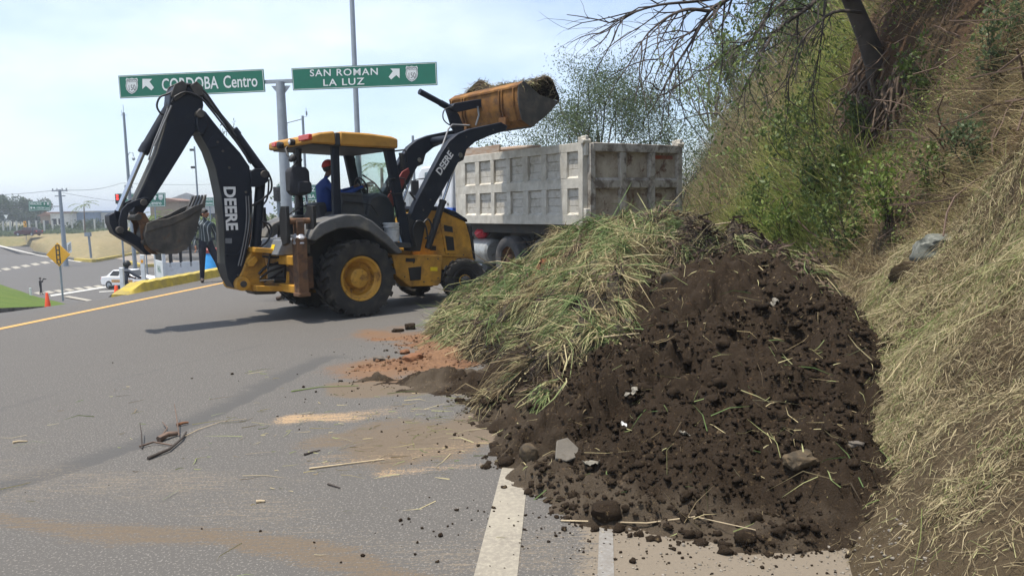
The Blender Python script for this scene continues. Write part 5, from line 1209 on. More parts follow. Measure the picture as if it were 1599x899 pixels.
# load in the raised bucket
ld = mthing('soil_load', 'heaped load of dark soil and cut grass in the raised loader bucket', 'soil load', (A_[0], 0, A_[1]))
us = np.linspace(0, 1, 26); vs_ = np.linspace(-1.03, 1.03, 70); VV, UU = np.meshgrid(vs_, us, indexing='ij')
bx = A_[0] + .04 + (G_[0] - .02 - A_[0]) * UU; bz = A_[1] - .05 + (G_[1] - A_[1] + .05) * UU
hump = np.sin(np.pi * UU) ** .6 * (.10 + .30 * fbm(VV * 1.6 + 4, UU * 3, 4, 52)) + .20 * np.exp(-((VV - .62) / .22) ** 2) * np.exp(-((UU - .12) / .2) ** 2) + .22 * np.exp(-((VV + .95) / .35) ** 2) * np.exp(-((UU - .75) / .3) ** 2)
hump = hump - .10 * np.abs(VV) ** 6
nx, nz = -(G_[1] - A_[1]), (G_[0] - A_[0]); nl = math.hypot(nx, nz); nx, nz = nx / nl, nz / nl
hump = hump * .8
LX, LZ = bx + nx * hump * 1.2 + .06 * np.exp(-((UU - 1) / .15) ** 2), bz + nz * hump * 1.2
V = np.stack([LX - A_[0], VV, LZ - A_[1]], -1).reshape(-1, 3)
M['load'] = M['heap']
so_ = np_mesh('soil', V, grid_faces(70, 26), M['soil'], ld, smooth=True, attrs=dict(dusty=np.zeros(len(V))))
pick = RNG.integers(0, len(V), 2600); pos = V[pick] + RNG.normal(0, .015, (2600, 3)); d = RNG.normal(0, 1, (2600, 3)); d[:, 2] = d[:, 2] * .5 + .15; Ls = RNG.uniform(.05, .26, 2600)
Vb, Qb, Ab = blades(pos, d, Ls, RNG.uniform(.005, .012, 2600), np.column_stack([RNG.normal(0, .03, 2600), RNG.normal(0, .03, 2600), -Ls * .5]), np.clip(RNG.normal(.35, .25, 2600), 0, 1))
setp(np_mesh('cut_stalks', Vb, Qb, M['clip'], ld, attrs=dict(rnd=Ab)), kind='stuff')
# sprigs of weed caught on the crowd cylinder
# ------------------------------------------------------------------ tipper truck
TX = at(905, 300, 13.7).x; TP = Pose(TX, 13.7, 122)
TR = thing('dump_truck', 'white tipper truck with ribbed steel box and blue striped cab seen from behind', 'truck', (TP.x, TP.y, 0), TP.a)
def tpart(mb, name, m, parent=None, bev=.01, smooth=35): return mb.build(name, m, parent or TR, smooth, bev)
# local x = forward, y = left(+)/right(-); the side facing the camera is y = 0, the box reaches to y = -2.45
Lb, Wb, zb, zt = 4.85, 2.45, 1.31, 2.80
b = MB(); b.span(.02, Lb, -.085, -.07, zb, zt - .02); b.span(.02, Lb, -Wb + .10, -Wb + .12, zb, zt); b.span(.02, Lb, -Wb + .1, -.1, zb, zb + .06); b.span(Lb - .05, Lb, -Wb, 0, zb, zt)
box = tpart(b, 'dump_box', M['box_in'], bev=0)
def zt_(x): return zt + .012 * x
fr = MB(); fr.prism([(0, zb), (Lb, zb), (Lb, zb + .19), (0, zb + .19)], -.075, .0); fr.prism([(0, zt - .15), (Lb, zt - .10), (Lb, zt + .06), (0, zt + .005)], -.075, .0)
zm = (zb + .19 + zt - .15) / 2
fr.span(0, Lb, -.075, -.004, zm - .095, zm + .095)
cols = [TP.side(p, 290, -.0)[0] for p in (907, 885, 874, 852, 845, 824, 816, 796.5, 790.5, 771, 766, 748, 742, 726)]
edges = [0.0] + cols + [Lb]
for i in range(0, len(edges), 2):
    x0, x1 = edges[i], edges[i + 1]; fr.span(x0, x1, -.075, -.002, zb + .188, zm - .094); fr.span(x0, x1, -.075, -.002, zm + .094, zt - .145 + .012 * x0)
tpart(fr, 'side_frame', M['box'], box, bev=.008)
sl_ = MB(); bd = MB()
for i in range(1, len(edges) - 1, 2):
    x0, x1 = edges[i], edges[i + 1]
    for (z0, z1) in ((zb + .19, zm - .095), (zm + .095, zt - .13)):
        sl_.add([(x0, -.004, z0), (x1, -.004, z0), (x1, -.068, z0 + .05), (x0, -.068, z0 + .05)], [(0, 1, 2, 3)])
        bd = MB()
        for k in range(3):
            za, zc = z0 + (z1 - z0) * k / 3 + .008, z0 + (z1 - z0) * (k + 1) / 3 - .006; bd.span(x0 + .004, x1 - .004, -.07, -.050 - .008 * (k % 2), za, zc)
        tpart(bd, 'panel_boards', M['box_in'], box, bev=.003)
tpart(sl_, 'sloped_ledge', M['box'], box, bev=0, smooth=0)
fr = MB(); fr.span(0, Lb, -Wb, -Wb + .1, zb, zb + .2); fr.span(0, Lb, -Wb, -Wb + .1, zt - .15, zt)
for x in np.linspace(.1, Lb - .1, 8): fr.span(x - .08, x + .08, -Wb + .002, -Wb + .1, zb + .19, zt - .14)
tpart(fr, 'side_frame', M['box'], box)
# rear corner posts with hinge blocks
for yy in (-.06, -Wb + .06):
    c = MB(); c.prism([(yy - .07, zb - .02), (yy + .07, zb - .02), (yy + .07, zt + .10), (yy - .07, zt + .10)], -.10, .03, 'x'); c.span(-.16, -.02, yy - .035, yy + .035, zt - .24, zt + .12); c.lathe([(.05, -.09), (.05, .09)], (-.12, yy, zt + .02), (0, 1, 0), 12); c.span(-.17, .0, yy - .05, yy + .05, zb + .12, zb + .30)
    tpart(c, 'corner_post', M['box'], box, bev=.012)
# tailgate
gy0, gy1 = -.16, -Wb + .12; gx = -.09
g = MB(); g.span(gx - .02, gx + .0, gy1, gy0, zb + .02, zt - .04); gate = tpart(g, 'tailgate', M['gate'], bev=0)
r = MB(); W3 = (gy0 - gy1)
for k in range(4):
    yc = gy0 - W3 * k / 3; w = .07 if k in (1, 2) else .06
    r.span(gx - .11, gx - .018, yc - w, yc + w, zb - .02, zt - .02)
r.span(gx - .12, gx - .018, gy1, gy0, zt - .16, zt - .005); r.span(gx - .10, gx - .018, gy1, gy0, zb - .03, zb + .15)
r.prism([(gx - .10, zm - .09), (gx - .018, zm - .13), (gx - .018, zm + .10), (gx - .10, zm + .05)], gy1, gy0)
tpart(r, 'tailgate_ribs', M['gate_rib'], gate, bev=.01)
r = MB(); r.span(gx - .026, gx - .018, gy1 + .12, gy1 + .60, zt - .27, zt - .20); tpart(r, 'reflector_strip', M['gate_red'], gate, bev=0)
# board guard above the front of the box
b = MB(); b.span(3.0, Lb + .05, -.16, -.12, zt + .05, zt + .22); b.span(Lb - .05, Lb + .0, -Wb + .1, -.1, zt, zt + .30); b.span(2.4, Lb, -Wb + .1, -Wb + .14, zt, zt + .28); tpart(b, 'side_board', M['wood'], bev=.006)
b = MB(); b.tube([(1.4, -.09, zt + .05), (2.6, -.3, zt + .10), (3.8, -.4, zt + .13), (4.7, -.45, zt + .22)], [.03, .06, .07, .06], 10); b.tube([(1.4, -Wb + .2, zt + .02), (4.6, -Wb + .3, zt + .15)], .05, 10); tpart(b, 'rolled_tarpaulin', M['wood'], bev=0)
# chassis, tank, flap
b = MB(); b.span(-.1, 7.4, -.85, -.68, .82, 1.08); b.span(-.1, 7.4, -1.77, -1.60, .82, 1.08); b.span(-.1, Lb, -2.2, -.25, 1.10, 1.30); b.span(.6, 3.2, -1.6, -.85, .45, .75); tpart(b, 'chassis', M['truck_frame'])
b = MB(); x0, z0 = TP.side(764, 352, -.02); x1, z1 = TP.side(800, 386, -.02); b.span(min(x0, x1), max(x0, x1), -.60, -.57, min(z0, z1) - .2, 1.30); x2 = min(x0, x1); b.span(x2 - 1.2, x2, -.62, -.60, 1.0, 1.30); tpart(b, 'mud_flap', M['flap'], bev=.005)
xa = TP.side(764, 400, -.15)[0]; xb = TP.side(735, 400, -.15)[0]
b = MB(); b.lathe([(.02, 0), (.24, .01), (.29, .05), (.29, xb - xa - .05), (.24, xb - xa - .01), (.02, xb - xa)], (xa, -.34, .66), (1, 0, 0), 28); tk = tpart(b, 'fuel_tank', M['tank'], bev=0)
b = MB(); b.tube([(xa + .3, -.18, .3), (xa + .9, -.18, .3)], .09, 14); tpart(b, 'air_tank', M['galv'], bev=0)
# wheels
def tw_(x, y, name='wheel', dual=True):
    q = MB(); prof = lambda o: [(.30, o - .12), (.36, o - .145), (.46, o - .15), (.505, o - .13), (.52, o - .10), (.52, o + .10), (.505, o + .13), (.46, o + .15), (.36, o + .145), (.30, o + .12)]
    q.lathe(prof(0), (0, 0, 0), (0, 1, 0), 40, closed=True)
    if dual: q.lathe(prof(-.34 if y > -1.2 else .34), (0, 0, 0), (0, 1, 0), 40, closed=True)
    t = q.build(name, M['rubber_grey'], TR, 30); t.location = (x, y, .52); s = 1 if y > -1.2 else -1
    q = MB(); q.lathe([(.305, s * .12), (.29, s * .06), (.24, -s * .02), (.19, -s * .05), (.14, -s * .04), (.13, s * .06), (.10, s * .10), (.01, s * .11)], (0, 0, 0), (0, 1, 0), 28, caps=False)
    for k in range(8): q.lathe([(.018, -s * .05), (.018, -s * .01), (.003, 0)], (math.cos(k * .785) * .165, 0, math.sin(k * .785) * .165), (0, 1, 0), 6)
    q.build('wheel_rim', M['rust'], t, 30)
wx = TP.side(799, 395, -.2)[0]
for x in (wx, wx - 1.35):
    for y in (-.22, -Wb + .22): tw_(x, y)
for y in (-.22, -Wb + .22): tw_(6.9, y, dual=False)
# cab
cb = MB(); cb.prism([(5.25, .95), (7.35, .95), (7.35, 1.75), (7.1, 2.62), (6.9, 2.75), (5.25, 2.75)], -2.35, -.10); cab = tpart(cb, 'cab', M['truck_white'], bev=.05)
q = MB(); q.span(5.2, 7.36, -.098, -.09, 1.36, 1.68); q.span(7.352, 7.36, -2.3, -.12, 1.36, 1.68); q.span(5.24, 5.248, -2.3, -.12, 1.36, 1.68); tpart(q, 'blue_stripe', M['truck_blue'], cab, bev=0)
q = MB(); q.span(5.62, 5.70, -.094, -.085, 1.74, 1.80); q.span(5.80, 5.88, -.094, -.085, 1.74, 1.80); q.span(5.40, 5.48, -.094, -.085, 1.74, 1.80); tpart(q, 'door_emblem', M['grey_panel'], cab, bev=0)
q = MB(); q.prism([(5.75, 1.98), (6.75, 1.98), (6.68, 2.60), (5.75, 2.60)], -.11, -.085); tpart(q, 'side_window', M['glass_dark'], cab, bev=.004)
q = MB(); q.span(5.235, 5.255, -2.0, -.5, 2.0, 2.6); tpart(q, 'rear_window', M['black'], cab, bev=0)
q = MB(); q.add([(7.345, -2.25, 1.82), (7.345, -.2, 1.82), (7.13, -.2, 2.55), (7.13, -2.25, 2.55)], [(0, 1, 2, 3)]); q.v = [(x + .015, y, z) for x, y, z in q.v]; tpart(q, 'windscreen', M['black'], cab, bev=0)
q = MB(); q.tube([(6.7, -.1, 2.45), (6.75, .16, 2.42), (6.75, .18, 2.0)], .02, 6); q.span(6.70, 6.78, .08, .28, 2.02, 2.40); tpart(q, 'side_mirror', M['black'], cab, bev=.01)
q = MB(); q.span(7.3, 7.6, -2.4, -.05, .6, 1.0); tpart(q, 'bumper', M['truck_white'], bev=.03)
rb = Vector((TP.x, TP.y, 0))
def tworld(x, y, z): return Vector((TP.x + TP.c * x - TP.s * y, TP.y + TP.s * x + TP.c * y, z))
px0 = TP.side(752, 376, -.3)
bm_ = thing('red_bag', 'crumpled red plastic bag stuffed above the fuel tank under the truck box', 'bag', tworld(px0[0], -.32, .93), TP.a)
bm = bmesh.new(); bmesh.ops.create_icosphere(bm, subdivisions=4, radius=1); Vv = np.array([v.co[:] for v in bm.verts])
rr = .70 + .55 * (fbm(Vv[:, 0] * 2.2 + 3 + Vv[:, 2], Vv[:, 1] * 2.2 + Vv[:, 2] * 2, 4, 98) - .3); Vv = Vv * rr[:, None] * np.array([.24, .18, .15])
for v, c in zip(bm.verts, Vv): v.co = c
me = bpy.data.meshes.new('bag_body'); bm.to_mesh(me); bm.free(); me.shade_smooth(); link_mesh('bag_body', me, M['red_cloth'], bm_).location = (0, 0, .14)
# ------------------------------------------------------------------ people
def stand_joints():
    J = dict(pelvis=(0, 0, .97), spine=(0, 0, 1.14), chest=(.005, 0, 1.33), collar=(0, 0, 1.45), neck=(.005, 0, 1.52), jaw=(.03, 0, 1.585), skull=(.02, 0, 1.655), crown=(.01, 0, 1.715))
    for n, s in (('L', 1), ('R', -1)):
        J.update({'sh' + n: (0, s * .175, 1.425), 'el' + n: (-.02, s * .235, 1.14), 'wr' + n: (.06, s * .235, .90), 'pa' + n: (.09, s * .225, .82),
                  'hip' + n: (0, s * .085, .92), 'kn' + n: (.02, s * .10, .50), 'an' + n: (-.02, s * .11, .08), 'to' + n: (.15, s * .13, .035)})
    return J
RAD = dict(pelvis=.155, spine=.158, chest=.178, collar=.115, neck=.055, jaw=.068, skull=.092, crown=.070, sh=.088, el=.056, wr=.034, pa=.036, hip=.108, kn=.072, an=.052, to=.044)
BONES = [('pelvis', 'spine'), ('spine', 'chest'), ('chest', 'collar'), ('collar', 'neck'), ('neck', 'jaw'), ('jaw', 'skull'), ('skull', 'crown')]
for n in 'LR': BONES += [('collar', 'sh' + n), ('sh' + n, 'el' + n), ('el' + n, 'wr' + n), ('wr' + n, 'pa' + n), ('pelvis', 'hip' + n), ('hip' + n, 'kn' + n), ('kn' + n, 'an' + n), ('an' + n, 'to' + n)]
def region(a, b, sleeve):
    k = b.rstrip('LR') if b[:2] in ('sh', 'el', 'wr', 'pa', 'hi', 'kn', 'an', 'to') else b
    if k in ('jaw', 'skull', 'crown', 'nose', 'ear', 'pa', 'finger'): return 0
    if k == 'neck': return 0
    if k == 'wr': return 1 if sleeve else 0
    if k in ('hip', 'kn', 'an'): return 2
    if k == 'to': return 3
    return 1
def person(label, loc, rz, J, mats, scale=1.0, hair='short', sleeve=True, fingers=True, grip=0.4, face=True, head_yaw=0.0, group=None):
    root = thing('person', label, 'person', loc, rz, group)
    names = list(J); idx = {n: i for i, n in enumerate(names)}
    V = [Vector(J[n]) * scale for n in names]; rr = [RAD[n if n in RAD else n[:-1]] * scale for n in names]; E_ = [(idx[a], idx[b]) for a, b in BONES]; lab = [(a, b) for a, b in BONES]
    sk = Vector(J['skull']) * scale; up = (Vector(J['crown']) - Vector(J['jaw'])).normalized()
    fwd = Vector((math.cos(head_yaw), math.sin(head_yaw), 0)); fwd = (fwd - up * fwd.dot(up)).normalized(); lf = up.cross(fwd)
    def addn(par, p, r, nm):
        V.append(Vector(p)); rr.append(r); E_.append((par, len(V) - 1)); lab.append(('x', nm)); return len(V) - 1
    addn(idx['skull'], sk + fwd * .118 * scale - up * .035 * scale, .016 * scale, 'nose')
    if fingers:
        for n in 'LR':
            w, p = Vector(J['wr' + n]) * scale, Vector(J['pa' + n]) * scale; d = (p - w).normalized(); s = 1 if n == 'L' else -1
            side = d.cross(Vector((0, s, 0))).normalized() if abs(d.y) < .9 else Vector((1, 0, 0)); pn = d.cross(side).normalized() * (-1 if True else 1)
            for i, ln in enumerate((.066, .078, .072, .056)):
                b0 = p + side * (i - 1.5) * .020 * scale; a1 = addn(idx['pa' + n], b0 + d * .035 * scale, .0095 * scale, 'finger'); a2 = addn(a1, b0 + (d + pn * grip * .6) * ln * scale, .0085 * scale, 'finger'); addn(a2, b0 + (d * 1.35 + pn * grip * 1.6) * ln * scale, .0075 * scale, 'finger')
            a1 = addn(idx['wr' + n], w + (d * .045 - side * .035) * scale, .011 * scale, 'finger'); addn(a1, w + (d * .09 - side * .055 + pn * .02) * scale, .009 * scale, 'finger')
    me = bpy.data.meshes.new('body'); me.from_pydata([tuple(v) for v in V], E_, [])
    o = bpy.data.objects.new('body', me); COL.objects.link(o)
    sm = o.modifiers.new('skin', 'SKIN'); sm.use_smooth_shade = True; sm.branch_smoothing = .6
    for i, sv in enumerate(me.skin_vertices[0].data): sv.radius = (rr[i], rr[i]); sv.use_root = (i == idx['pelvis'])
    o.modifiers.new('sub', 'SUBSURF').levels = 2; o.modifiers['sub'].render_levels = 2
    dg = bpy.context.evaluated_depsgraph_get(); m2 = bpy.data.meshes.new_from_object(o.evaluated_get(dg))
    o.modifiers.clear(); o.data = m2; m2.name = 'body'; o.parent = root
    m2.materials.clear()
    for m in mats: m2.materials.append(M[m])
    A = np.array([V[a][:] for a, b in E_]); B = np.array([V[b][:] for a, b in E_]); regs = np.array([region(a, b, sleeve) for a, b in lab]); rb_ = np.array([max(rr[a], rr[b]) for a, b in E_])
    C = np.array([p.center[:] for p in m2.polygons]); AB = B - A; L2 = (AB ** 2).sum(1) + 1e-9
    t = np.clip(((C[:, None] - A) * AB).sum(2) / L2, 0, 1); dist = np.linalg.norm(C[:, None] - A - AB * t[..., None], axis=2) - rb_
    k = dist.argmin(1); reg = regs[k]
    nk = [i for i, (a, b) in enumerate(lab) if b == 'neck'][0]; reg = np.where((k == nk) & (t[np.arange(len(C)), k] < .55), 1, reg)
    m2.polygons.foreach_set('material_index', reg.astype(np.int32)); m2.shade_smooth()
    R3 = Matrix((fwd, lf, up)).transposed(); hr = .104 * scale
    def cap_mesh(rscale, zmin, back):           # shell over the skull, lower at the back
        vs, fs = [], []; nu, nv = 20, 9
        for j in range(nv + 1):
            for i in range(nu):
                a = 2 * math.pi * i / nu; low = zmin - back * (.5 - .5 * math.cos(a)); el = math.pi / 2 + (low - math.pi / 2) * j / nv
                vs.append(sk + up * .012 * scale + R3 @ Vector((math.cos(a) * math.cos(el) * 1.02, math.sin(a) * math.cos(el) * .90, math.sin(el) * 1.06)) * hr * rscale)
        for j in range(nv):
            for i in range(nu): fs.append((j * nu + i, (j + 1) * nu + i, (j + 1) * nu + (i + 1) % nu, j * nu + (i + 1) % nu))
        q = MB(); q.add(vs, fs); return q
    if hair == 'short': q = cap_mesh(1.03, .42, .95); h = q.build('hair', M['hair'], root, 80, fix=False); h.modifiers.new('t', 'SOLIDIFY').thickness = .012 * scale
    if hair == 'cap':
        q = cap_mesh(1.12, .22, .12); br = [sk + up * .045 * scale + R3 @ Vector((math.cos(a) * 1.15 + (.75 if abs(a) < 1.2 else 0) * math.cos(a) ** 2, math.sin(a) * .95, -.06 * math.cos(a))) * hr for a in np.linspace(-1.3, 1.3, 11)]
        q.add(br + [v - up * .008 * scale for v in br], [tuple(range(11)), tuple(range(21, 10, -1))] + [(i, i + 11, i + 12, i + 1) for i in range(10)])
        h = q.build('cap', M['redcap'], root, 60, fix=False); h.modifiers.new('t', 'SOLIDIFY').thickness = .010 * scale
        cap_mesh(1.02, .1, .75).build('hair', M['hair'], root, 80, fix=False)
    if hair == 'helmet': cap_mesh(1.32, -.35, .5).build('helmet', M['sign_black'], root, 80, fix=False).modifiers.new('t', 'SOLIDIFY').thickness = .02 * scale
    if face:
        for s in (-1, 1):
            q = MB(); q.lathe([(.001, -.008), (.009, -.004), (.011, 0), (.009, .004), (.001, .008)], sk + (fwd * .088 + lf * s * .034 - up * .002) * scale, tuple(fwd), 8); q.build('eye', M['sign_black'], root, 80)
            q = MB(); q.lathe([(.004, -.012), (.022, -.006), (.026, .0), (.018, .01), (.002, .012)], sk + (lf * s * .092 - up * .012) * scale, tuple(lf), 10); q.build('ear', M[mats[0]], root, 80)
        q = MB(); q.tube([sk + (fwd * .085 + lf * y - up * .078) * scale for y in (-.022, 0, .022)], .005 * scale, 6); q.build('mouth', M['red_paint'], root, 80)
    return root
# standing man in striped shirt by the kerb
J = stand_joints()
J.update(anR=(-.05, -.12, .08), toR=(.11, -.18, .035), knR=(.0, -.11, .50), anL=(.10, .34, .09), toL=(.26, .40, .035), knL=(.10, .22, .50), elL=(-.06, .27, 1.15), wrL=(.06, .29, .92), paL=(.08, .28, .84), elR=(-.06, -.26, 1.15), wrR=(.04, -.28, .92), paR=(.06, -.27, .84))
J['jaw'] = (.03, .02, 1.585); J['skull'] = (.015, .01, 1.655)
m_ = person('man in dark striped shirt and jeans standing by the yellow kerb behind the digging bucket', tuple(ground(325, 440.5)), rad(-45), J, ['skin', 'striped', 'denim', 'shoe'], 1.0, 'short', True, True, .5, True, rad(40))
# beard
# machine operator
def ml(px, py, y): return MP.p3(px, py, y)
hp = ml(508, 341, .03); base = Vector((hp.x, hp.y, 0))
def rel(v): return tuple(v - base)
J = stand_joints()
hd = ml(512, 266, .03)
for k, (px, py, y) in dict(pelvis=(508, 340, .03), spine=(506, 322, .03), chest=(506, 300, .03), collar=(507, 284, .03), neck=(509, 277, .03)).items(): J[k] = rel(ml(px, py, y))
J['jaw'] = rel(hd + Vector((.035, 0, -.03))); J['skull'] = rel(hd + Vector((.02, 0, .045))); J['crown'] = rel(hd + Vector((.005, 0, .105)))
for n, s in (('L', 1), ('R', -1)):
    yy = .03 + s * .19
    J['sh' + n] = rel(ml(507, 288, .03) + Vector((0, s * .18, 0))); J['hip' + n] = rel(ml(508, 342, .03) + Vector((0.03, s * .09, 0))); J['kn' + n] = rel(ml(552, 338, .03) + Vector((0, s * .13, 0))); J['an' + n] = rel(ml(560, 378, .03) + Vector((0, s * .13, 0))); J['to' + n] = rel(ml(575, 381, .03) + Vector((0, s * .14, 0)))
    J['el' + n] = rel(ml(524, 306, .03) + Vector((0, s * .26, 0))); J['wr' + n] = rel(c + Vector((0.0, 0, 0)) - c + Vector(MP.p3(556, 295, .03)) + Vector((0, s * .17, 0.02))); J['pa' + n] = rel(Vector(MP.p3(564, 291, .03)) + Vector((0, s * .165, 0.01)))
person('machine operator in red cap and blue work shirt sitting in the cab', tuple(mworld(base)), MP.a, J, ['skin_dark', 'navy', 'navy_trousers', 'shoe'], 1.0, 'cap', True, True, 1.0, True, 0)
# bending man in a pale shirt beyond the machine
J = stand_joints(); p0 = ground(446, 468)
def rw(px, py): q = at(px, py, p0.y); return (-(q.x - p0.x), -(q.y - p0.y), q.z)     # rotated by 180 degrees: he faces left
for k, (px, py) in dict(pelvis=(447, 390), spine=(438, 376), chest=(427, 363), collar=(418, 355), neck=(414, 351), jaw=(409, 349), skull=(408, 345), crown=(406.5, 340)).items(): J[k] = rw(px, py)
for n, s in (('L', 1), ('R', -1)):
    a = Vector(J['collar']); J['sh' + n] = tuple(a + Vector((0, s * .17, -.01))); J['el' + n] = tuple(a + Vector((.12, s * .22, -.26))); J['wr' + n] = tuple(a + Vector((.28, s * .16, -.42))); J['pa' + n] = tuple(a + Vector((.34, s * .14, -.48)))
    h = Vector(J['pelvis']); J['hip' + n] = tuple(h + Vector((0, s * .09, -.05))); J['kn' + n] = (h.x + .06, s * .11, .50)
person('man in pale shirt bending forward behind the digging arm of the machine', tuple(p0), math.pi, J, ['skin', 'pale_shirt', 'denim', 'shoe'], 1.0, 'short', True, True, .5, True, 0)
# far photographer in black on the lower road
J = stand_joints()
for n, s in (('L', 1), ('R', -1)): J.update({'el' + n: (.14, s * .28, 1.22), 'wr' + n: (.24, s * .10, 1.46), 'pa' + n: (.27, s * .06, 1.52), 'an' + n: (-.02 + s * .06, s * .15, .08), 'to' + n: (.15 + s * .06, s * .17, .035)})
pp = gz(64.5, 460.5); k = 27.0 / 1160 * pp.y / 1.76
ph = person('photographer in black clothes holding a camera on the lower road', (pp.x, pp.y, pp.z + .03), rad(20), J, ['skin_dark', 'black_cloth', 'black_cloth', 'shoe'], k, 'short', True, False, .5, True, 0)
cm = thing('camera', 'small dark camera with lens held up by the man in black', 'camera', (pp.x + .26 * k * math.cos(rad(20)), pp.y + .26 * k * math.sin(rad(20)), pp.z + .03 + 1.58 * k), rad(20))
q = MB(); q.box((.05, 0, 0), (.07, .15, .10)); q.build('camera_body', M['sign_black'], cm); q = MB(); q.lathe([(.035, 0), (.04, .12), (.03, .13), (.002, .13)], (.08, 0, 0), (1, 0, 0), 12); q.build('lens', M['black'], cm)
# person by the far dark red car
J = stand_joints(); pq = at(51.5, 367.8, 124)
person('person in dark clothes standing beside the dark red car on the far road', (pq.x, pq.y, pq.z), rad(-120), J, ['skin_dark', 'grey_cloth', 'grey_panel' if False else 'denim', 'shoe'], .95, 'short', True, False, .5, False)
# driver's arm is part of a driver sitting in the truck cab
J = stand_joints()
dv = (6.15, -.48)
for n, s in (('L', 1), ('R', -1)):
    J.update({'hip' + n: (0, s * .09, .93), 'kn' + n: (.42, s * .14, .98), 'an' + n: (.50, s * .14, .55), 'to' + n: (.66, s * .14, .50)})
J.update(elL=(.02, .48, 1.16), wrL=(.12, .52, 1.16) if False else (-.22, .50, 1.19), paL=(-.29, .49, 1.20))
person('truck driver resting a bare forearm on the open cab window', tuple(tworld(dv[0], dv[1], .88)), TP.a, J, ['skin', 'pale_shirt', 'denim', 'shoe'], 1.0, 'short', False, True, .3, True, 0)
# motorcyclist
YM = 27.5; pm = at(203, 420, YM); zg = float(zlow(pm.x, YM)); mc_a = rad(55)
mo = thing('motorcycle', 'dark motorcycle waiting beyond the end of the yellow kerb', 'motorcycle', (pm.x, YM, zg + .02), mc_a)
for x in (-.62, .64):
    q = MB(); q.lathe([(.22, -.05), (.29, -.055), (.31, 0), (.29, .055), (.22, .05)], (0, 0, 0), (0, 1, 0), 28, closed=True); w = q.build('wheel', M['rubber'], mo); w.location = (x, 0, .31)
    q = MB(); q.lathe([(.05, -.05), (.05, .05)], (0, 0, 0), (0, 1, 0), 10)
    for k in range(6): q.tube([(0, 0, 0), (.23 * math.cos(k * 1.047), 0, .23 * math.sin(k * 1.047))], .012, 5)
    q.build('rim', M['galv'], w)
q = MB(); q.prism([(-.3, .42), (.25, .40), (.40, .72), (.05, .80), (-.25, .66)], -.12, .12); q.build('engine', M['black'], mo, 35, .03)
q = MB(); q.prism([(-.05, .74), (.38, .72), (.42, .90), (.25, .98), (.0, .92)], -.14, .14); q.build('fuel_tank', M['red_paint'], mo, 35, .05)
q = MB(); q.prism([(-.75, .80), (-.02, .80), (-.02, .88), (-.3, .90), (-.8, .92)], -.13, .13); q.build('saddle', M['seat'], mo, 35, .03)
q = MB(); q.tube([(.64, 0, .31), (.42, 0, .98)], .035, 8); q.tube([(.34, .38, 1.06), (.44, .15, 1.05), (.44, -.15, 1.05), (.34, -.38, 1.06)], .018, 8); q.build('handlebar', M['black'], mo, 40)
q = MB(); q.lathe([(.09, -.05), (.09, .02), (.05, .05), (.005, .05)], (.52, 0, .95), (1, 0, 0), 14); q.build('headlight', M['lens'], mo, 40)
J = stand_joints()
J.update(pelvis=(-.28, 0, .96), spine=(-.24, 0, 1.13), chest=(-.17, 0, 1.32), collar=(-.14, 0, 1.43), neck=(-.12, 0, 1.50), jaw=(-.09, 0, 1.56), skull=(-.10, 0, 1.635), crown=(-.11, 0, 1.69))
for n, s in (('L', 1), ('R', -1)): J.update({'sh' + n: (-.14, s * .18, 1.40), 'el' + n: (.08, s * .36, 1.18), 'wr' + n: (.30, s * .36, 1.09), 'pa' + n: (.35, s * .36, 1.08), 'hip' + n: (-.24, s * .10, .92), 'kn' + n: (.18, s * .22, .80), 'an' + n: (-.05, s * .22, .36), 'to' + n: (.13, s * .23, .33)})
person('motorcycle rider in slate shirt and black helmet seen from behind', (pm.x, YM, zg + .02), mc_a, J, ['skin_dark', 'grey_cloth', 'denim', 'shoe'], 1.0, 'helmet', False, True, .8, False, 0)
# ------------------------------------------------------------------ signs, poles, cones, vehicles and buildings around
def up_dir(): return Vector((0, 0, 1))
def box_between(mb, a, b, w, h):
    a, b = Vector(a), Vector(b); t = (b - a).normalized(); s = t.cross(Vector((0, 0, 1))).normalized(); u = s.cross(t)
    vs = [p + s * i * w / 2 + u * j * h / 2 for p in (a, b) for i, j in ((-1, -1), (1, -1), (1, 1), (-1, 1))]
    mb.add(vs, [(0, 3, 2, 1), (4, 5, 6, 7), (0, 1, 5, 4), (1, 2, 6, 5), (2, 3, 7, 6), (3, 0, 4, 7)])
# big double signpost
YS = 24.0; gp0 = at(441, 330, YS); zg = float(zlow(gp0.x, YS))
def on_sign(px, py): # sign plane turned 8 degrees
    tan_ = math.tan(rad(8)); d = ray(px, py); p0 = at(440, 130, YS); t = (p0.y + -tan_ * (0 - p0.x) * -1 - 0) / d.y if False else (p0.y + tan_ * p0.x) / (d.y + tan_ * d.x); return Vector((d.x * t, d.y * t, CAMH + d.z * t))
post = thing('sign_gantry', 'tall grey T shaped signpost carrying two green boards behind the machine', 'signpost', (gp0.x, gp0.y, zg))
tp = on_sign(437.5, 128); q = MB(); q.tube([Vector((tp.x, tp.y, zg)) - Vector(post.location), Vector((tp.x, tp.y, zg + 3)) - Vector(post.location), tp - Vector(post.location)], [.19, .165, .135], 20); q.build('mast', M['galv'], post)
q = MB(); a, b = on_sign(395, 128), on_sign(480, 125); n_ = Vector((.139, .99, 0)) * .10; box_between(q, a + n_ - Vector(post.location), b + n_ - Vector(post.location), .12, .10); q.build('cross_arm', M['galv'], post)
q = MB(); q.prism([(-.3, -.12), (.3, -.12), (0, -.5)], -.02, .02); q.v = [tuple(Vector(v) + tp - Vector(post.location) + n_ * .3) for v in q.v]; q.build('gusset_plate', M['galv'], post)
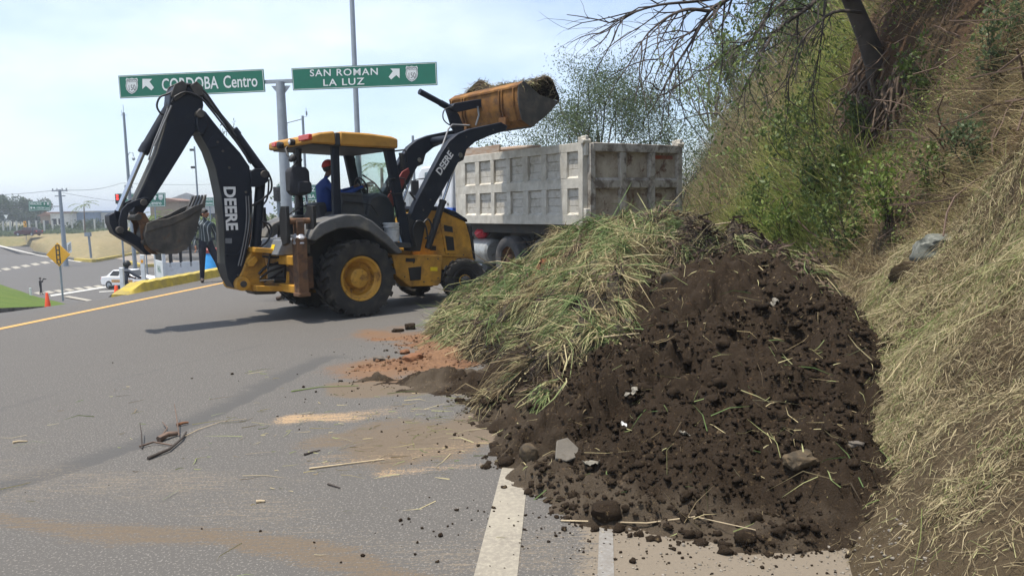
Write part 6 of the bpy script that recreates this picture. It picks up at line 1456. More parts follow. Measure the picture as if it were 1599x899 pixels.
def board(name, label, corners, thick=.03, m='sign_green', border=True, parent=None, cat='road sign', bw=.02):
    c = [Vector(p) for p in corners]; r = (c[1] - c[0]).normalized(); n_ = r.cross((c[3] - c[0])).normalized()
    if n_.y > 0: n_ = -n_
    if parent is None: o = thing(name, label, cat, tuple(c[0]))
    else: o = parent
    L = Vector(o.location)
    q = MB(); q.add([v - L for v in c] + [v - n_ * thick - L for v in c], [(0, 1, 2, 3), (7, 6, 5, 4), (0, 4, 5, 1), (1, 5, 6, 2), (2, 6, 7, 3), (3, 7, 4, 0)]); pnl = q.build('panel', M[m], o, 0)
    if border:
        u = (c[3] - c[0]).normalized(); q = MB(); g = bw; w = bw * .8
        def ip(i, d): 
            sx = 1 if i in (0, 3) else -1; sy = 1 if i in (0, 1) else -1
            return c[i] + r * d * sx + u * d * sy + n_ * .004 - L
        for i in range(4):
            j = (i + 1) % 4; q.add([ip(i, g), ip(j, g), ip(j, g + w), ip(i, g + w)], [(0, 1, 2, 3)])
        q.build('border', M['sign_white'], pnl, 0, fix=False)
    return o, r, n_, pnl
def flat(o, pnl, pts, n_, m, h=.005, name='symbol'):
    L = Vector(o.location); q = MB(); q.add([Vector(p) + n_ * h - L for p in pts], [tuple(range(len(pts)))]); return q.build(name, M[m], pnl, 0, fix=False)
def shield(o, pnl, fn, cx, cy, w, h, n_, r, u, num='150', hdr='MEXICO'):
    out = [(-.42, -.5), (-.2, -.44), (0, -.5), (.2, -.44), (.42, -.5), (.5, -.38), (.46, -.25), (.5, 0), (.44, .22), (.25, .40), (0, .5), (-.25, .40), (-.44, .22), (-.5, 0), (-.46, -.25), (-.5, -.38)]
    flat(o, pnl, [fn(cx + a * w, cy + b * h) for a, b in out], n_, 'sign_white', .006, 'shield')
    ring = [fn(cx + a * w * .88, cy + b * h * .88) for a, b in out]; rin = [fn(cx + a * w * .82, cy + b * h * .82) for a, b in out]; L = Vector(o.location); q = MB()
    for i in range(len(out)):
        j = (i + 1) % len(out); q.add([ring[i] + n_ * .009 - L, ring[j] + n_ * .009 - L, rin[j] + n_ * .009 - L, rin[i] + n_ * .009 - L], [(0, 1, 2, 3)])
    q.build('shield_outline', M['sign_black'], pnl, 0, fix=False)
    k = (fn(cx, cy) - fn(cx, cy + 1)).length
    text_obj('lettering', num, fn(cx, cy + .12 * h) - Vector(o.location), r, u, h * .34 * k, M['sign_black'], pnl, thick=.009, sx=.75)
    if hdr: text_obj('lettering', hdr, fn(cx, cy - .30 * h) - Vector(o.location), r, u, h * .15 * k, M['sign_black'], pnl, thick=.009, sx=.8)
def word(o, pnl, txt, a, b, fn, cap_px, r, u, bold=.01, m='sign_white', sp=1.0):
    """stretch a word between two photo points"""
    A, B = fn(*a), fn(*b); k = (fn(a[0], a[1]) - fn(a[0], a[1] + 1)).length
    ob = text_obj('lettering', txt, Vector((0, 0, 0)), (1, 0, 0), (0, 0, 1), cap_px * k, M[m], pnl, bold=bold, thick=0, spacing=sp)
    xs = [v.co.x for v in ob.data.vertices]; zs = [v.co.z for v in ob.data.vertices]; w = max(xs) - min(xs); rr = (B - A).normalized(); uu = (u - rr * u.dot(rr)).normalized(); n_ = rr.cross(uu)
    f = (B - A).length / w; L = Vector(o.location)
    for v in ob.data.vertices: v.co = A + rr * ((v.co.x - min(xs)) * f) + uu * v.co.z + n_ * .006 - L
    return ob
U3 = Vector((0, 0, 1))
def arrow(fn, cx, cy, s, left=True):
    p = [(-.5, -.5), (.35, -.5), (.12, -.26), (.5, .25), (.28, .5), (-.20, .10), (-.5, .38)]     # points up-left
    if not left: p = [(-a, b) for a, b in p][::-1]
    return [fn(cx + a * s, cy + b * s) for a, b in p]
o, r, n_, pn = board('road_sign', 'long green sign reading CORDOBA Centro behind the folded digging arm', [on_sign(187.5, 154), on_sign(414, 143.5), on_sign(411, 108), on_sign(184.5, 118.5)])
flat(o, pn, arrow(on_sign, 231.5, 132.5, 18), n_, 'sign_white'); shield(o, pn, on_sign, 206, 134.5, 19, 25, n_, r, U3)
word(o, pn, 'CORDOBA', (253, 134), (341, 130), on_sign, 19, r, U3, .012); word(o, pn, 'Centro', (349, 129.5), (402, 127), on_sign, 19, r, U3, .012)
o, r, n_, pn = board('road_sign', 'long green sign reading SAN ROMAN LA LUZ above the cab roof', [on_sign(457.5, 141.5), on_sign(683, 133), on_sign(681.5, 97), on_sign(455, 107)])
flat(o, pn, arrow(on_sign, 615.5, 116, 17, False), n_, 'sign_white'); shield(o, pn, on_sign, 643, 115.5, 19, 24.5, n_, r, U3)
word(o, pn, 'SAN ROMAN', (484, 115), (590, 112.5), on_sign, 10.5, r, U3, .012, sp=1.15); word(o, pn, 'LA LUZ', (505, 130), (569, 127.5), on_sign, 10.5, r, U3, .012, sp=1.15)
# slender poles
def pole(name, label, px0, py0, px1, py1, Y, r0, r1, m='grey_pole', cat='pole'):
    t = at(px1, py1, Y); zg = float(zbase(Y)) if Y > 14 else 0
    o = thing(name, label, cat, (t.x, Y, zg)); q = MB(); q.tube([(0, 0, 0), (0, 0, t.z - zg)], [r0, r1], 12); q.build('shaft', M[m], o); return o, t.z - zg
o, h = pole('light_mast', 'tallest grey lamp mast crossing behind the SAN ROMAN sign', 556, 200, 547, -60, 34, .14, .10, 'galv')
o, h = pole('camera_pole', 'slim grey surveillance pole with antenna left of the digging arm', 200, 290, 193, 176, 60, .17, .09)
q = MB(); q.tube([(0, 0, h - .3), (0, 0, h + .6)], .02, 5); q.tube([(-.25, 0, h - .2), (.25, 0, h - .2)], .02, 5); q.tube([(-.15, 0, h - .2), (-.15, 0, h + .2)], .015, 5); q.build('antenna', M['grey_pole'], o)
q = MB(); q.tube([(0, 0, h - 3.5), (.25, 0, h - 3.1), (.5, 0, h - 3.15), (.52, 0, h - 3.5)], .03, 6); q.lathe([(.03, .15), (.12, .05), (.12, -.08), (.02, -.16)], (.52, 0, h - 3.6), (0, 0, 1), 12); q.build('dome_camera', M['galv'], o)
q = MB(); q.box((0, -.1, h - 5.8), (.5, .3, .25)); q.build('equipment_box', M['galv'], o)
o, h = pole('thin_pole', 'thin grey pole with small cameras seen between dipper and boom', 309, 300, 303.5, 229, 70, .10, .07)
for z in (.3, 1.9): 
    q = MB(); q.box((-.25, 0, h - z), (.35, .2, .2)); q.build('camera', M['black'], o)
o, h = pole('thin_pole', 'thin pole with sideways arm rising behind the cab roof', 474, 230, 472.5, 181, 50, .09, .08)
q = MB(); q.tube([(-1.1, 0, h - .45), (0, 0, h - .2)], .03, 6); q.box((-1.1, 0, h - .55), (.12, .12, .18)); q.build('side_arm', M['grey_pole'], o)
q = MB(); q.tube([(0, 0, h - .1), (.25, 0, h - .05), (.25, 0, h + .5)], .02, 5); q.box((.27, 0, h + .15), (.10, .05, .25)); q.build('antenna', M['grey_pole'], o)
o, h = pole('thin_pole', 'short thin pole just right of the cab roof', 645, 250, 644.5, 212, 55, .12, .09)
q = MB(); q.tube([(0, 0, h - .5), (.35, 0, h - .6)], .03, 5); q.build('side_arm', M['grey_pole'], o)
# utility pole with the far green sign
o, h = pole('utility_pole', 'grey leaning utility pole with cross bars at the far left crossing', 101, 375, 93, 296, 88, .30, .16, 'grey_pole', 'utility pole')
q = MB()
for dz, w in ((.15, .9), (.75, .6)): q.box((0, 0, h - dz), (w * 2, .12, .12))
for x in (-.8, -.3, .3, .8): q.lathe([(.06, 0), (.08, .12), (.03, .25)], (x, 0, h - .08), (0, 0, 1), 8)
q.build('cross_bars', M['grey_pole'], o)
q = MB(); q.tube([(0, 0, at(97, 322, 88).z - zbase(88)), tuple(at(78, 322, 88) - Vector(o.location))], .06, 6); q.build('sign_arm', M['grey_pole'], o)
fn = lambda px, py: at(px, py, 87.6)
o, r, n_, pn = board('road_sign', 'small far green sign reading VERACRUZ on the utility pole', [fn(45, 329.5), fn(79, 328.5), fn(79, 314), fn(44.5, 314.5)], .06, 'sign_green', True, bw=.05)
word(o, pn, 'VERACRUZ', (46.5, 318.3), (65, 318.3), fn, 3.4, r, U3, .02); word(o, pn, 'CORDOBA Centro', (57, 324.8), (77, 324.8), fn, 3.2, r, U3, .01)
flat(o, pn, arrow(fn, 54, 324.8, 3.2), n_, 'sign_white', .03); shield(o, pn, fn, 49, 324.8, 3.4, 4.2, n_, r, U3, '150', None); shield(o, pn, fn, 75, 318.3, 3.4, 4.2, n_, r, U3, '150', None)
flat(o, pn, [fn(69.5, 316.5), fn(71.3, 318.3), fn(70, 318.3), fn(70, 320.2), fn(69, 320.2), fn(69, 318.3), fn(67.7, 318.3)][::-1], n_, 'sign_white', .03)
# second far green sign behind the dipper, red signal
fn = lambda px, py: at(px, py, 75)
o, r, n_, pn = board('road_sign', 'far green sign partly hidden by the lower end of the dipper', [fn(183, 324.5), fn(258.5, 322.5), fn(258, 301), fn(183, 302.5)], .06, 'sign_green_far', True, bw=.05)
word(o, pn, 'VERACRUZ', (193, 308.3), (232, 308), fn, 6.5, r, U3, .02); word(o, pn, 'CORDOBA Centro', (196, 317.5), (252, 317), fn, 6.0, r, U3, .01); shield(o, pn, fn, 251, 308, 7.5, 9, n_, r, U3, '150', None)
flat(o, pn, [fn(242, 304), fn(246, 308), fn(243.5, 308), fn(243.5, 312), fn(240.5, 312), fn(240.5, 308), fn(238, 308)][::-1], n_, 'sign_white', .03)
q = MB(); L = Vector(o.location)
for px in (222, 241): p = fn(px, 323); q.tube([Vector((p.x, p.y + .1, float(zbase(75)))) - L, p + Vector((0, .1, 1.5)) - L], .07, 8)
for ob in [q.build('sign_leg', M['grey_pole'], o)]: pass
def signal(label, px, py, Y, h_px, lit, pole_h=True):
    c = at(px, py, Y); k = Y / 1160; h = h_px * k; zg = float(zbase(Y)); o = thing('traffic_light', label, 'traffic light', (c.x, Y, zg))
    q = MB(); q.box((0, 0, c.z - zg), (h * .48, h * .3, h)); hs_ = q.build('housing', M['sign_black'], o, 0, .02)
    for i in range(3):
        m = 'lit_red' if (lit and i < 2) else 'black'; q = MB(); q.lathe([(h * .13, 0), (h * .11, -.04), (.002, -.05)], (0, -h * .15, c.z - zg + h * (.3 - .3 * i)), (0, 1, 0), 14); q.build('lamp', M[m], hs_)
    q = MB(); q.tube([(0, h * .2, 0), (0, h * .2, c.z - zg + h * .4)], .09, 10); q.build('signal_post', M['grey_pole'], o); return o
signal('far traffic light showing red left of the hidden green sign', 184.5, 310.5, 70, 15, True)
signal('dark traffic light on a grey post between digging arm and cab', 433, 303, 36, 22, False)
fn = lambda px, py: at(px, py, 60)
o, r, n_, pn = board('road_sign', 'green sign seen through the cab behind the hanging backpack', [fn(432, 314), fn(511, 313), fn(511, 288), fn(432, 289)], .06, 'sign_green_far', True, bw=.04)
word(o, pn, 'VERACRUZ', (450, 296), (492, 296), fn, 6.5, r, U3, .02); flat(o, pn, [fn(502, 292), fn(507, 297), fn(504, 297), fn(504, 309), fn(500, 309), fn(500, 297), fn(497, 297)][::-1], n_, 'sign_white', .02); word(o, pn, 'CORDOBA', (450, 307), (492, 307), fn, 6, r, U3, .01)
q = MB(); L = Vector(o.location)
for px in (446, 498): p = fn(px, 310); q.tube([Vector((p.x, p.y + .1, float(zbase(60)))) - L, p + Vector((0, .1, 1.0)) - L], .06, 8)
q.build('sign_leg', M['grey_pole'], o)
fn = lambda px, py: at(px, py, 95)
o, r, n_, pn = board('road_sign', 'small pale green sign above the head of the striped shirt man', [fn(319, 322.5), fn(334, 322), fn(334, 308), fn(319, 308.5)], .08, 'sign_green_far', True, bw=.05)
word(o, pn, 'SALIDA', (320.5, 311.8), (332, 311.8), fn, 3, r, U3, .02); word(o, pn, 'CENTRO', (320.5, 318), (332, 318), fn, 3, r, U3, .02)
q = MB(); p = fn(327, 322); q.tube([Vector((p.x, p.y + .1, float(zbase(95)))) - Vector(o.location), p + Vector((0, .1, .5)) - Vector(o.location)], .08, 8); q.build('sign_leg', M['grey_pole'], o)
# yellow diamond sign
c = at(91, 397.5, 36); b = gz(98.5, 471); Yd = 36.0; zb_ = at(98.5, 470, Yd).z
o = thing('warning_sign', 'yellow diamond traffic signal warning sign on a thin post in the grass', 'warning sign', (c.x, Yd, zb_)); L = Vector(o.location)
R_ = .585; q = MB(); q.prism([(0, -R_), (R_, 0), (0, R_), (-R_, 0)], -.012, .012); q.v = [(x, y, z + c.z - zb_) for x, y, z in q.v]; pn = q.build('panel', M['sign_yellow'], o, 0, .02)
q = MB(); s = .105
for i in range(4):
    zc = c.z - zb_ + .36 - i * .23
    q.span(-s, s, -.016, -.0135, zc + .06, zc + .115); q.span(-s, -s + .055, -.016, -.0135, zc - .115, zc + .06); q.span(s - .055, s, -.016, -.0135, zc - .115, zc + .06)
q.span(-.03, .03, -.016, -.0135, c.z - zb_ - .52, c.z - zb_ - .40)
q.build('signal_symbol', M['sign_black'], pn, 0)
q = MB(); q.box((.02, .04, (c.z - zb_ + .4) / 2), (.07, .05, c.z - zb_ + .4)); q.build('post', M['grey_pole'], o, 0)
# marker post, bollards, cones
def cone(label, p, h):
    o = thing('traffic_cone', label, 'traffic cone', tuple(p), 0, 'orange traffic cones')
    q = MB(); q.lathe([(h * .205, .0), (h * .20, h * .05), (h * .17, h * .055), (h * .06, h * .97), (h * .045, h), (.004, h)], (0, 0, 0), (0, 0, 1), 28); q.build('cone_body', M['cone'], o, 40)
    q = MB(); q.box((0, 0, h * .02), (h * .50, h * .50, h * .04)); q.build('base', M['cone'], o, 0, .01); return o
cp = at(75.5, 486, 24); cone('larger orange cone standing in front of the grass bank kerb', cp, .61)
cp = at(182.5, 463, 22); cone('small orange cone beside the left end of the yellow kerb', (cp.x, 22, float(zlow(cp.x, 22))), .76)
def bollard(label, px, py0, py1, Y, w, refl):
    t, b = at(px, py1, Y), at(px + (py0 - py1) * .07, py0, Y); o = thing('bollard', label, 'bollard', tuple(b)); h = t.z - b.z
    q = MB(); q.prism([(-w, -.3), (w, -.3), (w, h), (-w * .9, h + .01)], -.03, .03); q.build('post_body', M['bollard'], o, 0, .012)
    if refl: q = MB(); q.span(-w * .62, w * .62, -.035, -.030, h - .22, h - .13); q.build('reflector', M['orange_refl'], o, 0, .003)
    return o
bollard('white plastic post with orange reflector beyond the yellow kerb', 222, 440, 398, 20.5, .06, True)
bollard('plain white post at the sloped left end of the yellow kerb', 189.5, 462, 418, 17.0, .048, False)
o = bollard('short white post with black foot on the green grass bank', 47.5, 474, 449.5, 40, .055, False)
q = MB(); q.span(-.065, .065, -.045, .045, -.25, .12); q.build('black_foot', M['black'], o, 0)
pb_ = at(142, 398, 95); o = thing('signal_stump', 'grey post with dark box on the dry island', 'post', (pb_.x, 95, float(pb_.z) - .1)); t = at(138.5, 366, 95)
q = MB(); q.tube([(0, 0, -.3), (t.x - pb_.x, 0, t.z - pb_.z)], .14, 10); q.build('shaft', M['grey_pole'], o); q = MB(); q.box((t.x - pb_.x - .1, 0, t.z - pb_.z + .1), (.7, .4, .5)); q.build('box_head', M['grey_pole'], o)
fn = lambda px, py: at(px, py, 90)
o, r, n_, pn = board('striped_marker', 'white marker board with black slanted stripes at the foot of the utility pole', [fn(105.5, 396), fn(112, 393), fn(110.5, 377), fn(104, 379.5)], .05, 'sign_white', False, cat='marker board')
for i in range(4): flat(o, pn, [fn(105 + .5 * i * .8, 391.5 - i * 3.6 + 3), fn(110.8 - .1 * i, 387 - i * 3.0 + 1), fn(110.8 - .1 * i, 388.6 - i * 3.0 + 1), fn(105 + .4 * i, 393.2 - i * 3.6 + 3)], n_, 'sign_black', .02, 'stripe')
# small far signs on the bank of the far road
o = thing('curve_sign', 'tiny orange chevron sign behind the dark red car', 'road sign', tuple(at(39.5, 357, 128))); k = 128 / 1160
q = MB(); q.box((0, 0, 7 * k), (4.2 * k, .05, 9 * k)); pn = q.build('panel', M['sign_yellow'], o, 0); q = MB(); q.tube([(0, .06, -2), (0, .06, 6 * k)], .04, 6); q.build('post', M['grey_pole'], o)
q = MB(); q.add([(-.15, -.03, 4 * k), (.1, -.03, 7 * k), (-.15, -.03, 10 * k), (.05, -.03, 10 * k), (.22, -.03, 7 * k), (.05, -.03, 4 * k)], [(0, 1, 4, 5), (1, 2, 3, 4)]); q.build('chevron', M['sign_black'], pn, 0, fix=False)
o = thing('give_way_sign', 'tiny white triangular sign at the far left fence', 'road sign', tuple(at(11, 356, 132))); q = MB(); q.prism([(-.4, 2.3), (.4, 2.3), (0, 1.6)], -.02, .02); q.build('panel', M['sign_white'], o, 0); q = MB(); q.tube([(0, .04, -.5), (0, .04, 2.1)], .04, 6); q.build('post', M['grey_pole'], o)
# far fence of concrete posts
fo = thing('wire_fence', 'far wire fence with pale concrete posts along the upper road', 'fence', tuple(at(80, 352, 150)))
L = Vector(fo.location)
pxs = [5, 16, 26, 46, 57, 69, 82, 113, 131, 148, 165]
for px in pxs:
    p = at(px, 352, 150) - L; q = MB(); q.span(p.x - .13, p.x + .13, -.12, .12, -2.2, 1.05); q.build('post', M['conc_post'], fo, 0)
a, b = at(-20, 352, 150) - L, at(170, 352, 150) - L; q = MB()
for z in (-.6, 0, .6): q.tube([(a.x, 0, z), (b.x, 0, z)], .015, 4)
q.build('wires', M['wire'], fo, 0)
# overhead cables
def cable(label, pts, r):
    q = MB(); P = []
    for i in range(len(pts) - 1):
        a, b = Vector(pts[i]), Vector(pts[i + 1])
        for k in range(10): t = k / 10; P.append(a.lerp(b, t) - Vector((0, 0, (b - a).length * .012 * math.sin(math.pi * t))))
    P.append(Vector(pts[-1])); q.tube(P, r, 5); return setp(q.build('power_cable', M['wire'], smooth=60), label, 'cable')
cable('thin power cable running from the utility pole to the left edge', [at(88, 297, 88), at(-40, 305, 92)], .022)
cable('thin power cable running from the utility pole to the right', [at(98, 297, 88), at(190, 286, 120), at(420, 277, 200)], .028)
cable('lower thin power cable from the utility pole towards the buildings', [at(98, 301, 88), at(260, 312, 150)], .02)
# ------------------------------------------------------------------ vehicles
def car(name, label, cat, loc, rz, paint, decal=None):
    o = thing(name, label, cat, loc, rz)
    Lc, w = 4.2, .84
    side = [(-2.05, .32), (-2.1, .62), (-2.02, .92), (-1.25, .98), (1.05, .94), (1.85, .82), (2.08, .62), (2.08, .30), (1.75, .26), (-1.8, .26)]
    q = MB(); q.prism(side, -w, w); body = q.build('body', M[paint], o, 40, .07, 3)
    def frus(z0, z1, x0, x1, X0, X1, y0, y1): return [(x0, -y0, z0), (x1, -y0, z0), (x1, y0, z0), (x0, y0, z0), (X0, -y1, z1), (X1, -y1, z1), (X1, y1, z1), (X0, y1, z1)]
    F6 = [(0, 3, 2, 1), (4, 5, 6, 7), (0, 1, 5, 4), (1, 2, 6, 5), (2, 3, 7, 6), (3, 0, 4, 7)]
    q = MB(); q.add(frus(.93, 1.42, -1.62, 1.02, -1.05, .28, .78, .60), F6); q.build('cabin', M[paint], o, 40, .05, 2)
    def side_pane(s, x0, x1, X0, X1):
        lo, hi = .98, 1.36
        f = lambda z: (.78 + (.60 - .78) * (z - .93) / .49) * s + s * .006
        return [(x0, f(lo), lo), (x1, f(lo), lo), (X1, f(hi), hi), (X0, f(hi), hi)]
    for s in (-1, 1):
        for a in ((-.30, .78, -.26, .28), (-1.28, -.38, -.98, -.34)):
            q = MB(); q.add(side_pane(s, *a), [(0, 1, 2, 3)]); q.build('side_window', M['black'], o, 0, fix=False)
    for (x0, X0, sg) in ((1.02, .28, 1), (-1.62, -1.05, -1)):
        f = lambda z: x0 + (X0 - x0) * (z - .93) / .49 + .008 * sg
        q = MB(); q.add([(f(.97), -.68, .97), (f(.97), .68, .97), (f(1.38), .55, 1.38), (f(1.38), -.55, 1.38)], [(0, 1, 2, 3)]); q.build('windscreen' if sg > 0 else 'rear_window', M['glass_dark'] if False else M['dash'], o, 0, fix=False)
    for x in (-1.28, 1.30):
        for s in (-1, 1):
            q = MB(); q.lathe([(.19, -.09), (.28, -.10), (.31, -.06), (.31, .06), (.28, .10), (.19, .09)], (0, 0, 0), (0, 1, 0), 28, closed=True); t = q.build('wheel', M['rubber'], o); t.location = (x, s * .78, .31)
            q = MB(); q.lathe([(.20, s * .08), (.16, s * .04), (.05, s * .07), (.005, s * .075)], (0, 0, 0), (0, 1, 0), 18); q.build('rim', M['galv'], t)
    for s in (-1, 1):
        q = MB(); q.box((2.03, s * .60, .68), (.12, .34, .16)); q.build('headlight', M['lens'], o, 0, .03); q = MB(); q.box((-2.06, s * .66, .78), (.08, .26, .18)); q.build('tail_lamp', M['red_lamp'], o, 0, .02)
        q = MB(); q.box((.72, s * .92, 1.0), (.12, .16, .11)); q.build('side_mirror', M['black'], o, 0, .02)
    if decal:
        for s in (-1, 1): q = MB(); q.span(-1.0, 1.0, s * .843, s * .848, .50, .72); q.build('door_decal', M[decal], o, 0)
    q = MB(); q.span(-2.14, -2.0, -.75, .75, .34, .52); q.span(2.02, 2.13, -.75, .75, .32, .50); q.build('bumper', M[paint], o, 0, .04)
    return o
p = gz(199, 451.5); car('parked_car', 'white taxi with rust coloured door stripe stopped behind the motorcycle rider', 'car', (p.x, p.y + .6, p.z + .03), rad(-18), 'car_white', 'car_decal')
p = at(45, 368.3, 126); car('parked_car', 'dark red car stopped on the far raised road at the left', 'car', (p.x, p.y, p.z), rad(180 - 8), 'car_red')
# stake bed truck, mostly hidden
p = at(303, 440, 30); zg = float(zbase(30)); st = thing('stake_truck', 'white stake bed truck with blue cab partly hidden behind the digging bucket', 'truck', (p.x, 30, zg), rad(35))
q = MB(); q.span(-1.2, 2.2, -.85, .85, .75, .85); q.span(-1.25, -1.18, -.85, .85, .80, 1.95); q.span(-1.2, 2.2, -.88, -.84, .80, 1.9); q.span(-1.2, 2.2, .84, .88, .80, 1.7); q.build('cargo_bed', M['truck_white'], st, 0, .02)
q = MB()
for y in np.linspace(-.72, .72, 8): q.span(-1.24, -1.19, y - .05, y + .05, 1.9, 2.75)
for x in np.linspace(-1.0, 2.0, 9):
    for s in (-1, 1): q.span(x - .035, x + .035, s * .86 - .02, s * .86 + .02, 1.7, 2.75)
q.span(-1.25, -1.18, -.88, .88, 2.70, 2.80); q.span(-1.2, 2.2, -.88, -.84, 2.70, 2.80); q.build('stake_rails', M['black'], st, 0)
q = MB()
for s in (-1, 1): q.span(-1.28, -1.16, s * .86 - .06, s * .86 + .06, .8, 2.9)
q.build('corner_posts', M['truck_white'], st, 0)
text_obj('lettering', 'H.A.', (-1.256, .0, 1.6), (0, -1, 0), (0, 0, 1), .26, M['sign_green_far'], st, bold=.01); text_obj('lettering', 'FLETES', (-1.256, -.35, 1.35), (0, -1, 0), (0, 0, 1), .16, M['red_paint'], st, bold=.01) if False else None
q = MB(); q.prism([(2.3, .6), (3.9, .6), (3.9, 1.3), (3.3, 1.45), (3.0, 2.2), (2.3, 2.2)], -.85, .85); q.build('cab', M['cloth_blue'], st, 35, .06)
q = MB(); q.prism([(2.5, 1.5), (3.1, 1.5), (2.9, 2.1), (2.5, 2.1)], -.87, .87); q.build('side_window', M['black'], st, 0)
for x in (-.5, 3.1):
    for s in (-1, 1):
        q = MB(); q.lathe([(.2, -.1), (.38, -.11), (.40, 0), (.38, .11), (.2, .1)], (0, 0, 0), (0, 1, 0), 24); t = q.build('wheel', M['rubber'], st); t.location = (x, s * .78, .40)
for s in (-1, 1): q = MB(); q.box((-1.27, s * .70, .9), (.05, .2, .12)); q.build('tail_lamp', M['red_lamp'], st, 0)
pbq = at(331, 424, 26); o = thing('barrel', 'bright blue barrel with red lid beyond the kerb between man and boom', 'barrel', (pbq.x, 26, float(zbase(26)))); h = at(331, 394, 26).z - zbase(26)
q = MB(); q.lathe([(.24, 0), (.26, .1), (.26, h * .5), (.275, h * .52), (.26, h * .54), (.26, h - .05), (.23, h)], (0, 0, 0), (0, 0, 1), 24); q.build('barrel_body', M['cloth_blue'], o)
q = MB(); q.lathe([(.27, h - .02), (.27, h + .10), (.20, h + .16), (.01, h + .17)], (0, 0, 0), (0, 0, 1), 24); q.build('lid', M['cone'] if False else M['red_paint'], o)
# ------------------------------------------------------------------ far buildings
def house(name, label, px0, px1, pyt, pyb, Y, wall, roof=None, depth=8, rh=0.0, windows=0, cat='building'):
    a, b = at(px0, pyb, Y), at(px1, pyb, Y); t = at((px0 + px1) / 2, pyt, Y); zg = -2.6
    o = thing(name, label, cat, ((a.x + b.x) / 2, Y, zg)); w = b.x - a.x; h = t.z - zg - rh
    q = MB(); q.span(-w / 2, w / 2, 0, depth, 0, h); q.build('wall', M[wall], o, 0)
    if roof:
        q = MB()
        if rh > .1: q.prism([(-w / 2 - .4, h), (w / 2 + .4, h), (w / 2 + .4, h + .15), (0, h + rh), (-w / 2 - .4, h + .15)], -.4, depth + .4)
        else: q.span(-w / 2 - .25, w / 2 + .25, -.25, depth + .25, h, h + .28)
        q.build('roof', M[roof], o, 0)
    for i in range(windows):
        x = -w / 2 + w * (i + .5) / windows; q = MB(); q.span(x - .55, x + .55, -.03, .05, h * .50, h * .76); wi = q.build('window', M['sign_black'], o, 0); q = MB()
        q.span(x - .62, x + .62, -.05, .02, h * .47, h * .50); q.build('sill', M['conc_post'], wi, 0)
    return o
house('far_house', 'low tan house with brown roof left of the utility pole', 64, 82, 331, 352, 172, 'wall_brown', 'roof_red', 8, .9, 1)
house('far_house', 'low white house with flat roof behind the utility pole', 80, 101, 333, 352, 170, 'wall_white', 'roof_red', 8, 0, 2)
house('far_warehouse', 'long blue grey warehouse behind the small palm', 101, 148, 331.5, 352, 175, 'wall_blue', 'roof_metal', 14, 0, 0)
house('far_house', 'white house with thin pillars right of the blue grey warehouse', 147, 176, 332, 352, 178, 'wall_white', 'wall_blue', 9, 0, 2)
house('far_shop', 'pale hall with low pitched metal roof behind the digging bucket', 246, 345, 301, 345, 120, 'wall_white', 'roof_metal', 18, 2.0, 4)
o = house('far_shelter', 'open shelter with brown tiled roof and one pale pillar', 236, 282, 309, 345, 112, 'wall_brown', 'roof_red', 5, .6, 0)
house('far_house', 'white flat roofed house seen through the cab windows', 556, 640, 302, 345, 110, 'wall_white', 'roof_metal', 9, 0, 4)
house('far_house', 'pale house with pitched roof between the loader arms', 655, 705, 286, 345, 105, 'wall_white', 'roof_metal', 9, 1.2, 2)
# ------------------------------------------------------------------ plants
def hnormal(X, Y, e=.08):
    gx_ = (hillz(X + e, Y) - hillz(X - e, Y)) / (2 * e); gy_ = (hillz(X, Y + e) - hillz(X, Y - e)) / (2 * e)
    n = np.stack([-gx_, -gy_, np.ones_like(gx_)], 1); return n / np.linalg.norm(n, axis=1, keepdims=True)
def mown_top(Y): return np.interp(Y, [2, 4, 6, 8, 10, 14, 20], [2.6, 2.3, 1.75, 1.15, .7, .35, .1])
# A. mown straw on the lower slope
def lying(n, L, Wd, y0, y1, p, lift_, rm, rs_):
    Y = y0 + (y1 - y0) * RNG.random(n) ** p; t = RNG.uniform(-.15, 1, n) * (mown_top(Y) + .35); X = foot(Y) + t
    ok = (t < mown_top(Y) + RNG.normal(0, .25, n)) & (top_h(X, Y) < hillz(X, Y) + .10 * RNG.random(n) ** 2) & (RNG.random(n) < .35 + .65 * sstep(.0, .35, t) + .2 * (Y > 5))
    patch = fbm(X * 1.5, Y * 1.5, 4, 121); ok &= RNG.random(n) < .34 + 2.6 * np.clip(patch - .38, 0, 1) * 1.6
    ok &= RNG.random(n) > .55 * (1 - sstep(2.7, 3.5, Y + (patch - .5) * 3)) * (1 - sstep(.5, 1.0, t))
    pit = np.exp(-(((X - 4.45) / .40) ** 2 + ((Y - 6.5) / .55) ** 2)); ok &= RNG.random(n) > pit * 1.3
    X, Y, patch = X[ok], Y[ok], patch[ok]; n = len(X); N = hnormal(X, Y); a = RNG.normal(size=(n, 3)); a = a - N * (a * N).sum(1, keepdims=True); a /= np.linalg.norm(a, axis=1, keepdims=True)
    d = a + N * RNG.normal(.10, .16, (n, 1)); Ls = L[0] + (L[1] - L[0]) * RNG.random(n) ** 1.8
    pos = np.stack([X, Y, np.maximum(hillz(X, Y), top_h(X, Y))], 1) + N * RNG.uniform(.0, lift_, (n, 1))
    return blades(pos, d, Ls, RNG.uniform(Wd[0], Wd[1], n), np.column_stack([RNG.normal(0, .08, n), RNG.normal(0, .08, n), -np.abs(RNG.normal(.10, .08, n))]) * Ls[:, None], np.clip(RNG.normal(rm, rs_, n) + (patch - .5) * .8, 0, 1))
P = [lying(150000, (.03, .13), (.0015, .0034), 1.9, 5.2, 1.0, .03, .50, .25), lying(210000, (.03, .14), (.0022, .0048), 1.9, 9.5, 1.1, .035, .50, .24), lying(5000, (.15, .42), (.003, .007), 2.2, 10, 1.0, .06, .52, .22), lying(16000, (.06, .3), (.005, .010), 7, 15, 1.0, .05, .5, .22)]
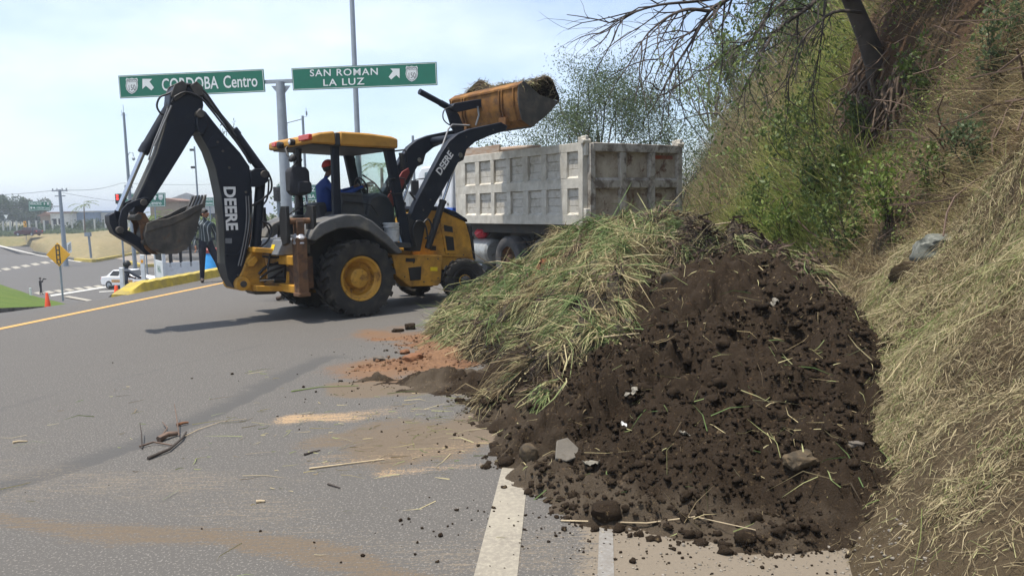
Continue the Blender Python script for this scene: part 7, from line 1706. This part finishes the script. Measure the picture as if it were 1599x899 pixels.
V, Q, A = cat_meshes(P); setp(np_mesh('mown_straw', V, Q, M['straw'], attrs=dict(rnd=A)), 'cut dry straw lying over the lower slope', 'straw', kind='stuff')
# B. standing growth above it
def standing(n, L, Wd, y0, y1, mtl_shift, tmax, up_, droop, mask, rm, tmin=-.1):
    Y = y0 + (y1 - y0) * RNG.random(n) ** 1.25; t = mown_top(Y) + tmin + (tmax) * RNG.random(n); X = foot(Y) + t
    m = mask(X, Y, t); ok = RNG.random(n) < m; X, Y, t = X[ok], Y[ok], t[ok]; n = len(X); N = hnormal(X, Y)
    d = N * .45 + np.array([0, 0, up_]) + RNG.normal(0, .30, (n, 3)); Ls = L[0] + (L[1] - L[0]) * RNG.random(n) ** 1.4
    dr = (RNG.normal(0, .20, (n, 3)) + N * .25 + np.array([0, 0, -droop])) * Ls[:, None]
    pos = np.stack([X, Y, hillz(X, Y) - .02], 1)
    return blades(pos, d, Ls, RNG.uniform(Wd[0], Wd[1], n), dr, np.clip(RNG.normal(rm, .25, n) + (fbm(X * .9, Y * .9, 3, 131) - .5), 0, 1))
scarp = lambda X, Y, t: 1 - .88 * np.clip(barem(X, Y) * 1.4, 0, 1)
gm = lambda X, Y, t: np.clip((fbm(X * .55 + 2, Y * .40, 3, 141) - .33) * 4.5, 0, 1) * sstep(8, 11, Y) * (1 - sstep(1.6, 2.4, t) * (Y < 14)) * scarp(X, Y, t)
dm = lambda X, Y, t: (1 - .55 * gm(X, Y, t)) * scarp(X, Y, t) * np.clip(.42 + (fbm(X * 1.4, Y * 1.2, 4, 143) - .38) * 4, 0, 1)
P = [standing(95000, (.06, .30), (.003, .007), 3.8, 14, 0, 3.6, .35, .55, dm, .42), standing(5000, (.3, .7), (.003, .007), 4.5, 14, 0, 3.4, .5, .5, dm, .55), standing(46000, (.2, .75), (.006, .014), 11, 40, 0, 5.5, .75, .3, dm, .5), standing(22000, (.6, 2.0), (.009, .02), 17, 50, 0, 7, 1.1, .12, lambda X, Y, t: np.clip((fbm(X * .6, Y * .4, 3, 147) - .36) * 5, 0, 1), .5)]
V, Q, A = cat_meshes(P); setp(np_mesh('dry_grass', V, Q, M['dry_grass'], attrs=dict(rnd=A)), 'tangled dry grass on the steep bank', 'dry grass', kind='stuff')
P = [standing(12000, (.10, .4), (.004, .009), 6.5, 14, 0, 2.6, .7, .3, gm, .4), standing(60000, (.25, .85), (.007, .016), 10.5, 34, 0, 4.2, .9, .25, gm, .5)]
V, Q, A = cat_meshes(P); setp(np_mesh('green_grass', V, Q, M['green_grass'], attrs=dict(rnd=A)), 'tall green grass on the bank beside the truck', 'grass', kind='stuff')
# small broad leaves in clumps, mixed into the bank
def undergrowth(k, per, y0, y1, t0, t1, rad_, size, hgt, rm):
    Y = y0 + (y1 - y0) * RNG.random(k) ** 1.2; t = mown_top(Y) + RNG.uniform(t0, t1, k); X = foot(Y) + t; ok = RNG.random(k) < scarp(X, Y, t) * np.clip(.25 + (fbm(X * .7 + 7, Y * .5, 3, 151) - .42) * 5, 0, 1); X, Y = X[ok], Y[ok]; k = len(X)
    sc = RNG.uniform(.5, 1.3, k); i = np.repeat(np.arange(k), per); n = len(i); R_ = rad_ * sc[i]; v = RNG.normal(0, 1, (n, 3)); v /= np.linalg.norm(v, axis=1, keepdims=True); v *= (RNG.random((n, 1)) ** .5)
    x, y = X[i] + v[:, 0] * R_, Y[i] + v[:, 1] * R_; N = hnormal(x, y); pos = np.stack([x, y, hillz(x, y)], 1) + N * (.02 + hgt * sc[i] * (.5 + .5 * v[:, 2]))[:, None] + np.array([0, 0, .3 * hgt]) * RNG.random((n, 1))
    d = v * .7 + RNG.normal(0, .7, (n, 3)) + np.array([-.2, -.2, -.1]); Ls = RNG.uniform(size[0], size[1], n); return leaves(pos, d, Ls, Ls * RNG.uniform(.35, .6, n), np.clip(RNG.normal(rm, .2, n) + RNG.normal(0, .2, k)[i], 0, 1))
P = [undergrowth(120, 100, 5.5, 13, -.1, 2.6, .26, (.02, .055), .30, .45), undergrowth(130, 120, 10, 26, -.2, 3.6, .42, (.035, .085), .55, .42), undergrowth(90, 130, 18, 46, .5, 6, .9, (.08, .16), 1.3, .45)]
V, Q, A = cat_meshes(P); setp(np_mesh('undergrowth', V, Q, M['leaf'], attrs=dict(rnd=A)), 'low leafy undergrowth on the bank', 'undergrowth', kind='stuff')
# dead twigs and hanging vines
mb = MB(); R2 = random.Random(5)
for i in range(520):
    Y = R2.uniform(5.5, 16); t = float(mown_top(Y)) + R2.uniform(0, 3.2); X = float(foot(Y)) + t; z = float(hillz(np.array([X]), np.array([Y]))[0]); p = Vector((X, Y, z)); d = Vector((R2.uniform(-1, .2), R2.uniform(-.6, .6), R2.uniform(-.7, .7))).normalized(); L = R2.uniform(.3, 1.1)
    pts = [p]; 
    for k in range(4): d = (d + Vector((R2.gauss(0, .25), R2.gauss(0, .25), R2.gauss(-.05, .25)))).normalized(); pts.append(pts[-1] + d * L / 4)
    mb.tube(pts, [R2.uniform(.004, .010)] * 5, 4)
setp(mb.build('dead_twigs', M['stick'], smooth=60), 'thin dead twigs tangled in the bank', 'twigs', kind='stuff')
# C. branching plants
class Plant:
    def __init__(s, seed): s.r = random.Random(seed); s.mb = MB(); s.tips = []
    def limb(s, p, d, L, r, lvl, maxl, spread=.6, up=.10, nk=4, droop=0.0, shrink=.62, seg=5, wig=.16):
        p = Vector(p); d = Vector(d).normalized(); pts = [p]; rr = [r]
        for i in range(seg):
            d = (d + Vector((s.r.gauss(0, wig), s.r.gauss(0, wig), s.r.gauss(0, wig) + up - droop * i / seg))).normalized(); p = p + d * L / seg; pts.append(p); rr.append(r * (1 - .55 * (i + 1) / seg))
        s.mb.tube(pts, rr, 7 if lvl == 0 else 5 if lvl < 2 else 4, caps=lvl == 0)
        if lvl >= maxl:
            for i in range(1, seg + 1): s.tips.append((pts[i], (pts[i] - pts[i - 1]).normalized()))
            return
        for k in range(nk):
            i = s.r.randint(max(1, seg // 3), seg); a = Vector((s.r.gauss(0, 1), s.r.gauss(0, 1), s.r.gauss(0, .7))); dd = (pts[i] - pts[i - 1]).normalized(); nd = (dd + (a - dd * a.dot(dd)).normalized() * spread * s.r.uniform(.6, 1.4)).normalized()
            s.limb(pts[i], nd, L * shrink * s.r.uniform(.7, 1.15), rr[i] * .62, lvl + 1, maxl, spread, up, nk, droop, shrink, seg, wig)
    def leafy(s, per, size, jit, ratio=.4, hang=0.0, rm=.45):
        T = np.array([t[0][:] for t in s.tips]); D = np.array([t[1][:] for t in s.tips]); n = len(T) * per; k = np.repeat(np.arange(len(T)), per)
        pos = T[k] + RNG.normal(0, jit, (n, 3)); d = D[k] * .6 + RNG.normal(0, .7, (n, 3)) - np.array([0, 0, hang]); Ls = RNG.uniform(size[0], size[1], n)
        return leaves(pos, d, Ls, Ls * ratio * RNG.uniform(.7, 1.3, n), np.clip(RNG.normal(rm, .22, n), 0, 1))
def plant(name, label, cat, base, seed, stems, leafargs, leafm, barkm, group=None, maxl=2, **kw):
    o = thing(name, label, cat, tuple(base), 0, group); P = Plant(seed)
    for (d, L, r) in stems: P.limb((P.r.gauss(0, .03), P.r.gauss(0, .03), -.1), d, L, r, 0, maxl, **kw)
    P.mb.build('trunk' if cat == 'tree' else 'stems', M[barkm], o, 60, fix=False)
    if leafargs:
        V, Q, A = P.leafy(*leafargs); np_mesh('crown' if cat == 'tree' else 'foliage', V, Q, M[leafm], o, attrs=dict(rnd=A))
    return o
def onhill(px, py):
    d = ray(px, py); t = 2.5
    while t < 60:
        x, y, z = d.x * t, d.y * t, CAMH + d.z * t
        if z < float(hillz(np.array([x]), np.array([y]))[0]) and x > float(foot(y)) - .3: break
        t += .03
    return Vector((x, y, z))
fan = lambda n, L, r, s, lean=(-.15, -.1): [((lean[0] + random.Random(s * 31 + i).gauss(0, .35), lean[1] + random.Random(s * 17 + i).gauss(0, .35), 1), L * random.Random(s + i).uniform(.7, 1.1), r) for i in range(n)]
shr = [(1392, 345, .85, 5, 'leaf_bright', 'leafy green sapling with pale stem in the middle of the bank'), (1330, 395, .80, 6, 'leaf', 'dark leafy weed left of the earth lumps on the bank'),
       (1235, 400, .75, 7, 'leaf_bright', 'bright green weed at the foot of the bank behind the heap'), (1190, 378, .70, 5, 'leaf', 'low dark green shrub between the truck tailgate and the bank foot'),
       (1290, 330, .9, 7, 'leaf', 'broad dark shrub in the centre of the bank below the exposed roots'), (1170, 300, .9, 7, 'leaf_bright', 'yellow green bush right beside the truck tailgate'),
       (1455, 300, .7, 5, 'leaf', 'small leafy weed right of the pale stemmed sapling'), (1520, 250, .6, 4, 'leaf_grey', 'grey green weed near the right edge above the mown slope'),
       (1245, 260, .8, 6, 'leaf', 'dark bush on the bank left of the exposed roots'), (1120, 215, 1.1, 7, 'leaf_bright', 'pale green bush on the far bank above the tailgate corner'),
       (1440, 160, .6, 5, 'leaf', 'dark weed hanging right below the tree roots'), (1350, 215, .6, 5, 'leaf', 'small dark fern like weed just under the tree roots'),
       (1560, 120, .7, 5, 'leaf_grey', 'grey weed at the top right edge of the bank')]
for i, (px, py, h, n, lm, lb) in enumerate(shr):
    b = onhill(px, py); k = max(.75, min(1.6, b.y / 9)); plant('shrub', lb, 'shrub', b, 40 + i, fan(n, h * .85 * k, .010 * k, 40 + i, (-.35, -.3)), (6, (.03 * k, .085 * k), .055 * k, .5), lm, 'bark_dark', 'shrubs on the bank', 1, nk=4, spread=.7, up=.12)
# airy tree behind the truck
b = Vector((at(955, 300, 22).x, 22, 0)); b.z = float(hillz(np.array([b.x]), np.array([22.0]))[0]) if b.x > foot(22) else 0
plant('tree', 'airy grey green tree rising behind the tipper truck', 'tree', b, 3, [((-.42, .0, 1), 3.6, .07), ((-.12, .1, 1), 4.0, .08), ((.10, -.1, 1), 3.8, .075), ((.34, .1, 1), 3.5, .065), ((-.75, -.1, 1), 3.2, .055), ((.02, .2, 1), 4.2, .07), ((-.25, .2, 1), 3.4, .06)], (21, (.045, .10), .20, .36), 'leaf_grey', 'bark_dark', None, 3, nk=4, spread=.60, up=.05, shrink=.58)
b2 = Vector((at(850, 300, 24).x, 24, 0)); plant('tree', 'low straggly bush tree behind the middle of the truck box', 'tree', b2, 9, [((-.4, 0, 1), 2.5, .05), ((.2, 0, 1), 2.8, .05), ((-.1, .2, 1), 2.9, .05), ((.6, 0, 1), 2.6, .05)], (18, (.045, .10), .20, .36), 'leaf_grey', 'bark_dark', None, 3, nk=3, spread=.65, up=.03, shrink=.58)
b3 = Vector((at(1040, 300, 25).x, 25, 0)); plant('tree', 'pale thin leaved tree between the truck tailgate and the bank skyline', 'tree', b3, 12, [((-.3, 0, 1), 3.1, .05), ((.1, 0, 1), 3.5, .05), ((.3, .2, 1), 3.2, .05), ((-.05, -.1, 1), 3.4, .05)], (18, (.045, .10), .20, .36), 'leaf_grey', 'bark_dark', None, 3, nk=3, spread=.6, up=.04, shrink=.58)
# multi stemmed shrub on the skyline
b = onhill(1168, 186); plant('tree', 'many stemmed small tree standing on the skyline of the bank', 'tree', b, 14, fan(9, 1.5 * b.y / 17, .03, 14, (-.05, 0)), (4, (.08, .17) if b.y < 25 else (.14, .28), .13, .4), 'leaf', 'bark', None, 2, nk=4, spread=.5, up=.10, shrink=.6)
# tree with exposed roots and overhanging limbs
tb = onhill(1372, 96); tb = at(1365, 96, tb.y)
o = thing('leaning_tree', 'leaning tree with exposed roots and long bare limbs overhanging the road', 'tree', tuple(tb)); L = Vector(tb); YT = tb.y
def T(px, py, dy=0.0): return at(px, py, YT + dy) - L
P = Plant(21); P.mb.tube([T(1378, 130, .2), T(1368, 98), T(1352, 55), T(1333, 10), T(1310, -45, -.2), T(1285, -110, -.5), T(1255, -190, -1)], [.22, .165, .135, .122, .11, .09, .07], 12)
def bough(pts, r, subs=4, lvl=1, maxl=2, L_=.9, spread=.6, up=0.0, droop=.12):
    V_ = [T(*p) for p in pts]; rr = [r * (1 - .75 * i / (len(V_) - 1)) for i in range(len(V_))]; Q_ = []
    for i in range(len(V_) - 1):
        a, b_, c_, d_ = V_[max(i - 1, 0)], V_[i], V_[i + 1], V_[min(i + 2, len(V_) - 1)]
        for k in range(4): t = k / 4; Q_.append(.5 * ((2 * b_) + (c_ - a) * t + (2 * a - 5 * b_ + 4 * c_ - d_) * t * t + (3 * b_ - a - 3 * c_ + d_) * t ** 3))
    Q_.append(V_[-1]); n = len(Q_); R_ = [r * (1 - .8 * i / (n - 1)) for i in range(n)]; P.mb.tube(Q_, R_, 6)
    for i in range(max(2, n // 4), n):
        if P.r.random() < subs / 8: 
            d = (Q_[i] - Q_[i - 1]).normalized(); a = Vector((P.r.gauss(0, .8), P.r.gauss(0, .8), P.r.gauss(-.15, .8))); P.limb(Q_[i], (d + a * spread), L_ * P.r.uniform(.5, 1.1), max(.008, R_[i] * .55), lvl, maxl, spread, up, 3, droop, .62, 5, .18)
bough([(1325, -15, 0), (1240, -45, -1.5), (1180, -25, -2.6), (1132, 2, -3.2), (1108, 18, -3.4), (1080, 65, -3.6), (1052, 108, -3.7), (1030, 150, -3.8)], .036, 7)
bough([(1108, 18, -3.4), (1075, 15, -3.7), (1045, 26, -3.9), (1012, 52, -4.1), (996, 78, -4.2)], .022, 7, L_=.8)
bough([(1150, -8, -3), (1090, 2, -3.5), (1030, 8, -3.9), (985, 22, -4.1), (955, 40, -4.2)], .02, 7, L_=.8)
bough([(1310, -40, 0), (1270, 5, -.8), (1225, 38, -1.2), (1200, 65, -1.3), (1182, 100, -1.3), (1160, 140, -1.2)], .042, 7)
bough([(1300, -60, 0), (1290, -10, -1), (1285, 40, -1.1), (1278, 90, -1.1), (1268, 150, -1.0)], .025, 6, L_=.8)
bough([(1330, 0, 0), (1260, -20, -1.6), (1215, -5, -2.2), (1195, 30, -2.3), (1170, 60, -2.4)], .03, 7, L_=.8)
bough([(1310, -20, 0), (1245, -10, -.6), (1205, 20, -.9), (1175, 60, -1.0), (1140, 80, -1.1), (1100, 110, -1.2)], .03, 7, L_=.8)
bough([(1132, 2, -3.2), (1095, 40, -3.3), (1060, 62, -3.5), (1020, 100, -3.6)], .02, 7, L_=.7)
bough([(1345, 20, -.3), (1300, 20, -1.2), (1255, 60, -1.5), (1235, 110, -1.5), (1225, 150, -1.5)], .028, 7, L_=.8)
bough([(1268, 205, -.5), (1210, 178, -.6), (1180, 170, -.6), (1140, 178, -.7), (1090, 182, -.8), (1050, 188, -.9)], .03, 3, L_=.5) if False else None
for k in range(16):                                       # crown above the picture, shading the bank
    a = P.r.uniform(0, 6.28); P.limb(T(1285 + P.r.uniform(-40, 30), -110 - P.r.uniform(0, 80), -.4), (math.cos(a) * .9 + .5, math.sin(a) * .9, P.r.uniform(.1, .8)), P.r.uniform(1.6, 2.8), .06, 1, 3, .6, .02, 3, .05, .6)
tip0 = len(P.tips)
for k in range(26):  # extra limbs added out of view to shade the upper right bank
    p = T(1430 + P.r.uniform(0, 240), -70 - P.r.uniform(0, 140), P.r.uniform(-2.5, .5)); a = P.r.uniform(0, 6.28)
    if k % 4 == 0: P.mb.tube([T(1300, -90, -.4), (T(1300, -90, -.4) + p) / 2 + Vector((0, 0, .4)), p], [.07, .05, .03], 6)
    P.limb(p, (math.cos(a), math.sin(a), P.r.uniform(-.1, .5)), P.r.uniform(.9, 1.6), .03, 1, 3, .6, .0, 3, .05, .6)
hi = P.tips[tip0:]
P.mb.build('trunk', M['bark_dark'], o, 60, fix=False)
V, Q, A = (lambda: (setattr(P, 'tips', [t for t in P.tips if (t[0] + L).x / (t[0] + L).y > .268 + P.r.gauss(0, .025) and P.r.random() < .6]), P.leafy(3, (.035, .085), .07, .42, .7, .4))[1])(); np_mesh('crown', V, Q, M['leaf'], o, attrs=dict(rnd=A))
P.tips = hi; V, Q, A = P.leafy(4, (.08, .15), .10, .45, .5, .4); np_mesh('added_shade_crown', V, Q, M['leaf'], o, attrs=dict(rnd=A))  # leaves of the unseen limbs added for shade
rm = MB(); R3 = random.Random(77)
for k in range(34):
    x0 = R3.uniform(1335, 1425); y0 = R3.uniform(85, 135); p = onhill(x0, y0); pts = [p - L]; d = Vector((R3.gauss(-.25, .3), R3.gauss(-.35, .25), -1)).normalized(); n = R3.randint(5, 9)
    for j in range(n):
        d = (d + Vector((R3.gauss(0, .3), R3.gauss(0, .2), R3.gauss(-.12, .25)))).normalized(); q = pts[-1] + d * R3.uniform(.10, .24); w = q + L; hz_ = float(hillz(np.array([w.x]), np.array([w.y]))[0])
        if w.z < hz_: q.x -= min(.2, (hz_ - w.z) * .45); 
        pts.append(q)
    rm.tube(pts, [R3.uniform(.012, .034) * (1 - .6 * i / n) for i in range(n + 1)], 6)
rm.build('roots', M['root'], o, 60, fix=False)
for i_, (px, py, h_, lb) in enumerate(((1215, 130, 1.5, 'feathery grey green shrub on the bank skyline right of the many stemmed tree'), (1110, 205, 1.5, 'feathery shrub on the bank skyline left of the many stemmed tree'), (1265, 95, 1.3, 'feathery shrub just left of the leaning trunk on the bank skyline'))):
    b = onhill(px, py); k_ = b.y / 17; plant('shrub', lb, 'shrub', b, 70 + i_, fan(9, h_ * k_, .02 * k_, 70 + i_, (-.2, 0)), (7, (.05 * k_, .11 * k_), .10 * k_, .4), 'leaf_grey' if i_ != 1 else 'leaf_bright', 'bark', 'shrubs on the bank', 2, nk=3, spread=.5, up=.08, shrink=.6)
# bare fallen limb on the skyline
bl = onhill(1150, 200); o = thing('fallen_branch', 'dark bare forked branch jutting out left from the bank skyline', 'branch', tuple(bl)); L2_ = Vector(bl); q = MB()
f = lambda px, py, dy=0: tuple(at(px, py, bl.y + dy - .4) - L2_)
q.tube([f(1152, 208), f(1138, 196), f(1122, 178), f(1105, 177), f(1088, 180), f(1068, 186), f(1040, 190)], [.10, .08, .06, .045, .035, .022, .01], 8); q.tube([f(1122, 178), f(1117, 168), f(1124, 150), f(1128, 135)], [.04, .03, .022, .01], 6); q.tube([f(1088, 180), f(1070, 172), f(1058, 160), f(1052, 140)], [.03, .022, .016, .008], 6); q.build('limb', M['bark_dark'], o, 60)
# weed sprigs caught on the machine's hoses
sg = mthing('weed_sprig', 'small green weed sprig caught on the hoses of the digging arm', 'weed', MP.p3(352, 200, 0)); P = Plant(33)
for k in range(5): P.limb((P.r.uniform(-.12, .14), 0, P.r.uniform(-.22, .05)), (P.r.gauss(0, .6), P.r.gauss(0, .4), 1), .16, .004, 1, 1, seg=4)
P.mb.build('stems', M['stick'], sg, 60, fix=False); V, Q, A = P.leafy(2, (.02, .05), .015, .4); np_mesh('foliage', V, Q, M['leaf'], sg, attrs=dict(rnd=A))
# ------------------------------------------------------------------ far trees and scrub
def dome_tree(name, label, px, pyb, Y, h, w, seed, lm='leaf_far', n=2600, ls=.45, group=None, trunk=.22):
    b = at(px, pyb, Y); zg = min(b.z, float(zbase(Y))) if Y > 14 else 0; o = thing(name, label, 'tree', (b.x, Y, zg), 0, group); P = Plant(seed); top = h
    P.mb.tube([(0, 0, -.2), (.05 * w, 0, h * .3), (0, .02 * w, h * .62)], [trunk, trunk * .75, trunk * .4], 8)
    for k in range(7): a = k * .9 + P.r.random(); P.mb.tube([(0, 0, h * P.r.uniform(.25, .5)), (math.cos(a) * w * .2, math.sin(a) * w * .2, h * .6), (math.cos(a) * w * .36, math.sin(a) * w * .36, h * P.r.uniform(.62, .85))], [trunk * .4, trunk * .25, .03], 5)
    P.mb.build('trunk', M['bark'], o, 60, fix=False)
    pos = []; cl = [(P.r.gauss(0, w * .24), P.r.gauss(0, w * .24), h * P.r.uniform(.36, .92), P.r.uniform(.13, .24) * w) for _ in range(16)]
    for (x, y, z, r) in cl:
        m_ = n // 16; v = RNG.normal(0, 1, (m_, 3)); v /= np.linalg.norm(v, axis=1, keepdims=True); rr = r * (1 - .45 * RNG.random(m_) ** 2) * (.75 + .5 * RNG.random(m_)); pos.append(np.array([x, y, z]) + v * rr[:, None] * np.array([1, 1, .75]))
    pos = np.concatenate(pos); d = RNG.normal(0, 1, pos.shape) + np.array([0, 0, .2]); Ls = ls * RNG.uniform(.6, 1.3, len(pos)); V, Q, A = leaves(pos, d, Ls, Ls * .55, np.clip(RNG.normal(.45, .22, len(pos)), 0, 1)); np_mesh('crown', V, Q, M[lm], o, attrs=dict(rnd=A)); return o
G = 'dense trees beyond the far fence'
for i, (px, h, w, lb) in enumerate(((-8, 7.6, 10, 'dense far tree cut by the left picture edge'), (18, 9.4, 9, 'tallest dense far tree left of the small green sign'), (40, 8.2, 9, 'dense far tree directly below the small green VERACRUZ sign'), (57, 7.0, 7, 'last dense far tree beside the low tan house'))):
    dome_tree('far_tree', lb, px, 350, 190 + 6 * i, h, w, 200 + i, group=G, n=3200, ls=.55)
dome_tree('far_tree', 'leafy green tree behind the operator seen through the cab', 500, 330, 70, 8.6, 6.5, 211, 'leaf_grey', 4200, .30)
dome_tree('far_tree', 'leafy tree seen between the cab posts in front of the operator', 578, 330, 72, 8.4, 5.5, 212, 'leaf_grey', 3600, .30)
dome_tree('far_tree', 'low green tree right behind the pale roadside hall', 330, 345, 96, 4.4, 5.0, 213, 'leaf_grey', 2000, .30)
dome_tree('far_tree', 'pale small tree between the loader arms far behind', 672, 330, 80, 7.2, 4.5, 214, 'leaf_grey', 2400, .30)
def palm(label, px, pyb, pyt, Y, fr, fl, seed, tr):
    b, t = at(px, pyb, Y), at(px - 2, pyt, Y); o = thing('palm_tree', label, 'tree', tuple(b)); r = random.Random(seed); h = t - b; q = MB(); q.tube([(0, 0, -.3), h * .5, h], [tr * 1.3, tr, tr * .8], 10); q.build('trunk', M['bark'], o, 60)
    pos, d, Ls, W_ = [], [], [], []
    for k in range(fr):
        a = 2 * math.pi * k / fr + r.uniform(-.2, .2); el = r.uniform(.2, 1.1); p = Vector(h); dd = Vector((math.cos(a) * math.cos(el), math.sin(a) * math.cos(el), math.sin(el)))
        for j in range(14):
            dd = (dd + Vector((0, 0, -.12))).normalized(); p = p + dd * fl / 14; s = dd.cross(Vector((0, 0, 1))).normalized()
            for sg_ in (-1, 1): pos.append(p[:]); d.append((dd * .7 + s * sg_ - Vector((0, 0, .35)))[:]); Ls.append(fl * .26 * math.sin(math.pi * (j + 1.5) / 17)); W_.append(.05 * fl / 2)
    V, Q, A = leaves(np.array(pos), np.array(d), np.array(Ls), np.array(W_), np.clip(RNG.normal(.6, .2, len(pos)), 0, 1)); np_mesh('fronds', V, Q, M['leaf_bright'], o, attrs=dict(rnd=A))
palm('small lone palm on the dry island right of the utility pole', 133, 367, 322, 124, 8, 2.6, 5, .10)
palm('palm seen through the tinted windscreen of the cab', 598, 335, 262, 60, 12, 1.9, 6, .14)
palm('young palm bush between the hidden green sign and the digging bucket', 250, 350, 338, 95, 11, 2.2, 8, .18)
bt_ = at(276, 345, 115); plant('bare_tree', 'leafless pale tree far behind the dipper arm', 'tree', (bt_.x, 115, -2.2), 61, [((-.3, 0, 1), 3.8, .12), ((.2, 0, 1), 4.2, .12), ((.5, 0, 1), 3.4, .1)], None, None, 'bark', None, 3, nk=3, spread=.6, up=.08, shrink=.62)
def scrub(name, label, pxs, Y, n, h, lm, ls):
    px = RNG.uniform(pxs[0], pxs[1], n); X = (px - 800) / 1160 * Y; k = fbm(X * .25, X * 0 + 3, 3, 171); z = -1.9 + RNG.random(n) ** .7 * h * (.35 + 1.1 * k); pos = np.stack([X, Y + RNG.normal(0, 2.5, n), z], 1); d = RNG.normal(0, 1, (n, 3)); Ls = ls * RNG.uniform(.5, 1.4, n); V, Q, A = leaves(pos, d, Ls, Ls * .5, np.clip(RNG.normal(.45, .25, n), 0, 1)); setp(np_mesh(name, V, Q, M[lm], attrs=dict(rnd=A)), label, 'scrub', kind='stuff')
scrub('roadside_scrub', 'scrub along the far wire fence', (-30, 185), 156, 9000, 2.2, 'leaf_far', .45)
scrub('dry_scrub', 'dry weeds under the far wire fence', (-30, 190), 147, 6000, 1.0, 'leaf_grey', .4)
scrub('garden_scrub', 'green bushes in front of the pale hall', (225, 420), 98, 7000, 2.6, 'leaf_bright', .4)
scrub('verge_scrub', 'bushes behind the machine', (405, 760), 58, 16000, 3.2, 'leaf_grey', .28)
# ------------------------------------------------------------------ thin haze in the air
HZ = bpy.data.materials.new('haze_air'); HZ.use_nodes = True; hn = HZ.node_tree.nodes; hl = HZ.node_tree.links; hn.clear()
ho_ = hn.new('ShaderNodeOutputMaterial'); hv_ = hn.new('ShaderNodeVolumePrincipled'); hv_.inputs['Color'].default_value = (.80, .87, .96, 1); hv_.inputs['Density'].default_value = .0010; hv_.inputs['Anisotropy'].default_value = .2
hl.new(hv_.outputs[0], ho_.inputs['Volume'])
q = MB(); q.span(-1700, 1700, -60, 4700, -6, 26); setp(q.build('haze', HZ, smooth=0), 'thin pale haze', 'haze', kind='stuff')
